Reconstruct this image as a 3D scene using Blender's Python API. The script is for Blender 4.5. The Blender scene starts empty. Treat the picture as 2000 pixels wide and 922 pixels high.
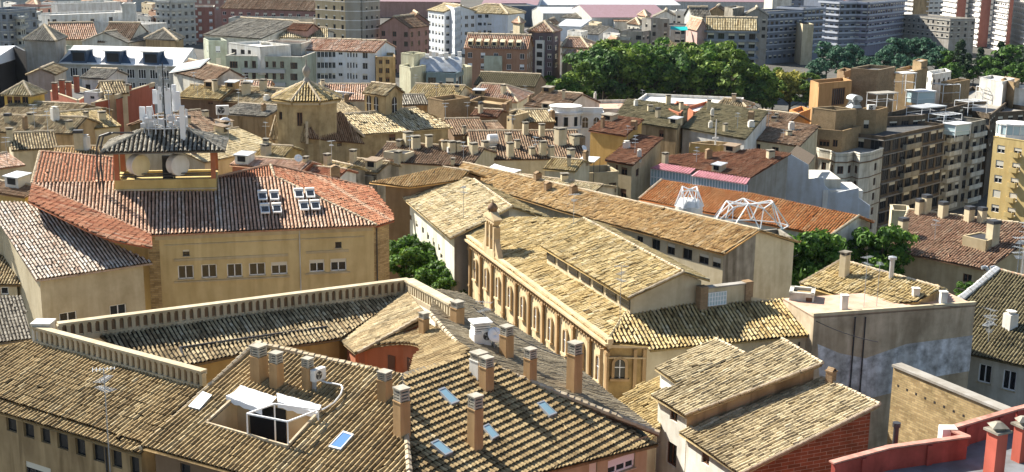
import bpy, math, random
import numpy as np
from mathutils import Vector, Matrix
from mathutils.geometry import tessellate_polygon
rng = random.Random(7); nrg = np.random.default_rng(7)
sc = bpy.context.scene
COL = sc.collection
# ---------- survey camera: pixel of the 2000x922 photograph -> ray ----------
FL = 2500.0; CX, CY = 1000.0, 461.0; CAMZ = 43.0
PITCH = math.atan(591.0/FL); ROLL = 0.012
fw = Vector((0, math.cos(PITCH), -math.sin(PITCH)))
r0_ = Vector((1, 0, 0)); u0_ = Vector((0, math.sin(PITCH), math.cos(PITCH)))
rt = r0_*math.cos(ROLL) + u0_*math.sin(ROLL)
up = u0_*math.cos(ROLL) - r0_*math.sin(ROLL)
EYE = Vector((0, 0, CAMZ))
def ray(px, py): return fw*FL + rt*(px-CX) - up*(py-CY)
def P(px, py, z):
    d = ray(px, py); t = (z-CAMZ)/d.z
    return EYE + d*t
def ppm(v):
    return FL/max(1.0, (v-EYE).dot(fw))
def project(v):
    d = v-EYE; k = d.dot(fw)
    return (CX+FL*d.dot(rt)/k, CY-FL*d.dot(up)/k)
# ---------- materials ----------
MATS = {}
def _m(name):
    m = bpy.data.materials.new(name); m.use_nodes = True
    nt = m.node_tree; b = nt.nodes['Principled BSDF']
    return m, nt, b
def plain(name, c, rough=.7, metal=0, noise=.10, scale=.6, stain=.16, spec=.3):
    """painted / plastered surface with mottling and streaks"""
    if name in MATS: return MATS[name]
    m, nt, b = _m(name); N = nt.nodes.new; L = nt.links.new
    b.inputs['Roughness'].default_value = rough; b.inputs['Metallic'].default_value = metal
    b.inputs['Specular IOR Level'].default_value = spec
    if noise > 0:
        tc = N('ShaderNodeTexCoord')
        n1 = N('ShaderNodeTexNoise'); n1.inputs['Scale'].default_value = scale; n1.inputs['Detail'].default_value = 8; n1.inputs['Roughness'].default_value = .65
        L(tc.outputs['Object'], n1.inputs['Vector'])
        mp = N('ShaderNodeMapping'); mp.inputs['Scale'].default_value = (.8, .8, .12); L(tc.outputs['Object'], mp.inputs['Vector'])
        n2 = N('ShaderNodeTexNoise'); n2.inputs['Scale'].default_value = 1.0; n2.inputs['Detail'].default_value = 5; n2.inputs['Distortion'].default_value = .8
        L(mp.outputs[0], n2.inputs['Vector'])
        cr = N('ShaderNodeValToRGB'); e = cr.color_ramp.elements
        k = 1-noise*2.2; e[0].position = .3; e[1].position = .62
        e[0].color = (c[0]*k, c[1]*k*.97, c[2]*k*.92, 1); e[1].color = (*c, 1)
        L(n1.outputs['Fac'], cr.inputs[0])
        cr2 = N('ShaderNodeValToRGB'); e = cr2.color_ramp.elements
        e[0].position = .36; e[1].position = .58; s = 1-stain
        e[0].color = (s, s*.97, s*.92, 1); e[1].color = (1, 1, 1, 1)
        L(n2.outputs['Fac'], cr2.inputs[0])
        mx = N('ShaderNodeMix'); mx.data_type = 'RGBA'; mx.blend_type = 'MULTIPLY'; mx.inputs[0].default_value = 1
        L(cr.outputs[0], mx.inputs[6]); L(cr2.outputs[0], mx.inputs[7]); L(mx.outputs[2], b.inputs['Base Color'])
    else:
        b.inputs['Base Color'].default_value = (*c, 1)
    MATS[name] = m; return m
def tilemat(name, cols, patch=(.10, .08, .05), pk=.5, ps=.35):
    """fired clay tiles: one random tint per tile (uv = two random numbers), lichen patches over them"""
    if name in MATS: return MATS[name]
    m, nt, b = _m(name); N = nt.nodes.new; L = nt.links.new
    b.inputs['Roughness'].default_value = .92; b.inputs['Specular IOR Level'].default_value = .15
    uv = N('ShaderNodeUVMap'); sp = N('ShaderNodeSeparateXYZ'); L(uv.outputs[0], sp.inputs[0])
    cr = N('ShaderNodeValToRGB'); els = cr.color_ramp.elements
    n = len(cols); els[0].position = 0; els[0].color = (*cols[0], 1); els[1].position = 1; els[1].color = (*cols[-1], 1)
    for i in range(1, n-1):
        q = els.new(i/(n-1)); q.color = (*cols[i], 1)
    L(sp.outputs[0], cr.inputs[0])
    tc = N('ShaderNodeTexCoord')
    n1 = N('ShaderNodeTexNoise'); n1.inputs['Scale'].default_value = ps; n1.inputs['Detail'].default_value = 6; n1.inputs['Roughness'].default_value = .7
    L(tc.outputs['Object'], n1.inputs['Vector'])
    ad = N('ShaderNodeMath'); ad.operation = 'MULTIPLY_ADD'; ad.inputs[1].default_value = .30; L(sp.outputs[1], ad.inputs[0]); L(n1.outputs['Fac'], ad.inputs[2])
    c2 = N('ShaderNodeValToRGB'); e = c2.color_ramp.elements; e[0].position = .62; e[0].color = (0, 0, 0, 1); e[1].position = .78; e[1].color = (pk, pk, pk, 1)
    L(ad.outputs[0], c2.inputs[0])
    mx = N('ShaderNodeMix'); mx.data_type = 'RGBA'; L(c2.outputs[0], mx.inputs[0]); L(cr.outputs[0], mx.inputs[6]); mx.inputs[7].default_value = (*patch, 1)
    n3 = N('ShaderNodeTexNoise'); n3.inputs['Scale'].default_value = 9; n3.inputs['Detail'].default_value = 3; L(tc.outputs['Object'], n3.inputs['Vector'])
    c3 = N('ShaderNodeValToRGB'); e = c3.color_ramp.elements; e[0].position = .3; e[0].color = (.62, .6, .56, 1); e[1].position = .6; e[1].color = (1, 1, 1, 1); L(n3.outputs['Fac'], c3.inputs[0])
    m2 = N('ShaderNodeMix'); m2.data_type = 'RGBA'; m2.blend_type = 'MULTIPLY'; m2.inputs[0].default_value = 1
    L(mx.outputs[2], m2.inputs[6]); L(c3.outputs[0], m2.inputs[7]); L(m2.outputs[2], b.inputs['Base Color'])
    MATS[name] = m; return m
def brickmat(name, c1, c2, mortar, w=.28, h=.09, blotch=.4):
    if name in MATS: return MATS[name]
    m, nt, b = _m(name); N = nt.nodes.new; L = nt.links.new
    b.inputs['Roughness'].default_value = .9; b.inputs['Specular IOR Level'].default_value = .15
    uv = N('ShaderNodeUVMap'); br = N('ShaderNodeTexBrick'); L(uv.outputs[0], br.inputs['Vector'])
    br.inputs['Scale'].default_value = 1; br.inputs['Brick Width'].default_value = w; br.inputs['Row Height'].default_value = h
    br.inputs['Mortar Size'].default_value = .014; br.inputs['Color1'].default_value = (*c1, 1); br.inputs['Color2'].default_value = (*c2, 1); br.inputs['Mortar'].default_value = (*mortar, 1)
    tc = N('ShaderNodeTexCoord'); n1 = N('ShaderNodeTexNoise'); n1.inputs['Scale'].default_value = .7; n1.inputs['Detail'].default_value = 8; n1.inputs['Roughness'].default_value = .7
    L(tc.outputs['Object'], n1.inputs['Vector'])
    cr = N('ShaderNodeValToRGB'); e = cr.color_ramp.elements; e[0].position = .35; e[1].position = .6; s = 1-blotch
    e[0].color = (s, s, s*.95, 1); e[1].color = (1, 1, 1, 1); L(n1.outputs['Fac'], cr.inputs[0])
    mx = N('ShaderNodeMix'); mx.data_type = 'RGBA'; mx.blend_type = 'MULTIPLY'; mx.inputs[0].default_value = 1
    L(br.outputs['Color'], mx.inputs[6]); L(cr.outputs[0], mx.inputs[7]); L(mx.outputs[2], b.inputs['Base Color'])
    MATS[name] = m; return m
# palettes
T_TAN = tilemat('tile_tan', [(.10, .07, .035), (.28, .20, .11), (.43, .33, .19), (.54, .44, .27), (.68, .58, .40)], (.10, .075, .04), .6)
T_NEAR = tilemat('tile_near', [(.17, .11, .05), (.30, .21, .105), (.385, .28, .145), (.46, .35, .19), (.58, .47, .29)], (.13, .09, .045), .6)
T_WHITISH = tilemat('tile_whitish', [(.36, .22, .16), (.62, .46, .36), (.74, .62, .52), (.80, .72, .63), (.84, .78, .70)], (.30, .20, .14), .5)
T_OCHRE = tilemat('tile_ochre', [(.20, .125, .05), (.42, .30, .13), (.58, .44, .21), (.66, .52, .28), (.76, .64, .40)], (.16, .12, .06), .45)
T_PALE = tilemat('tile_pale', [(.30, .19, .10), (.52, .40, .22), (.66, .54, .32), (.74, .63, .41), (.80, .71, .52)], (.24, .18, .10), .45)
T_RED = tilemat('tile_red', [(.26, .08, .04), (.42, .15, .08), (.52, .22, .12), (.59, .30, .18), (.64, .42, .29)], (.22, .11, .07), .35)
T_PINK = tilemat('tile_pink', [(.36, .15, .09), (.55, .30, .19), (.67, .42, .30), (.74, .54, .42), (.80, .68, .57)], (.30, .19, .12), .5)
T_ORANGE = tilemat('tile_orange', [(.26, .09, .03), (.45, .16, .05), (.55, .22, .08), (.60, .30, .13), (.55, .36, .22)], (.22, .12, .05), .4)
T_AMBER = tilemat('tile_amber', [(.26, .15, .06), (.48, .29, .12), (.58, .38, .17), (.64, .45, .23), (.70, .54, .33)], (.22, .14, .07), .45)
T_BROWN = tilemat('tile_brown', [(.10, .06, .035), (.22, .13, .08), (.30, .19, .12), (.36, .25, .17), (.44, .33, .24)], (.10, .08, .05), .4)
T_DBROWN = tilemat('tile_dark_brown', [(.10, .035, .02), (.19, .075, .04), (.25, .11, .06), (.30, .15, .09), (.34, .21, .14)], (.09, .06, .04), .3)
T_OLIVE = tilemat('tile_olive', [(.10, .08, .04), (.17, .14, .08), (.21, .18, .10), (.25, .21, .12), (.28, .24, .14)], (.10, .09, .05), .4)
T_GREY = tilemat('tile_grey', [(.06, .055, .045), (.20, .18, .15), (.32, .29, .24), (.40, .37, .31), (.52, .48, .41)], (.08, .075, .06), .4)
W_BEIGE = plain('plaster_beige', (.50, .41, .26), .9)
W_CREAM = plain('plaster_cream', (.62, .54, .38), .9)
W_TAN = plain('plaster_tan', (.46, .33, .18), .9, stain=.45)
W_OCHRE = plain('plaster_ochre', (.56, .39, .15), .9)
W_WHITE = plain('plaster_white', (.74, .73, .70), .85, noise=.08, stain=.2)
W_PALE = plain('plaster_pale', (.66, .64, .57), .9, stain=.25)
W_BLUE = plain('plaster_bluish_grey', (.62, .65, .69), .9, noise=.06, stain=.12)
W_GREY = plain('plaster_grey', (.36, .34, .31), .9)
W_CONC = plain('weathered_concrete', (.34, .31, .26), .95, noise=.2, stain=.5)
W_RED = plain('plaster_brick_red', (.40, .13, .08), .9, noise=.06)
W_TERRA = plain('plaster_terracotta', (.46, .17, .09), .9)
W_ORANGE = plain('plaster_orange', (.62, .30, .11), .9, noise=.06)
W_YEL = plain('plaster_yellow', (.66, .50, .18), .9, noise=.06, stain=.2)
W_MAUVE = plain('plaster_mauve', (.42, .25, .21), .9, noise=.06, stain=.15)
W_GREEN = plain('plaster_pale_green', (.50, .54, .44), .9, stain=.2)
W_BROWN = plain('plaster_brown', (.24, .16, .10), .9)
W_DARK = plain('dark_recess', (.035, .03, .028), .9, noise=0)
B_OCHRE = brickmat('brick_ochre', (.58, .43, .22), (.36, .25, .12), (.30, .24, .16), w=.6, h=.17, blotch=.4)
B_RED = brickmat('brick_red', (.34, .10, .05), (.22, .07, .035), (.46, .36, .26), w=.95, h=.24, blotch=.35)
B_BROWN = brickmat('brick_brown', (.34, .22, .12), (.25, .15, .08), (.34, .27, .19), blotch=.3)
B_PINK = brickmat('brick_pink', (.34, .15, .11), (.27, .11, .085), (.36, .24, .19), blotch=.2)
B_TAN = brickmat('brick_tan', (.33, .225, .12), (.25, .165, .09), (.38, .29, .18), blotch=.25)
STONE = plain('dressed_stone', (.56, .48, .34), .9, scale=1.2)
WHITE = plain('white_paint', (.80, .80, .80), .5, noise=.05, stain=.12)
WMET = plain('white_metal', (.82, .83, .85), .4, noise=0)
GMET = plain('grey_metal', (.42, .44, .46), .45, metal=.4, noise=0)
DMET = plain('dark_metal', (.06, .06, .065), .5, metal=.3, noise=0)
ZINC = plain('zinc_sheet', (.55, .58, .62), .45, metal=.3, noise=.08, stain=.2)
SLATE = plain('slate', (.11, .13, .16), .7, noise=.15, scale=1.5)
FELT = plain('roof_felt', (.10, .10, .10), .9, noise=.15)
MORTAR = plain('ridge_mortar', (.60, .50, .36), .95, noise=.2, scale=2)
PINKF = plain('terrace_pink_tiles', (.62, .42, .32), .9, noise=.1)
SHUT = plain('roller_blind', (.66, .62, .52), .8, noise=0)
SHUTW = plain('roller_blind_white', (.75, .76, .78), .8, noise=0)
SHUTB = plain('wood_shutter', (.16, .08, .045), .8, noise=0)
GLASS = plain('window_glass', (.018, .021, .025), .15, noise=0, spec=.35)
GLASSB = plain('skylight_glass', (.10, .22, .45), .08, noise=0, spec=.8)
GLASSL = plain('pale_glass', (.45, .58, .62), .15, noise=0, spec=.6)
CHANNEL = plain('shaded_mossy_channel', (.038, .026, .014), .95, noise=.2, scale=2)  # shade between the tile crests painted into the channels, on mossy pans
# ---------- objects ----------
def _link(o, parent=None):
    COL.objects.link(o)
    if parent: o.parent = parent
    return o
def thing(name, label, cat, loc=(0, 0, 0), group=None, kind=None, rz=0):
    o = bpy.data.objects.new(name, None); o.empty_display_size = .3; COL.objects.link(o)
    o.location = loc; o.rotation_euler = (0, 0, rz)
    o['label'] = label; o['category'] = cat
    if group: o['group'] = group
    if kind: o['kind'] = kind
    return o
def tag(o, label, cat, group=None, kind=None):
    o['label'] = label; o['category'] = cat
    if group: o['group'] = group
    if kind: o['kind'] = kind
    return o
def copy_tree(o, loc, rz=None, label=None, scale=None, parent=None):
    c = o.copy(); COL.objects.link(c)
    if parent is None:
        c.location = loc
        if rz is not None: c.rotation_euler = (0, 0, rz)
        if label: c['label'] = label
        if scale: c.scale = (scale,)*3 if not hasattr(scale, '__len__') else scale
    else: c.parent = parent
    for ch in list(o.children): copy_tree(ch, None, parent=c)
    return c
class MB:
    """collects faces of one mesh"""
    def __init__(s): s.v = []; s.f = []; s.m = []; s.uv = []
    def poly(s, pts, mi=0, uv=None):
        b = len(s.v); s.v += [tuple(p) for p in pts]; s.f.append(tuple(range(b, b+len(pts)))); s.m.append(mi)
        s.uv += uv if uv else [(0, 0)]*len(pts)
    def box(s, a, b, mi=0):
        (x0, y0, z0), (x1, y1, z1) = a, b
        s.hexa([(x0, y0, z0), (x1, y0, z0), (x1, y1, z0), (x0, y1, z0)], [(x0, y0, z1), (x1, y0, z1), (x1, y1, z1), (x0, y1, z1)], mi)
    def hexa(s, bot, top, mi=0):
        n = len(bot); b = len(s.v); s.v += [tuple(p) for p in bot]+[tuple(p) for p in top]
        fs = [tuple(b+n-1-i for i in range(n)), tuple(b+n+i for i in range(n))]
        for i in range(n):
            j = (i+1) % n; fs.append((b+i, b+j, b+n+j, b+n+i))
        for f in fs:
            s.f.append(f); s.m.append(mi)
            s.uv += [((s.v[i][0]+s.v[i][1])*.8, s.v[i][2]) for i in f]
    def obox(s, c, dx, dy, dz, hx, hy, hz, mi=0):
        """oriented box: centre, three unit axes, half sizes"""
        c = Vector(c); X = Vector(dx)*hx; Y = Vector(dy)*hy; Z = Vector(dz)*hz
        bot = [c-X-Y-Z, c+X-Y-Z, c+X+Y-Z, c-X+Y-Z]; top = [q+Z*2 for q in bot]
        s.hexa(bot, top, mi)
    def bar(s, a, b, r, mi=0, n=4, r2=None):
        a = Vector(a); b = Vector(b); d = (b-a)
        if d.length < 1e-6: return
        d.normalize(); q = Vector((0, 0, 1)) if abs(d.z) < .9 else Vector((1, 0, 0))
        x = d.cross(q).normalized(); y = d.cross(x); r2 = r if r2 is None else r2
        A = [a+x*r*math.cos(t)+y*r*math.sin(t) for t in [2*math.pi*(i+.5)/n for i in range(n)]]
        B = [b+x*r2*math.cos(t)+y*r2*math.sin(t) for t in [2*math.pi*(i+.5)/n for i in range(n)]]
        s.hexa(A, B, mi)
    def lathe(s, c, prof, n=12, mi=0):
        """prof: list (r,z) ; c centre"""
        b = len(s.v)
        for r, z in prof:
            for i in range(n):
                t = 2*math.pi*i/n; s.v.append((c[0]+r*math.cos(t), c[1]+r*math.sin(t), c[2]+z))
        for k in range(len(prof)-1):
            for i in range(n):
                j = (i+1) % n; f = (b+k*n+i, b+k*n+j, b+(k+1)*n+j, b+(k+1)*n+i)
                s.f.append(f); s.m.append(mi); s.uv += [(0, 0)]*4
    def build(s, name, mats, parent=None, off=None, smooth=False):
        if not isinstance(mats, (list, tuple)): mats = [mats]
        me = bpy.data.meshes.new(name)
        off = Vector((0, 0, 0)) if off is None else Vector(off)
        if off.length: vs = [(x-off.x, y-off.y, z-off.z) for x, y, z in s.v]
        else: vs = s.v
        me.from_pydata(vs, [], s.f)
        for m in mats: me.materials.append(m)
        me.polygons.foreach_set('material_index', s.m)
        ul = me.uv_layers.new(name='UVMap'); ul.data.foreach_set('uv', [c for p in s.uv for c in p])
        if smooth: me.polygons.foreach_set('use_smooth', [True]*len(s.f))
        me.update()
        o = bpy.data.objects.new(name, me); return _link(o, parent)
# ---------- roof planes ----------
class Slope:
    """roof plane through the eave line (two photo pixels at height z) rising by deg; rise: F far, N near, L left, R right"""
    def __init__(s, e0, e1, z, deg, rise='F'):
        a = P(*e0, z); b = P(*e1, z); d = (b-a); d.normalize()
        n = Vector((-d.y, d.x, 0)); want = {'F': Vector((0, 1, 0)), 'N': Vector((0, -1, 0)), 'L': Vector((-1, 0, 0)), 'R': Vector((1, 0, 0))}[rise]
        if n.dot(want) < 0: n = -n
        s.a = a; s.b = b; s.up = n; t = math.radians(deg)
        s.N = Vector((-n.x*math.sin(t), -n.y*math.sin(t), math.cos(t)))
    def at(s, px, py):
        d = ray(px, py); return EYE + d*((s.a-EYE).dot(s.N)/d.dot(s.N))
    def pts(s, *pp): return [s.at(*p) for p in pp]
    def zat(s, x, y): return s.a.z + (-(s.N.x*(x-s.a.x)+s.N.y*(y-s.a.y)))/s.N.z
def normal(pts):
    n = Vector((0, 0, 0))
    for i in range(len(pts)):
        a = pts[i]; b = pts[(i+1) % len(pts)]
        n += Vector(((a.y-b.y)*(a.z+b.z), (a.z-b.z)*(a.x+b.x), (a.x-b.x)*(a.y+b.y)))
    n.normalize(); return n if n.z > 0 else -n
REG = []; OWN = {}; LAST = [None]  # roof surfaces already standing, for setting things on them
def pin(x, y, poly):
    c = False; n = len(poly)
    for i in range(n):
        a = poly[i]; b = poly[i-1]
        if (a[1] > y) != (b[1] > y) and x < (b[0]-a[0])*(y-a[1])/(b[1]-a[1])+a[0]: c = not c
    return c
def hit(px, py):
    d = ray(px, py); best = None
    for poly, n in REG:
        k = d.dot(n)
        if abs(k) < 1e-6: continue
        t = (poly[0]-EYE).dot(n)/k
        if t <= 0: continue
        q = EYE+d*t
        if pin(q.x, q.y, [(p.x, p.y) for p in poly]) and (best is None or t < best[0]): best = (t, q, n, poly)
    if best is None: return None
    LAST[0] = OWN.get(id(best[3])); return best[1], best[2]
TILECOUNT = [0]
def tiles(pts, mat, root, pitch=None, row=None, amp=None, holes=(), name='roof', rough=1.0, thick=.16, reg=True, parent=None, step=.32):
    pts = [Vector(p) for p in pts]; n = normal(pts)
    if pts[0] is not None:   # bring slightly twisted outlines onto one plane
        cz = sum(pts, Vector((0, 0, 0)))/len(pts)
        pts = [Vector((p.x, p.y, cz.z-(n.x*(p.x-cz.x)+n.y*(p.y-cz.y))/n.z)) for p in pts]
        holes = [[Vector((p.x, p.y, cz.z-(n.x*(p.x-cz.x)+n.y*(p.y-cz.y))/n.z)) for p in h] for h in holes]
    if reg: REG.append((pts, n)); OWN[id(pts)] = root
    off = root.location
    hz = Vector((n.x, n.y, 0))
    if hz.length < 1e-4: hz = Vector((0, -1, 0))
    hz.normalize(); cu = Vector((-hz.y, hz.x, 0)); dv = cu.cross(n)
    if dv.z > 0: dv = -dv
    c = sum(pts, Vector((0, 0, 0)))/len(pts); D = (c-EYE).length
    if pitch is None: pitch = max(.26, D*.0019 if D < 230 else .44+(D-230)*.0006)
    if row is None: row = max(.45, D*.0034)
    if amp is None: amp = .085*pitch/.25
    o = pts[0]
    def uv2(p): return ((p-o).dot(cu), (p-o).dot(dv))
    loops = [[uv2(p) for p in pts]]+[[uv2(Vector(p)) for p in h] for h in holes]
    us = [q[0] for q in loops[0]]; vmax = max(q[1] for q in loops[0])
    cells = []
    k0 = int(math.floor(min(us)/pitch)); k1 = int(math.ceil(max(us)/pitch))
    for k in range(k0, k1):
        uc = (k+.5)*pitch; xs = []
        for lp in loops:
            m = len(lp)
            for i in range(m):
                a = lp[i]; b = lp[(i+1) % m]
                if (a[0] > uc) != (b[0] > uc): xs.append(a[1]+(b[1]-a[1])*(uc-a[0])/(b[0]-a[0]))
        xs.sort()
        for i in range(0, len(xs)-1, 2):
            v0, v1 = xs[i], xs[i+1]
            j = math.floor((vmax-v1)/row)
            while True:
                hi = min(v1, vmax-j*row); lo = max(v0, vmax-(j+1)*row)
                if hi <= v0+1e-3: break
                if hi-lo > .04: cells.append((uc, lo, hi))
                j += 1
    mb_v = []; faces = []
    nc = len(cells); TILECOUNT[0] += nc
    C = np.array(cells) if nc else np.zeros((0, 3))
    pu = np.array([-.5, -.31, -.14, .14, .31, .5])*pitch; ph = np.array([0, .12, 1, 1, .12, 0])*amp
    step = step*amp
    ju = nrg.normal(0, .03*pitch*rough, nc); jh = nrg.normal(0, .10*amp*rough, nc); jt = nrg.normal(0, .10*amp*rough, nc)
    odd = nrg.random(nc) < .022*rough; ju = np.where(odd, ju*5, ju); jh = np.where(odd, jh*3.5, jh); tw_ = np.where(odd, nrg.normal(0, .16*pitch, nc), 0)   # slipped tiles
    V = np.zeros((nc, 2, 6, 3))
    O = np.array(o-off); CU = np.array(cu); DV = np.array(dv); NN = np.array(n)
    for e in (0, 1):
        vv = C[:, 1+e]+(.05*row if e else 0)
        for i in range(6):
            uu = C[:, 0]+pu[i]+(ju+tw_*(e*2-1) if 0 < i < 5 else 0)
            hh = ph[i]+(jh+jt*e if 0 < i < 5 else 0)+(step if e else 0)
            hh = hh+.035*rough*np.sin(uu*.8+1.3*np.sin(vv*.5))*np.sin(vv*.9+uu*.35)
            V[:, e, i, :] = O+uu[:, None]*CU+vv[:, None]*DV+np.asarray(hh if np.ndim(hh) else np.full(nc, hh))[:, None]*NN
    V = V.reshape(-1, 3)
    base = np.arange(nc)*12
    Fq = []
    for i in range(5): Fq.append(np.stack([base+i, base+6+i, base+7+i, base+1+i], 1))
    Fq = np.stack(Fq, 1).reshape(-1, 4) if nc else np.zeros((0, 4), int)
    # deck, underside and skirts
    loopsP = [pts]+[[Vector(p) for p in h] for h in holes]
    allp = [p for l in loopsP for p in l]; tri = tessellate_polygon(loopsP)
    dv_ = [tuple(p-off-n*.02) for p in allp]+[tuple(p-off-n*.02-Vector((0, 0, thick))) for p in allp]
    nb = len(V); m = len(allp); extra = []
    for t in tri: extra.append((nb+t[0], nb+t[1], nb+t[2])); extra.append((nb+m+t[2], nb+m+t[1], nb+m+t[0]))
    s0 = 0
    for l in loopsP:
        for i in range(len(l)):
            a = s0+i; b = s0+(i+1) % len(l); extra.append((nb+a, nb+b, nb+m+b, nb+m+a))
        s0 += len(l)
    verts = np.vstack([V, np.array(dv_)]) if nc else np.array(dv_)
    me = bpy.data.meshes.new(name); nq = len(Fq)
    lt = [4]*nq+[len(f) for f in extra]; nl = sum(lt)
    me.vertices.add(len(verts)); me.vertices.foreach_set('co', verts.ravel())
    me.loops.add(nl); me.loops.foreach_set('vertex_index', np.concatenate([Fq.ravel(), np.array([i for f in extra for i in f])]).astype(int))
    me.polygons.add(len(lt)); ls = np.concatenate([[0], np.cumsum(lt)[:-1]])
    me.polygons.foreach_set('loop_start', ls)
    ul = me.uv_layers.new(name='UVMap'); R = nrg.random((nc, 2)); colr = nrg.normal(0, .11, 4096)[(np.round(C[:, 0]/pitch).astype(int)) % 4096] if nc else 0; R[:, 0] = np.clip(.55+colr+nrg.normal(0, .12*min(1.6, rough), nc), 0, 1)
    UVa = np.repeat(R, 20, axis=0).ravel(); UVb = np.tile([.25, .5], nl-nq*4)
    ul.data.foreach_set('uv', np.concatenate([UVa, UVb]))
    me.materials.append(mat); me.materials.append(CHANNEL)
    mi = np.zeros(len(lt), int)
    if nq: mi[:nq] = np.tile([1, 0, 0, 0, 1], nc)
    me.polygons.foreach_set('material_index', mi)
    me.update(calc_edges=True); me.validate()
    ob = bpy.data.objects.new(name, me); _link(ob, parent or root)
    return ob
def sheet(pts, mat, root, thick=.15, name='roof', holes=(), reg=True):
    """plain roof slab"""
    pts = [Vector(p) for p in pts]; n = normal(pts)
    if reg: REG.append((pts, n)); OWN[id(pts)] = root
    mb = MB(); loopsP = [pts]+[[Vector(p) for p in h] for h in holes]; allp = [p for l in loopsP for p in l]
    for t in tessellate_polygon(loopsP):
        q = [allp[i] for i in t]; mb.poly(q, uv=[(p.x, p.y) for p in q]); q = [p-Vector((0, 0, thick)) for p in q[::-1]]; mb.poly(q, uv=[(p.x, p.y) for p in q])
    for l in loopsP:
        for i in range(len(l)):
            a = l[i]; b = l[(i+1) % len(l)]; z = Vector((0, 0, thick)); mb.poly([a, b, b-z, a-z])
    return mb.build(name, mat, root, root.location)
def cap(root, a, b, mat=None, r=.13, name='ridge_cap', lift=.07):
    """row of ridge tiles bedded in mortar"""
    a = Vector(a); b = Vector(b); L = (b-a).length; D = ((a+b)/2-EYE).length
    r = max(r, D*.0010); st = max(.42, D*.004); n = max(1, int(L/st)); mb = MB(); d = (b-a)/n
    for i in range(n):
        p = a+d*i+Vector((0, 0, lift-.02)); q = a+d*(i+1.08)+Vector((0, 0, lift+.02)); k = rng.uniform(.88, 1.12)
        mb.bar(p, q, r*k, n=6, r2=r*k*1.12)
    return mb.build(name, mat or MORTAR, root, root.location)
# ---------- windows ----------
WCACHE = {}
def wmesh(w, h, style, bl):
    key = (round(w, 1), round(h, 1), style, bl)
    if key in WCACHE: return WCACHE[key]
    mb = MB(); x = w/2; z = h/2; y = .16
    mb.poly([(-x, y, -z), (x, y, -z), (x, y, z), (-x, y, z)], 1)
    if style != 'hole':
        f = .085 if w > .5 else .04; f = max(f, w*.05)
        for (a, b) in (((-x, y-.05, -z), (-x+f, y+.01, z)), ((x-f, y-.05, -z), (x, y+.01, z)), ((-x, y-.05, -z), (x, y+.01, -z+f)), ((-x, y-.05, z-f), (x, y+.01, z))): mb.box(a, b)
        if w > .7:
            for k in range(1, max(2, int(round(w/.75)))):
                c = -x+k*w/max(2, int(round(w/.75))); mb.box((c-f*.5, y-.05, -z), (c+f*.5, y+.008, z))
        if bl > 0: mb.box((-x+.01, y-.09, z-h*bl), (x-.01, y-.055, z), 2)
    fm = {'white': WMET, 'wood': SHUTB, 'dark': DMET, 'hole': DMET, 'grey': GMET}[style]
    bm = SHUTW if style in ('white',) and rng.random() < .3 else SHUT
    if style == 'wood': bm = SHUTB
    me_o = mb.build('window', [fm, GLASS, bm]); me = me_o.data; bpy.data.objects.remove(me_o)
    WCACHE[key] = me; return me
def frame_axes(a, b):
    d = Vector((b.x-a.x, b.y-a.y, 0)); L = d.length; d.normalize(); return d, Vector((d.y, -d.x, 0)), L
def put_window(root, pos, ang, w, h, style, bl, name='window', sill=False):
    o = bpy.data.objects.new(name, wmesh(w, h, style, bl)); _link(o, root)
    o.location = pos-root.location; o.rotation_euler = (0, 0, ang)
    if sill:
        mb = MB(); mb.box((-w/2-.08, -.09, -h/2-.09), (w/2+.08, .15, -h/2-.004)); mb.build('sill', STONE, o)
    return o
def inset(loop, d):
    n = len(loop); out = []
    for i in range(n):
        a = loop[i-1]; b = loop[i]; c = loop[(i+1) % n]
        d1, o1, _ = frame_axes(a, b); d2, o2, _ = frame_axes(b, c)
        k = o1+o2
        if k.length < .2: k = o1*1.0; s = 1
        else: s = 2/max(.35, k.dot(k))
        q = b-k*(s*d); out.append(Vector((q.x, q.y, b.z)))
    return out
def area(loop): return sum(loop[i-1].x*loop[i].y-loop[i].x*loop[i-1].y for i in range(len(loop)))/2
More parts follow.
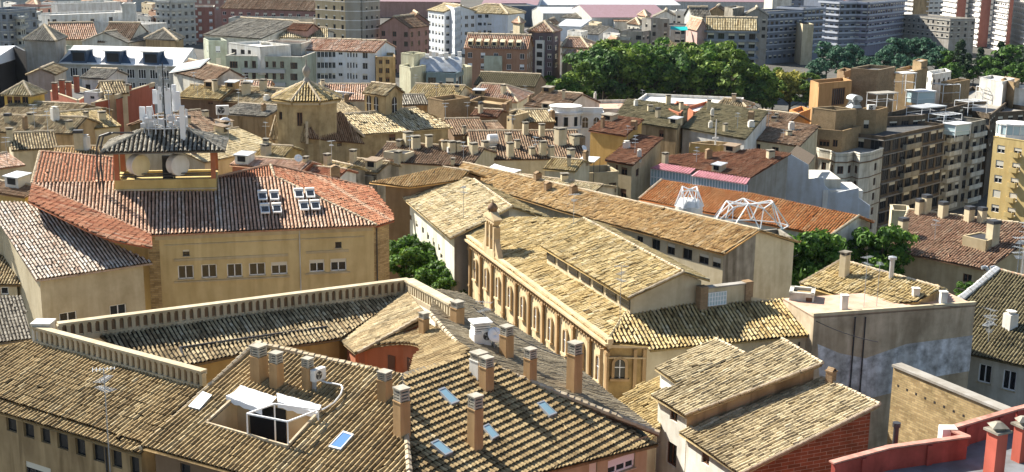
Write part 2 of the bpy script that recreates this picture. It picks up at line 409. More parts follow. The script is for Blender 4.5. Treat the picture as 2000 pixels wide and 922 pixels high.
def walls(root, loop, base=0.0, mat=None, ins=.25, px=(), grid=None, alt=(), name='wall', drop=.14, sills=None, style='white', bl=(0, 0, .3, .5), skipback=True, mask=None):
    """vertical walls under a roof outline; openings are really cut.
    px: windows by photo rectangle (x0,y0,x1,y1[,style]); grid: dict(w,h,gap,floor,top,rows) for regular facades"""
    loop = [Vector(p) for p in loop]
    if area(loop) < 0: loop = loop[::-1]
    if ins: loop = inset(loop, ins)
    loop = [p-Vector((0, 0, drop)) for p in loop]
    n = len(loop); ops = {i: [] for i in range(n)}
    def add(i, u, z, w, h, st, b, extra):
        a, b2 = loop[i], loop[(i+1) % n]; L = frame_axes(a, b2)[2]; ztop = min(a.z, b2.z)
        w = round(w, 1) if w > .35 else w; h = round(h, 1) if h > .35 else h
        if u-w/2 < .08 or u+w/2 > L-.08 or z+h/2 > ztop-.05 or z-h/2 < base+.05: return False
        for o in ops[i]:
            if abs(o[0]-u) < (o[2]+w)/2+.03 and abs(o[1]-z) < (o[3]+h)/2+.03: return False
        ops[i].append((u, z, w, h, st, b, extra)); return True
    for r in px:
        x0, y0, x1, y1 = r[:4]; st = r[4] if len(r) > 4 else style
        best = None
        for i in range(n):
            a, b = loop[i], loop[(i+1) % n]; d, o, L = frame_axes(a, b)
            dr = ray((x0+x1)/2, (y0+y1)/2)
            if dr.dot(o) >= 0: continue
            t = (a-EYE).dot(o)/dr.dot(o); q = EYE+dr*t; u = (q-a).dot(d)
            if t > 0 and -.3 < u < L+.3 and (best is None or t < best[0]): best = (t, i, u, q, o, d, a)
        if not best: print('window misses', r, root['label'][:30]); continue
        t, i, u, q, o, d, a = best
        def on(px_, py_):
            dr = ray(px_, py_); return EYE+dr*((a-EYE).dot(o)/dr.dot(o))
        w = abs((on(x1, (y0+y1)/2)-on(x0, (y0+y1)/2)).dot(d)); h = abs(on((x0+x1)/2, y0).z-on((x0+x1)/2, y1).z)
        w = min(max(w, .25), 6); h = min(max(h, .3), 5)
        if not add(i, u, q.z, w, h, st, 0 if st == 'hole' else rng.choice(bl), True): print('window rejected', r, round(u, 1), round(q.z, 1), round(w, 1), round(h, 1), root['label'][:40])
    if grid:
        g = dict(w=1.1, h=1.3, gap=2.6, floor=3.1, top=1.9, rows=6, m=1.2); g.update(grid)
        for i in range(n):
            a, b = loop[i], loop[(i+1) % n]; d, o, L = frame_axes(a, b); mid = (a+b)/2
            if skipback and (mid-EYE).normalized().dot(o) > .25: continue
            if 'only' in g and i not in g['only']: continue
            k = int((L-2*g['m'])/g['gap'])+1
            if L < 2*g['m']+g['w']*.6: continue
            s = (L-2*g['m'])/max(1, k-1) if k > 1 else 0
            for rr in range(g['rows']):
                z = min(a.z, b.z)-g['top']-rr*g['floor']
                for c in range(k):
                    if rng.random() < g.get('skip', 0): continue
                    add(i, (g['m']+c*s) if k > 1 else L/2, z, g['w'], g['h'], style, rng.choice(bl), False)
    mats = [mat]; mb = MB()
    for i in range(n):
        a, b = loop[i], loop[(i+1) % n]; d, o, L = frame_axes(a, b); mi = 0
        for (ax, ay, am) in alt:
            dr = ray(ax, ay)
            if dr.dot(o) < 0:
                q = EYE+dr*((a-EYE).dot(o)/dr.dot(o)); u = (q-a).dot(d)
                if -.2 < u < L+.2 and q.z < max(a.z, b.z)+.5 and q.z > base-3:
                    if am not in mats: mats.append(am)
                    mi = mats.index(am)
        zr = min(a.z, b.z)
        us = sorted({0.0, L}|{v for q in ops[i] for v in (q[0]-q[2]/2, q[0]+q[2]/2)})
        zs = sorted({base, zr}|{v for q in ops[i] for v in (q[1]-q[3]/2, q[1]+q[3]/2)})
        def pt(u, z, dep=0): return (a.x+d.x*u-o.x*dep, a.y+d.y*u-o.y*dep, z)
        # merge cells row by row
        for k in range(len(zs)-1):
            zc = (zs[k]+zs[k+1])/2; start = None
            if zs[k+1]-zs[k] < 1e-5: continue
            act = [q for q in ops[i] if abs(q[1]-zc) < q[3]/2]
            segs = sorted([(q[0]-q[2]/2, q[0]+q[2]/2) for q in act]); cur = 0.0
            for s0, s1 in segs+[(L, L)]:
                if s0-cur > 1e-4:
                    mb.poly([pt(cur, zs[k]), pt(s0, zs[k]), pt(s0, zs[k+1]), pt(cur, zs[k+1])], mi, [(cur, zs[k]), (s0, zs[k]), (s0, zs[k+1]), (cur, zs[k+1])])
                cur = max(cur, s1)
        if abs(a.z-b.z) > .02:
            tp = [pt(0, zr), pt(L, zr)]+([pt(L, b.z)] if b.z > a.z else [])+([pt(0, a.z)] if a.z > b.z else [])
            mb.poly(tp, mi, [((Vector(q)-a).dot(d), q[2]) for q in tp])
        for (u, z, w, h, st, bv, ex) in ops[i]:
            u0, u1, z0, z1 = u-w/2, u+w/2, z-h/2, z+h/2; dp = .2
            for A, B_ in (((u0, z0), (u1, z0)), ((u1, z0), (u1, z1)), ((u1, z1), (u0, z1)), ((u0, z1), (u0, z0))):
                mb.poly([pt(*A), pt(*A, dp), pt(*B_, dp), pt(*B_)], mi, [A, A, B_, B_])
            if st == 'hole':
                mb.poly([pt(u0, z0, dp*4), pt(u1, z0, dp*4), pt(u1, z1, dp*4), pt(u0, z1, dp*4)], mi)
    wo = mb.build(name, mats, root, root.location)
    cand = []
    for i in range(n):
        a, b = loop[i], loop[(i+1) % n]; d, o, L = frame_axes(a, b); ang = math.atan2(d.y, d.x)
        for (u, z, w, h, st, bv, ex) in ops[i]:
            pos = Vector((a.x+d.x*u, a.y+d.y*u, z)); cand.append(((pos-EYE).length, pos, ang, w, h, st, bv, ex))
    cand.sort(key=lambda t: t[0]); have = sum(1 for c in root.children if c.name.startswith('window'))
    for j, (D, pos, ang, w, h, st, bv, ex) in enumerate(cand):
        if j+have < 100: put_window(root, pos, ang, w, h, st, bv, sill=(sills if sills is not None else (D < 140 and st == 'white')))
    rest = cand[max(0, 100-have):]
    if rest:
        mb = MB()
        for (D, pos, ang, w, h, st, bv, ex) in rest:
            M = Matrix.Translation(pos) @ Matrix.Rotation(ang, 4, 'Z'); me = wmesh(w, h, st, bv)
            for pl in me.polygons: mb.poly([M @ me.vertices[v].co for v in pl.vertices], pl.material_index)
        o = mb.build('window', [WMET, GLASS, SHUT], root, root.location); o['kind'] = 'stuff'
    return loop
def outline(planes):
    """boundary loop of joined roof planes"""
    key = lambda p: (round(p.x, 2), round(p.y, 2))
    ed = {}; V = {}
    for pl in planes:
        pl = [Vector(p) for p in pl]
        m = sum((pl[i-1].x*pl[i].y-pl[i].x*pl[i-1].y) for i in range(len(pl)))
        if m < 0: pl = pl[::-1]
        for i in range(len(pl)):
            a, b = key(pl[i]), key(pl[(i+1) % len(pl)]); V[a] = pl[i]; V[b] = pl[(i+1) % len(pl)]
            if a == b: continue
            if (b, a) in ed: del ed[(b, a)]
            else: ed[(a, b)] = 1
    nx = dict(ed.keys()); st = next(iter(nx)); loop = [st]; c = nx[st]
    while c != st and len(loop) < 60 and c in nx: loop.append(c); c = nx[c]
    return [V[k] for k in loop]
def house(name, label, cat, planes, roofmat, wallmat, base=0, group=None, tile=True, caps=True, holes=None, loop=None, kw=None, tk=None, capmat=None):
    lp = loop or outline(planes); c = sum(lp, Vector((0, 0, 0)))/len(lp)
    root = thing(name, label, cat, (c.x, c.y, base), group)
    for i, pl in enumerate(planes):
        m = roofmat[i] if isinstance(roofmat, list) else roofmat
        if (tile if not isinstance(tile, list) else tile[i]): tiles(pl, m, root, holes=(holes or {}).get(i, ()), **(tk or {}))
        else: sheet(pl, m, root, holes=(holes or {}).get(i, ()))
    if caps:
        seen = {}; key = lambda p: (round(p.x, 2), round(p.y, 2))
        for pl in planes:
            for i in range(len(pl)):
                a, b = pl[i], pl[(i+1) % len(pl)]; k = tuple(sorted((key(a), key(b)))); seen.setdefault(k, []).append((a, b))
        for k, v in seen.items():
            a, b = v[0]
            if (a-b).length < .5: continue
            if len(v) == 2 or (caps == 'all' and abs(a.z-b.z) > .3): cap(root, a, b, capmat)
    if wallmat: walls(root, lp, base, wallmat, **(kw or {}))
    return root
def gab(e0, e1, r1, r0, z, deg, ends='gg', rise='F'):
    """four photo pixels of a visible roof slope -> front + mirrored back planes"""
    S = Slope(e0, e1, z, deg, rise); E0, E1 = S.a, S.b; R1, R0 = S.at(*r1), S.at(*r0)
    zr = (R0.z+R1.z)/2
    n = S.up; w = ((R0-E0).dot(n)+(R1-E1).dot(n))/2; d = (E1-E0).normalized()
    def ln(R, E, end):
        if end == 'g': q = E+n*w
        else: q = E+n*w+d*((R-E).dot(d))
        return Vector((q.x, q.y, E.z+w*math.tan(math.radians(deg))))
    A = ln(R0, E0, ends[0]); B = ln(R1, E1, ends[1])
    E0b = E0+n*2*w; E1b = E1+n*2*w
    pl = [[E0, E1, B, A], [E1b, E0b, A, B]]
    if ends[0] != 'g': pl.append([E0b, E0, A])
    if ends[1] != 'g': pl.append([E1, E1b, B])
    return pl
HOUSE_LOG = []
def G(name, label, e0, e1, r1, r0, z, deg, roof, wall, ends='gg', rise='F', cat='house', group=None, kw=None, base=0, tile=True, caps=True, tk=None):
    pl = gab(e0, e1, r1, r0, z, deg, ends, rise)
    HOUSE_LOG.append((label[:34], round((pl[0][1]-pl[0][0]).length, 1), round((pl[0][2]-pl[0][1]).length, 1), round(pl[0][2].z, 1), round(pl[0][0].y)))
    return house(name, label, cat, pl, roof, wall, base, group, tile, caps, kw=kw, tk=tk)
def block(name, label, pts, z, depth, wall, roof='flat', roofmat=None, grid=None, cat='building', group=None, base=0, kw=None, bands=None, rise=2.0, par=.6, balc=None, topmat=None, bedge=(0, 1, 2, 3)):
    """box building from its visible top corners (2 or 3 photo pixels)"""
    A = P(*pts[0], z); B = P(*pts[1], z)
    if len(pts) == 2:
        d, o, L = frame_axes(A, B)
        C = B-o*depth; D = A-o*depth
    else:
        C = P(*pts[2], z); D = A+C-B
    lp = [A, B, C, D]
    if area(lp) < 0: lp = lp[::-1]
    c = sum(lp, Vector((0, 0, 0)))/4
    root = thing(name, label, cat, (c.x, c.y, base), group)
    HOUSE_LOG.append((label[:34], round((A-B).length, 1), round((B-C).length, 1), z, round(A.y)))
    k = dict(kw or {}); k.setdefault('ins', 0)
    wl = walls(root, lp, base, wall, grid=grid, drop=0, **k)
    if roof == 'flat':
        q = inset(lp, .25); sheet([p-Vector((0, 0, par)) for p in q], roofmat or FELT, root)
        REG.pop(); REG.append(([p-Vector((0, 0, par)) for p in lp], Vector((0, 0, 1))))
        mb = MB()
        for i in range(4):
            a, b = lp[i], lp[(i+1) % 4]; d, o, L = frame_axes(a, b)
            bot = [a+o*.04-Vector((0, 0, .02)), b+o*.04-Vector((0, 0, .02)), b-o*.28-Vector((0, 0, .02)), a-o*.28-Vector((0, 0, .02))]
            mb.hexa(bot, [p+Vector((0, 0, .14)) for p in bot])
            bt = [a-o*.002-Vector((0, 0, par)), b-o*.002-Vector((0, 0, par)), b-o*.25-Vector((0, 0, par)), a-o*.25-Vector((0, 0, par))]
            mb.hexa(bt, [p+Vector((0, 0, par-.02)) for p in bt])
        mb.build('parapet', topmat or wall, root, root.location)
    elif roof in ('hip', 'gable', 'gablex', 'pyr'):
        q = inset(lp, -.35); 
        ls = [(q[(i+1) % 4]-q[i]).length for i in range(4)]
        s = 0 if (ls[0] >= ls[1]) != (roof == 'gablex') else 1
        a, b, c2, d2 = q[s], q[(s+1) % 4], q[(s+2) % 4], q[(s+3) % 4]
        L = (b-a).length; W = (c2-b).length; m0 = (a+d2)/2; m1 = (b+c2)/2; dd = (m1-m0).normalized(); zz = Vector((0, 0, rise))
        if roof == 'hip': r0 = m0+dd*W*.5+zz; r1 = m1-dd*W*.5+zz
        elif roof == 'pyr': r0 = (m0+m1)/2-dd*.02+zz; r1 = (m0+m1)/2+dd*.02+zz
        else: r0 = m0+zz; r1 = m1+zz
        pls = [[a, b, r1, r0], [c2, d2, r0, r1]]
        if roof in ('hip', 'pyr'): pls += [[b, c2, r1], [d2, a, r0]]
        for pl in pls: tiles(pl, roofmat, root)
        if roof in ('gable', 'gablex'):
            for t in ([b, c2, r1], [d2, a, r0]):
                mb = MB(); mbv = [p-(r1-r0).normalized()*(.36 if t[2] is r1 else -.36)-Vector((0, 0, .15)) for p in t]; mb.poly(mbv)
                mb.build('gable_wall', wall, root, root.location)
        cap(root, r0, r1)
        if roof in ('hip', 'pyr'):
            for e, r_ in ((a, r0), (d2, r0), (b, r1), (c2, r1)): cap(root, e, r_)
    if bands:  # string courses or balcony slabs every floor: (floor height, first from top, count, thickness, projection, material)
        fh, tp, nf, th, pr, bmt = bands; mb = MB()
        for r_ in range(nf):
            zz = z-tp-r_*fh
            for i in range(4):
                a, b = lp[i], lp[(i+1) % 4]; d, o, L = frame_axes(a, b)
                if i not in bedge or ((a+b)/2-EYE).normalized().dot(o) > .2: continue
                a_ = Vector((a.x, a.y, zz)); b_ = Vector((b.x, b.y, zz))
                bot = [a_+o*pr-d*(pr if True else 0), b_+o*pr+d*pr, b_+o*.003+d*pr, a_+o*.003-d*pr]
                mb.hexa(bot, [p+Vector((0, 0, th)) for p in bot])
        mb.build('string_course', bmt, root, root.location)
    if balc:   # list of (edge, u0, u1, floor height, first from top, count, projection, height, material)
        for (e, f0, f1, fh, tp, nf, pr, hh, bmt) in balc:
            a, b = lp[e], lp[(e+1) % 4]; d, o, L = frame_axes(a, b)
            for r_ in range(nf):
                zz = z-tp-r_*fh; c0 = Vector((a.x, a.y, zz))+d*L*(f0+f1)/2; w = L*(f1-f0)/2
                if zz < base: continue
                m_ = MB(); m_.obox(c0+o*pr/2, d, o, (0, 0, 1), w, pr/2-.002, .08)
                m_.obox(c0+o*(pr-.04)+Vector((0, 0, hh/2)), d, o, (0, 0, 1), w, .05, hh/2)
                for s_ in (-1, 1): m_.obox(c0+o*(pr/2)+d*s_*(w-.045)+Vector((0, 0, hh/2)), d, o, (0, 0, 1), .04, pr/2-.05, hh/2)
                m_.build('balcony', bmt, root, root.location)
    root['_z'] = z; del root['_z']
    return root, lp
class Pl3:
    """plane through three surveyed points"""
    def __init__(s, a, b, c): s.a = Vector(a); s.N = (Vector(b)-s.a).cross(Vector(c)-s.a).normalized(); s.N = s.N if s.N.z > 0 else -s.N
    def at(s, px, py): d = ray(px, py); return EYE+d*((s.a-EYE).dot(s.N)/d.dot(s.N))
    def pts(s, *pp): return [s.at(*p) for p in pp]
CHC = {}
def chim_mesh(kind, w, d, h):
    key = (kind, round(w, 2), round(d, 2), round(h, 1))
    if key in CHC: return CHC[key]
    b = MB(); c = MB(); x, y = w/2, d/2
    if kind in ('louvre', 'louvreW'):
        hb = h*.68 if h < 2.4 else h-.75
        b.box((-x, -y, -.8), (x, y, hb)); b.box((-x-.03, -y-.03, hb-.001), (x+.03, y+.03, hb+.06))
        n = 4; s = (h-hb-.08)/n
        for i in range(n): c.box((-x*.92, -y*.92, hb+.07+i*s+s*.15), (x*.92, y*.92, hb+.07+i*s+s*.72))
        for sx in (-1, 1):
            for sy in (-1, 1): c.box((sx*x*.8-.04, sy*y*.8-.04, hb+.05), (sx*x*.8+.04, sy*y*.8+.04, h-.02))
        c.box((-x-.02, -y-.02, h-.07), (x+.02, y+.02, h)); c.box((-x*.5, -y*.5, hb+.06), (x*.5, y*.5, h-.08), 1)
        mats = (([W_WHITE] if kind == 'louvreW' else [W_STACK]), [plain('cap_concrete', (.44, .41, .35), .85, noise=.12, scale=3), DMET])
    elif kind == 'flat':
        b.box((-x, -y, -.8), (x, y, h-.3))
        for sx in (-1, 1):
            for sy in (-1, 1): c.box((sx*(x-.07)-.06, sy*(y-.07)-.06, h-.301), (sx*(x-.07)+.06, sy*(y-.07)+.06, h-.08))
        c.box((-x-.08, -y-.08, h-.08), (x+.08, y+.08, h)); c.box((-x*.7, -y*.7, h-.31), (x*.7, y*.7, h-.085), 1)
        mats = ([W_CREAM], [W_CONC, DMET])
    elif kind == 'dark':
        b.box((-x, -y, -.8), (x, y, h-.4)); c.box((-x-.04, -y-.04, h-.4), (x+.04, y+.04, h)); mats = ([W_CREAM], [DMET])
    elif kind == 'white':
        b.box((-x, -y, -.8), (x, y, h-.25)); c.lathe((0, 0, 0), [(x*.5, h-.26), (x*.5, h-.02), (x*1.05, h), (0.01, h+.08)], 8); mats = ([W_WHITE], [W_WHITE])
    elif kind == 'pipe':
        b.lathe((0, 0, 0), [(x, -.5), (x, h-.3)], 8); c.lathe((0, 0, 0), [(x*1.8, h-.3), (x*1.8, h-.1), (.01, h)], 8); mats = ([GMET], [GMET])
    else:  # small brick stack
        b.box((-x, -y, -.6), (x, y, h-.2)); c.box((-x-.05, -y-.05, h-.2), (x+.05, y+.05, h-.12))
        for sx in (-1, 1): c.hexa([(sx*x*.9, -y, h-.12), (sx*x*.9+.03, -y, h-.12), (sx*x*.9+.03, y, h-.12), (sx*x*.9, y, h-.12)], [(0, -y, h+.1), (.03, -y, h+.1), (.03, y, h+.1), (0, y, h+.1)])
        mats = ([B_BROWN], [B_BROWN])
    ob = b.build('chimney', mats[0]); me1 = ob.data; bpy.data.objects.remove(ob); oc = c.build('chimney_cap', mats[1]); me2 = oc.data; bpy.data.objects.remove(oc)
    CHC[key] = (me1, me2); return CHC[key]
W_STACK = plain('chimney_plaster', (.50, .32, .16), .9, stain=.3)
def chimney(root, px, py, h, w=.7, d=.6, kind='louvre', rz=.7, pos=None):
    if pos is None:
        q = hit(px, py)
        if q is None: print('chimney misses', px, py); return None
        pos = q[0]
    m1, m2 = chim_mesh(kind, w, d, h)
    o = bpy.data.objects.new('chimney', m1); _link(o, root); o.location = pos-root.location; o.rotation_euler = (0, 0, rz)
    c = bpy.data.objects.new('chimney_cap', m2); _link(c, o); return o
def skylight(root, quad, glass=GLASSL, lift=.24):
    pts = []
    for p in quad:
        q = hit(*p)
        if q is None: print('skylight misses', p); return
        pts.append(q[0]+q[1]*lift); n = q[1]
    c = sum(pts, Vector((0, 0, 0)))/4; f = MB(); g = MB(); off = root.location
    inn = [c+(p-c)*.82 for p in pts]
    for i in range(4):
        j = (i+1) % 4; f.poly([pts[i], pts[j], inn[j], inn[i]]); f.poly([pts[i], pts[i]-n*.25, pts[j]-n*.25, pts[j]])
    g.poly([p-n*.02 for p in inn])
    o = f.build('skylight', GMET, root, off); g.build('skylight_glass', glass, o, off)
def balustrade(root, a, b, h=.95, step=.47, w=.5, open_=True, endpost=False):
    """coping rail on square balusters, from world point a to b (foot level)"""
    a = Vector(a); b = Vector(b); d = (b-a); L = d.length; d.normalize(); o = Vector((d.y, -d.x, 0)).normalized(); off = root.location
    Z = Vector((0, 0, 1)); nrm = Z
    r = MB(); r.obox((a+b)/2+Z*(h-.07), d, o, Z, L/2+.1, w/2, .07); r.build('coping', STONE, root, off)
    r = MB(); r.obox((a+b)/2-Z*.12, d, o, Z, L/2, w/2-.04, .17); r.build('plinth', STONE, root, off)
    r = MB(); r.obox((a+b)/2+Z*(h*.45), d, o, Z, L/2, .03, h*.38); r.build('backing_wall', W_BROWN, root, off)
    n = int(L/step)
    for i in range(n+1):
        p = a+d*(i*L/n); m = MB(); x0 = .115; m.obox(p+Z*(.05+(h-.14-.05)/2), d, o, Z, x0, w/2-.09, (h-.14-.05)/2)
        m.obox(p+Z*(h-.2), d, o, Z, x0+.04, w/2-.05, .05); m.build('baluster', STONE, root, off)
# ================= foreground courtyard house =================
F1a = Slope((0, 805), (265, 885), 16, 18)
low = F1a.pts((-130, 766), (276, 888), (281, 868), (-130, 735))
F1b = Pl3(*[p+Vector((0, 0, .16)) for p in (F1a.a, F1a.b, F1a.at(60, 667))])
main = [F1b.at(-130, 737), F1b.at(281, 866), F1b.at(399, 757), F1b.at(60, 667), F1b.at(-130, 712)]
lp = [low[0], low[1], F1b.at(399, 757), F1b.at(60, 667), F1b.at(-130, 712)]
lw = house('long_low_house', 'ochre house in the bottom left corner, small square openings under its tiled roof', 'house', [main, low], [T_NEAR, T_NEAR], W_TAN, loop=lp, caps=False,
    kw=dict(ins=.45, px=[(12, 812, 32, 843, 'hole'), (46, 823, 66, 855, 'hole'), (79, 833, 98, 866, 'hole'), (112, 845, 132, 878, 'hole'), (147, 857, 167, 890, 'hole'), (182, 869, 203, 902, 'hole'), (218, 881, 238, 913, 'hole'), (254, 893, 272, 926, 'hole'), (50, 908, 100, 948, 'dark')]), tk=dict(pitch=.28, amp=.12, step=.3))
b0 = F1b.at(72, 668); b1 = F1b.at(397, 757)
blr = thing('balustrade', 'pale stone balustrade running down the bottom left roof from its white corner block', 'balustrade', b0)
balustrade(blr, b0+Vector((0, 0, .1)), b1+Vector((0, 0, .1)))
mbx = MB(); q = b0+Vector((.35, .35, 0)); mbx.box((q.x-.55, q.y-.5, q.z-.3), (q.x+.55, q.y+.5, q.z+1.15)); mbx.box((q.x-.62, q.y-.57, q.z+1.151), (q.x+.62, q.y+.57, q.z+1.25)); mbx.build('corner_block', W_WHITE, blr, blr.location)
# main house: front left wing, front right wing, court wings
F2 = Slope((275, 878), (371, 910), 16.3, 20); F3 = Slope((1090, 915), (1285, 848), 16, 18)
RJ = F2.at(785, 738); F3.a.z  # junction
R3b = F3.at(918, 700); R3a = F3.at(785, 738)
J = (RJ+R3a)/2
B2 = F2.at(806, 1010)
p2 = [F2.at(275, 878), B2, J, F2.at(500, 672)]
hole = F2.pts((402, 829), (561, 875), (627, 803), (462, 776))
p3 = [B2, F3.at(860, 992), F3.at(1287, 848), R3b, J]
root = thing('courtyard_house', 'large house in the foreground wrapped round a small curved terracotta courtyard, with tall ochre chimneys', 'house', (J.x, J.y, 0))
CH_ = root
tiles(p2, T_NEAR, root, holes=[hole], pitch=.29, row=.5, amp=.14, step=.2, rough=.5); tiles(p3, T_NEAR, root, pitch=.28, row=.44, amp=.09, step=1.25, rough=.4)
cap(root, p2[3], J, r=.16); cap(root, J, R3b, r=.2); cap(root, J, B2, r=.15); cap(root, R3b, F3.at(1287, 848), r=.15); cap(root, p2[3]+Vector((0, 0, .02)), p2[0], r=.12)
# hidden back slopes of the two wings
def back(a, b, run, drop):
    d, o, L = frame_axes(a, b)
    o = o if o.y > 0 else -o
    return [a, b, b+o*run-Vector((0, 0, drop)), a+o*run-Vector((0, 0, drop))]
bk2 = back(p2[3], J, 2.2, .8); tiles(bk2, T_NEAR, root, reg=False)
F4 = Pl3(P(918, 697, 19.15), P(838, 612, 19.7), P(722, 676, 17.6))
curve = [(700, 690), (706, 684), (722, 676), (742, 671), (762, 668), (782, 667), (800, 670), (814, 676), (821, 686), (820, 697), (810, 712)]
f4 = [F4.at(*c) for c in curve]+[J, R3b, F4.at(838, 612)]
tiles(f4, T_NEAR, root, pitch=.28, row=.5, step=.3)
RL = F4.at(700, 690); C0 = F4.at(838, 612)
F5a = Slope((394, 708), (628, 667), 16.7, 18)
VT = F5a.at(795, 574); VB = F5a.at(668, 660)
F5b = Pl3(C0, RL, VT)
f5a = [F5a.at(300, 725), F5a.at(394, 708), F5a.at(491, 686), F5a.at(628, 667), F5a.at(668, 660), VT, F5a.at(190, 652)]
f5b = [VB, F5b.at(693, 694), RL, C0, VT]
tiles(f5a, T_TAN, root, pitch=.28, amp=.11, step=.3); tiles(f5b, T_TAN, root, pitch=.28, step=.3)
cap(root, C0, RL, r=.11); cap(root, C0, R3b, r=.15)
ar = [p+Vector((0, 0, .22)) for p in F5a.pts((352, 682), (640, 641), (668, 625), (640, 641))][:2]
mbx = MB(); mbx.bar(ar[0]-Vector((0,0,.1)), ar[1]-Vector((0,0,.1)), .07); mbx.bar(ar[0]-Vector((0,0,.1)), F5a.at(362, 712), .08); mbx.build('flashing', DMET, root, root.location)
F6 = Pl3(R3b, F3.at(1287, 848), P(1130, 722, 16.5))
f6 = [C0, R3b, F3.at(1287, 848), F6.at(1246, 815), F6.at(1130, 722), F6.at(905, 574), F6.at(850, 566), F6.at(800, 552)]
f6b = [VT+Vector((0, 0, .1)), C0, F6.at(880, 600), F6.at(800, 552)]
tiles([R3b, F3.at(1287, 848), F6.at(1246, 815), F6.at(1130, 722), F6.at(905, 574), F6.at(852, 566), F6.at(838, 612)], tilemat('tile_greybrown', [(.14, .11, .07), (.26, .21, .14), (.34, .28, .19), (.42, .35, .24), (.50, .43, .31)], (.12, .10, .07), .5), root, pitch=.28)
# outer and courtyard walls
ol = [p2[0], B2, p3[1], F3.at(1287, 848), F6.at(1246, 815), F6.at(1130, 722), F6.at(905, 574), F6.at(852, 566), VT, F5a.at(190, 652), F5a.at(300, 725), bk2[3]]
fw_ = [p2[0], B2, p3[1], F3.at(1287, 848), F6.at(1246, 815), R3b, J, p2[3]]
walls(root, fw_, 0, W_CREAM, ins=.5, px=[(1188, 892, 1240, 921, 'white'), (1150, 905, 1166, 960, 'dark'), (305, 897, 348, 930, 'white'), (352, 906, 372, 935, 'dark')], alt=[(1200, 880, W_BEIGE), (360, 915, W_BROWN)])
ca = [F6.at(1246, 815), F6.at(1130, 722), F6.at(905, 574), F6.at(852, 566), VT, F5a.at(190, 652), F5a.at(300, 725), F5a.at(300, 725)+Vector((0.3, -.3, 0))]
walls(root, [f5a[0], f5a[1], f5a[2], f5a[3], VB, VT, f5a[6]], 0, W_OCHRE, ins=.3, name='court_wall')
walls(root, [VB, f5b[1], RL, C0, VT], 0, W_TERRA, ins=.3, name='court_wall')
walls(root, [F6.at(1246, 815), F6.at(1130, 722), F6.at(905, 574), F6.at(852, 566), C0, R3b], 0, W_TAN, ins=.4, name='wall', drop=.3)
# curved terracotta court wall under the curved eave
mb = MB(); cv = [F4.at(*c)-Vector((0, 0, .12)) for c in curve]; cc = sum(cv, Vector((0, 0, 0)))/len(cv)
cv = [p+(Vector((p.x, p.y, 0))-Vector((cc.x, cc.y, 0))).normalized()*.25 for p in cv]; acc = 0
for a, b in zip(cv[:-1], cv[1:]):
    L = (b-a).length; mb.poly([(a.x, a.y, 8), (b.x, b.y, 8), b, a], 0, [(acc, 8), (acc+L, 8), (acc+L, b.z), (acc, a.z)]); acc += L
mb.build('curved_court_wall', plain('terracotta_court', (.58, .20, .09), .9, stain=.15), root, root.location)
mb = MB()
for (x0, x1, y0, y1) in ((757, 774, 694, 722), (794, 806, 699, 714)):
    # doors set against the curved wall
    best = None
    for a, b in zip(cv[:-1], cv[1:]):
        d, o, L = frame_axes(a, b); dr = ray((x0+x1)/2, (y0+y1)/2); k = dr.dot(o)
        if abs(k) < 1e-6: continue
        q = EYE+dr*((a-EYE).dot(o)/k); u = (q-a).dot(d)
        if -.1 < u < L+.1 and (best is None or (q-EYE).length > best[0]): best = ((q-EYE).length, q, d, o if o.y < 0 else -o)
    if best:
        _, q, d, o = best; s = ppm(q); mb.obox(q+o*.03-Vector((0, 0, .6)), d, o, (0, 0, 1), (x1-x0)/s/2, .04, (y1-y0)/s/2+.6)
mb.build('door', SHUTB, root, root.location)
fl = MB(); fl.poly([Vector((p.x, p.y, 9)) for p in (VB, f5a[1], p2[3], J, R3b, C0)]); fl.build('court_floor', W_CONC, root, root.location)
# back and right balustrades
Z = Vector((0, 0, 1))
blb = thing('balustrade', 'long pale stone balustrade crossing behind the dark shaded roof above the courtyard', 'balustrade', VT)
balustrade(blb, F5a.at(118, 662)+Z*.12, VT+Z*.12+Vector((0, .25, 0)), h=.95, step=.5, w=.55)
blc = thing('balustrade', 'short pale stone balustrade descending to the right from the rear corner', 'balustrade', VT)
p_e = F6.at(886, 622); balustrade(blc, VT+Z*.14+Vector((.1, .1, 0)), Vector((p_e.x, p_e.y, p_e.z+.1)), h=.95, step=.5, w=.75)
# roof terrace sunk in the front left wing
tz = min(p.z for p in hole)-2.3; mb = MB(); hp = [p-Z*.05 for p in hole]; off = root.location
for i in range(4):
    a, b = hp[i], hp[(i+1) % 4]; L = (b-a).length; mb.poly([(a.x, a.y, tz), (b.x, b.y, tz), b, a], 0, [(0, tz), (L, tz), (L, b.z), (0, a.z)])
mb.build('terrace_wall', plain('terrace_plaster', (.66, .50, .30), .9), root, off)
mb = MB(); mb.poly([(p.x, p.y, tz) for p in hp]); mb.build('terrace_floor', W_BROWN, root, off)
mb = MB(); hh = [hole[0], hole[1], hole[2], hole[3]]
for i in range(4): mb.bar(hh[i]+Z*.1, hh[(i+1) % 4]+Z*.1, .09)
mb.build('terrace_kerb', MORTAR, root, off)
d_, o_, L_ = frame_axes(hole[3], hole[2])
mb = MB(); mb.obox((hole[3]*.62+hole[2]*.38)-Z*1.15+o_*.05, d_, o_, (0, 0, 1), 1.2, .03, .95); mb.build('terrace_door', GLASS, root, off)
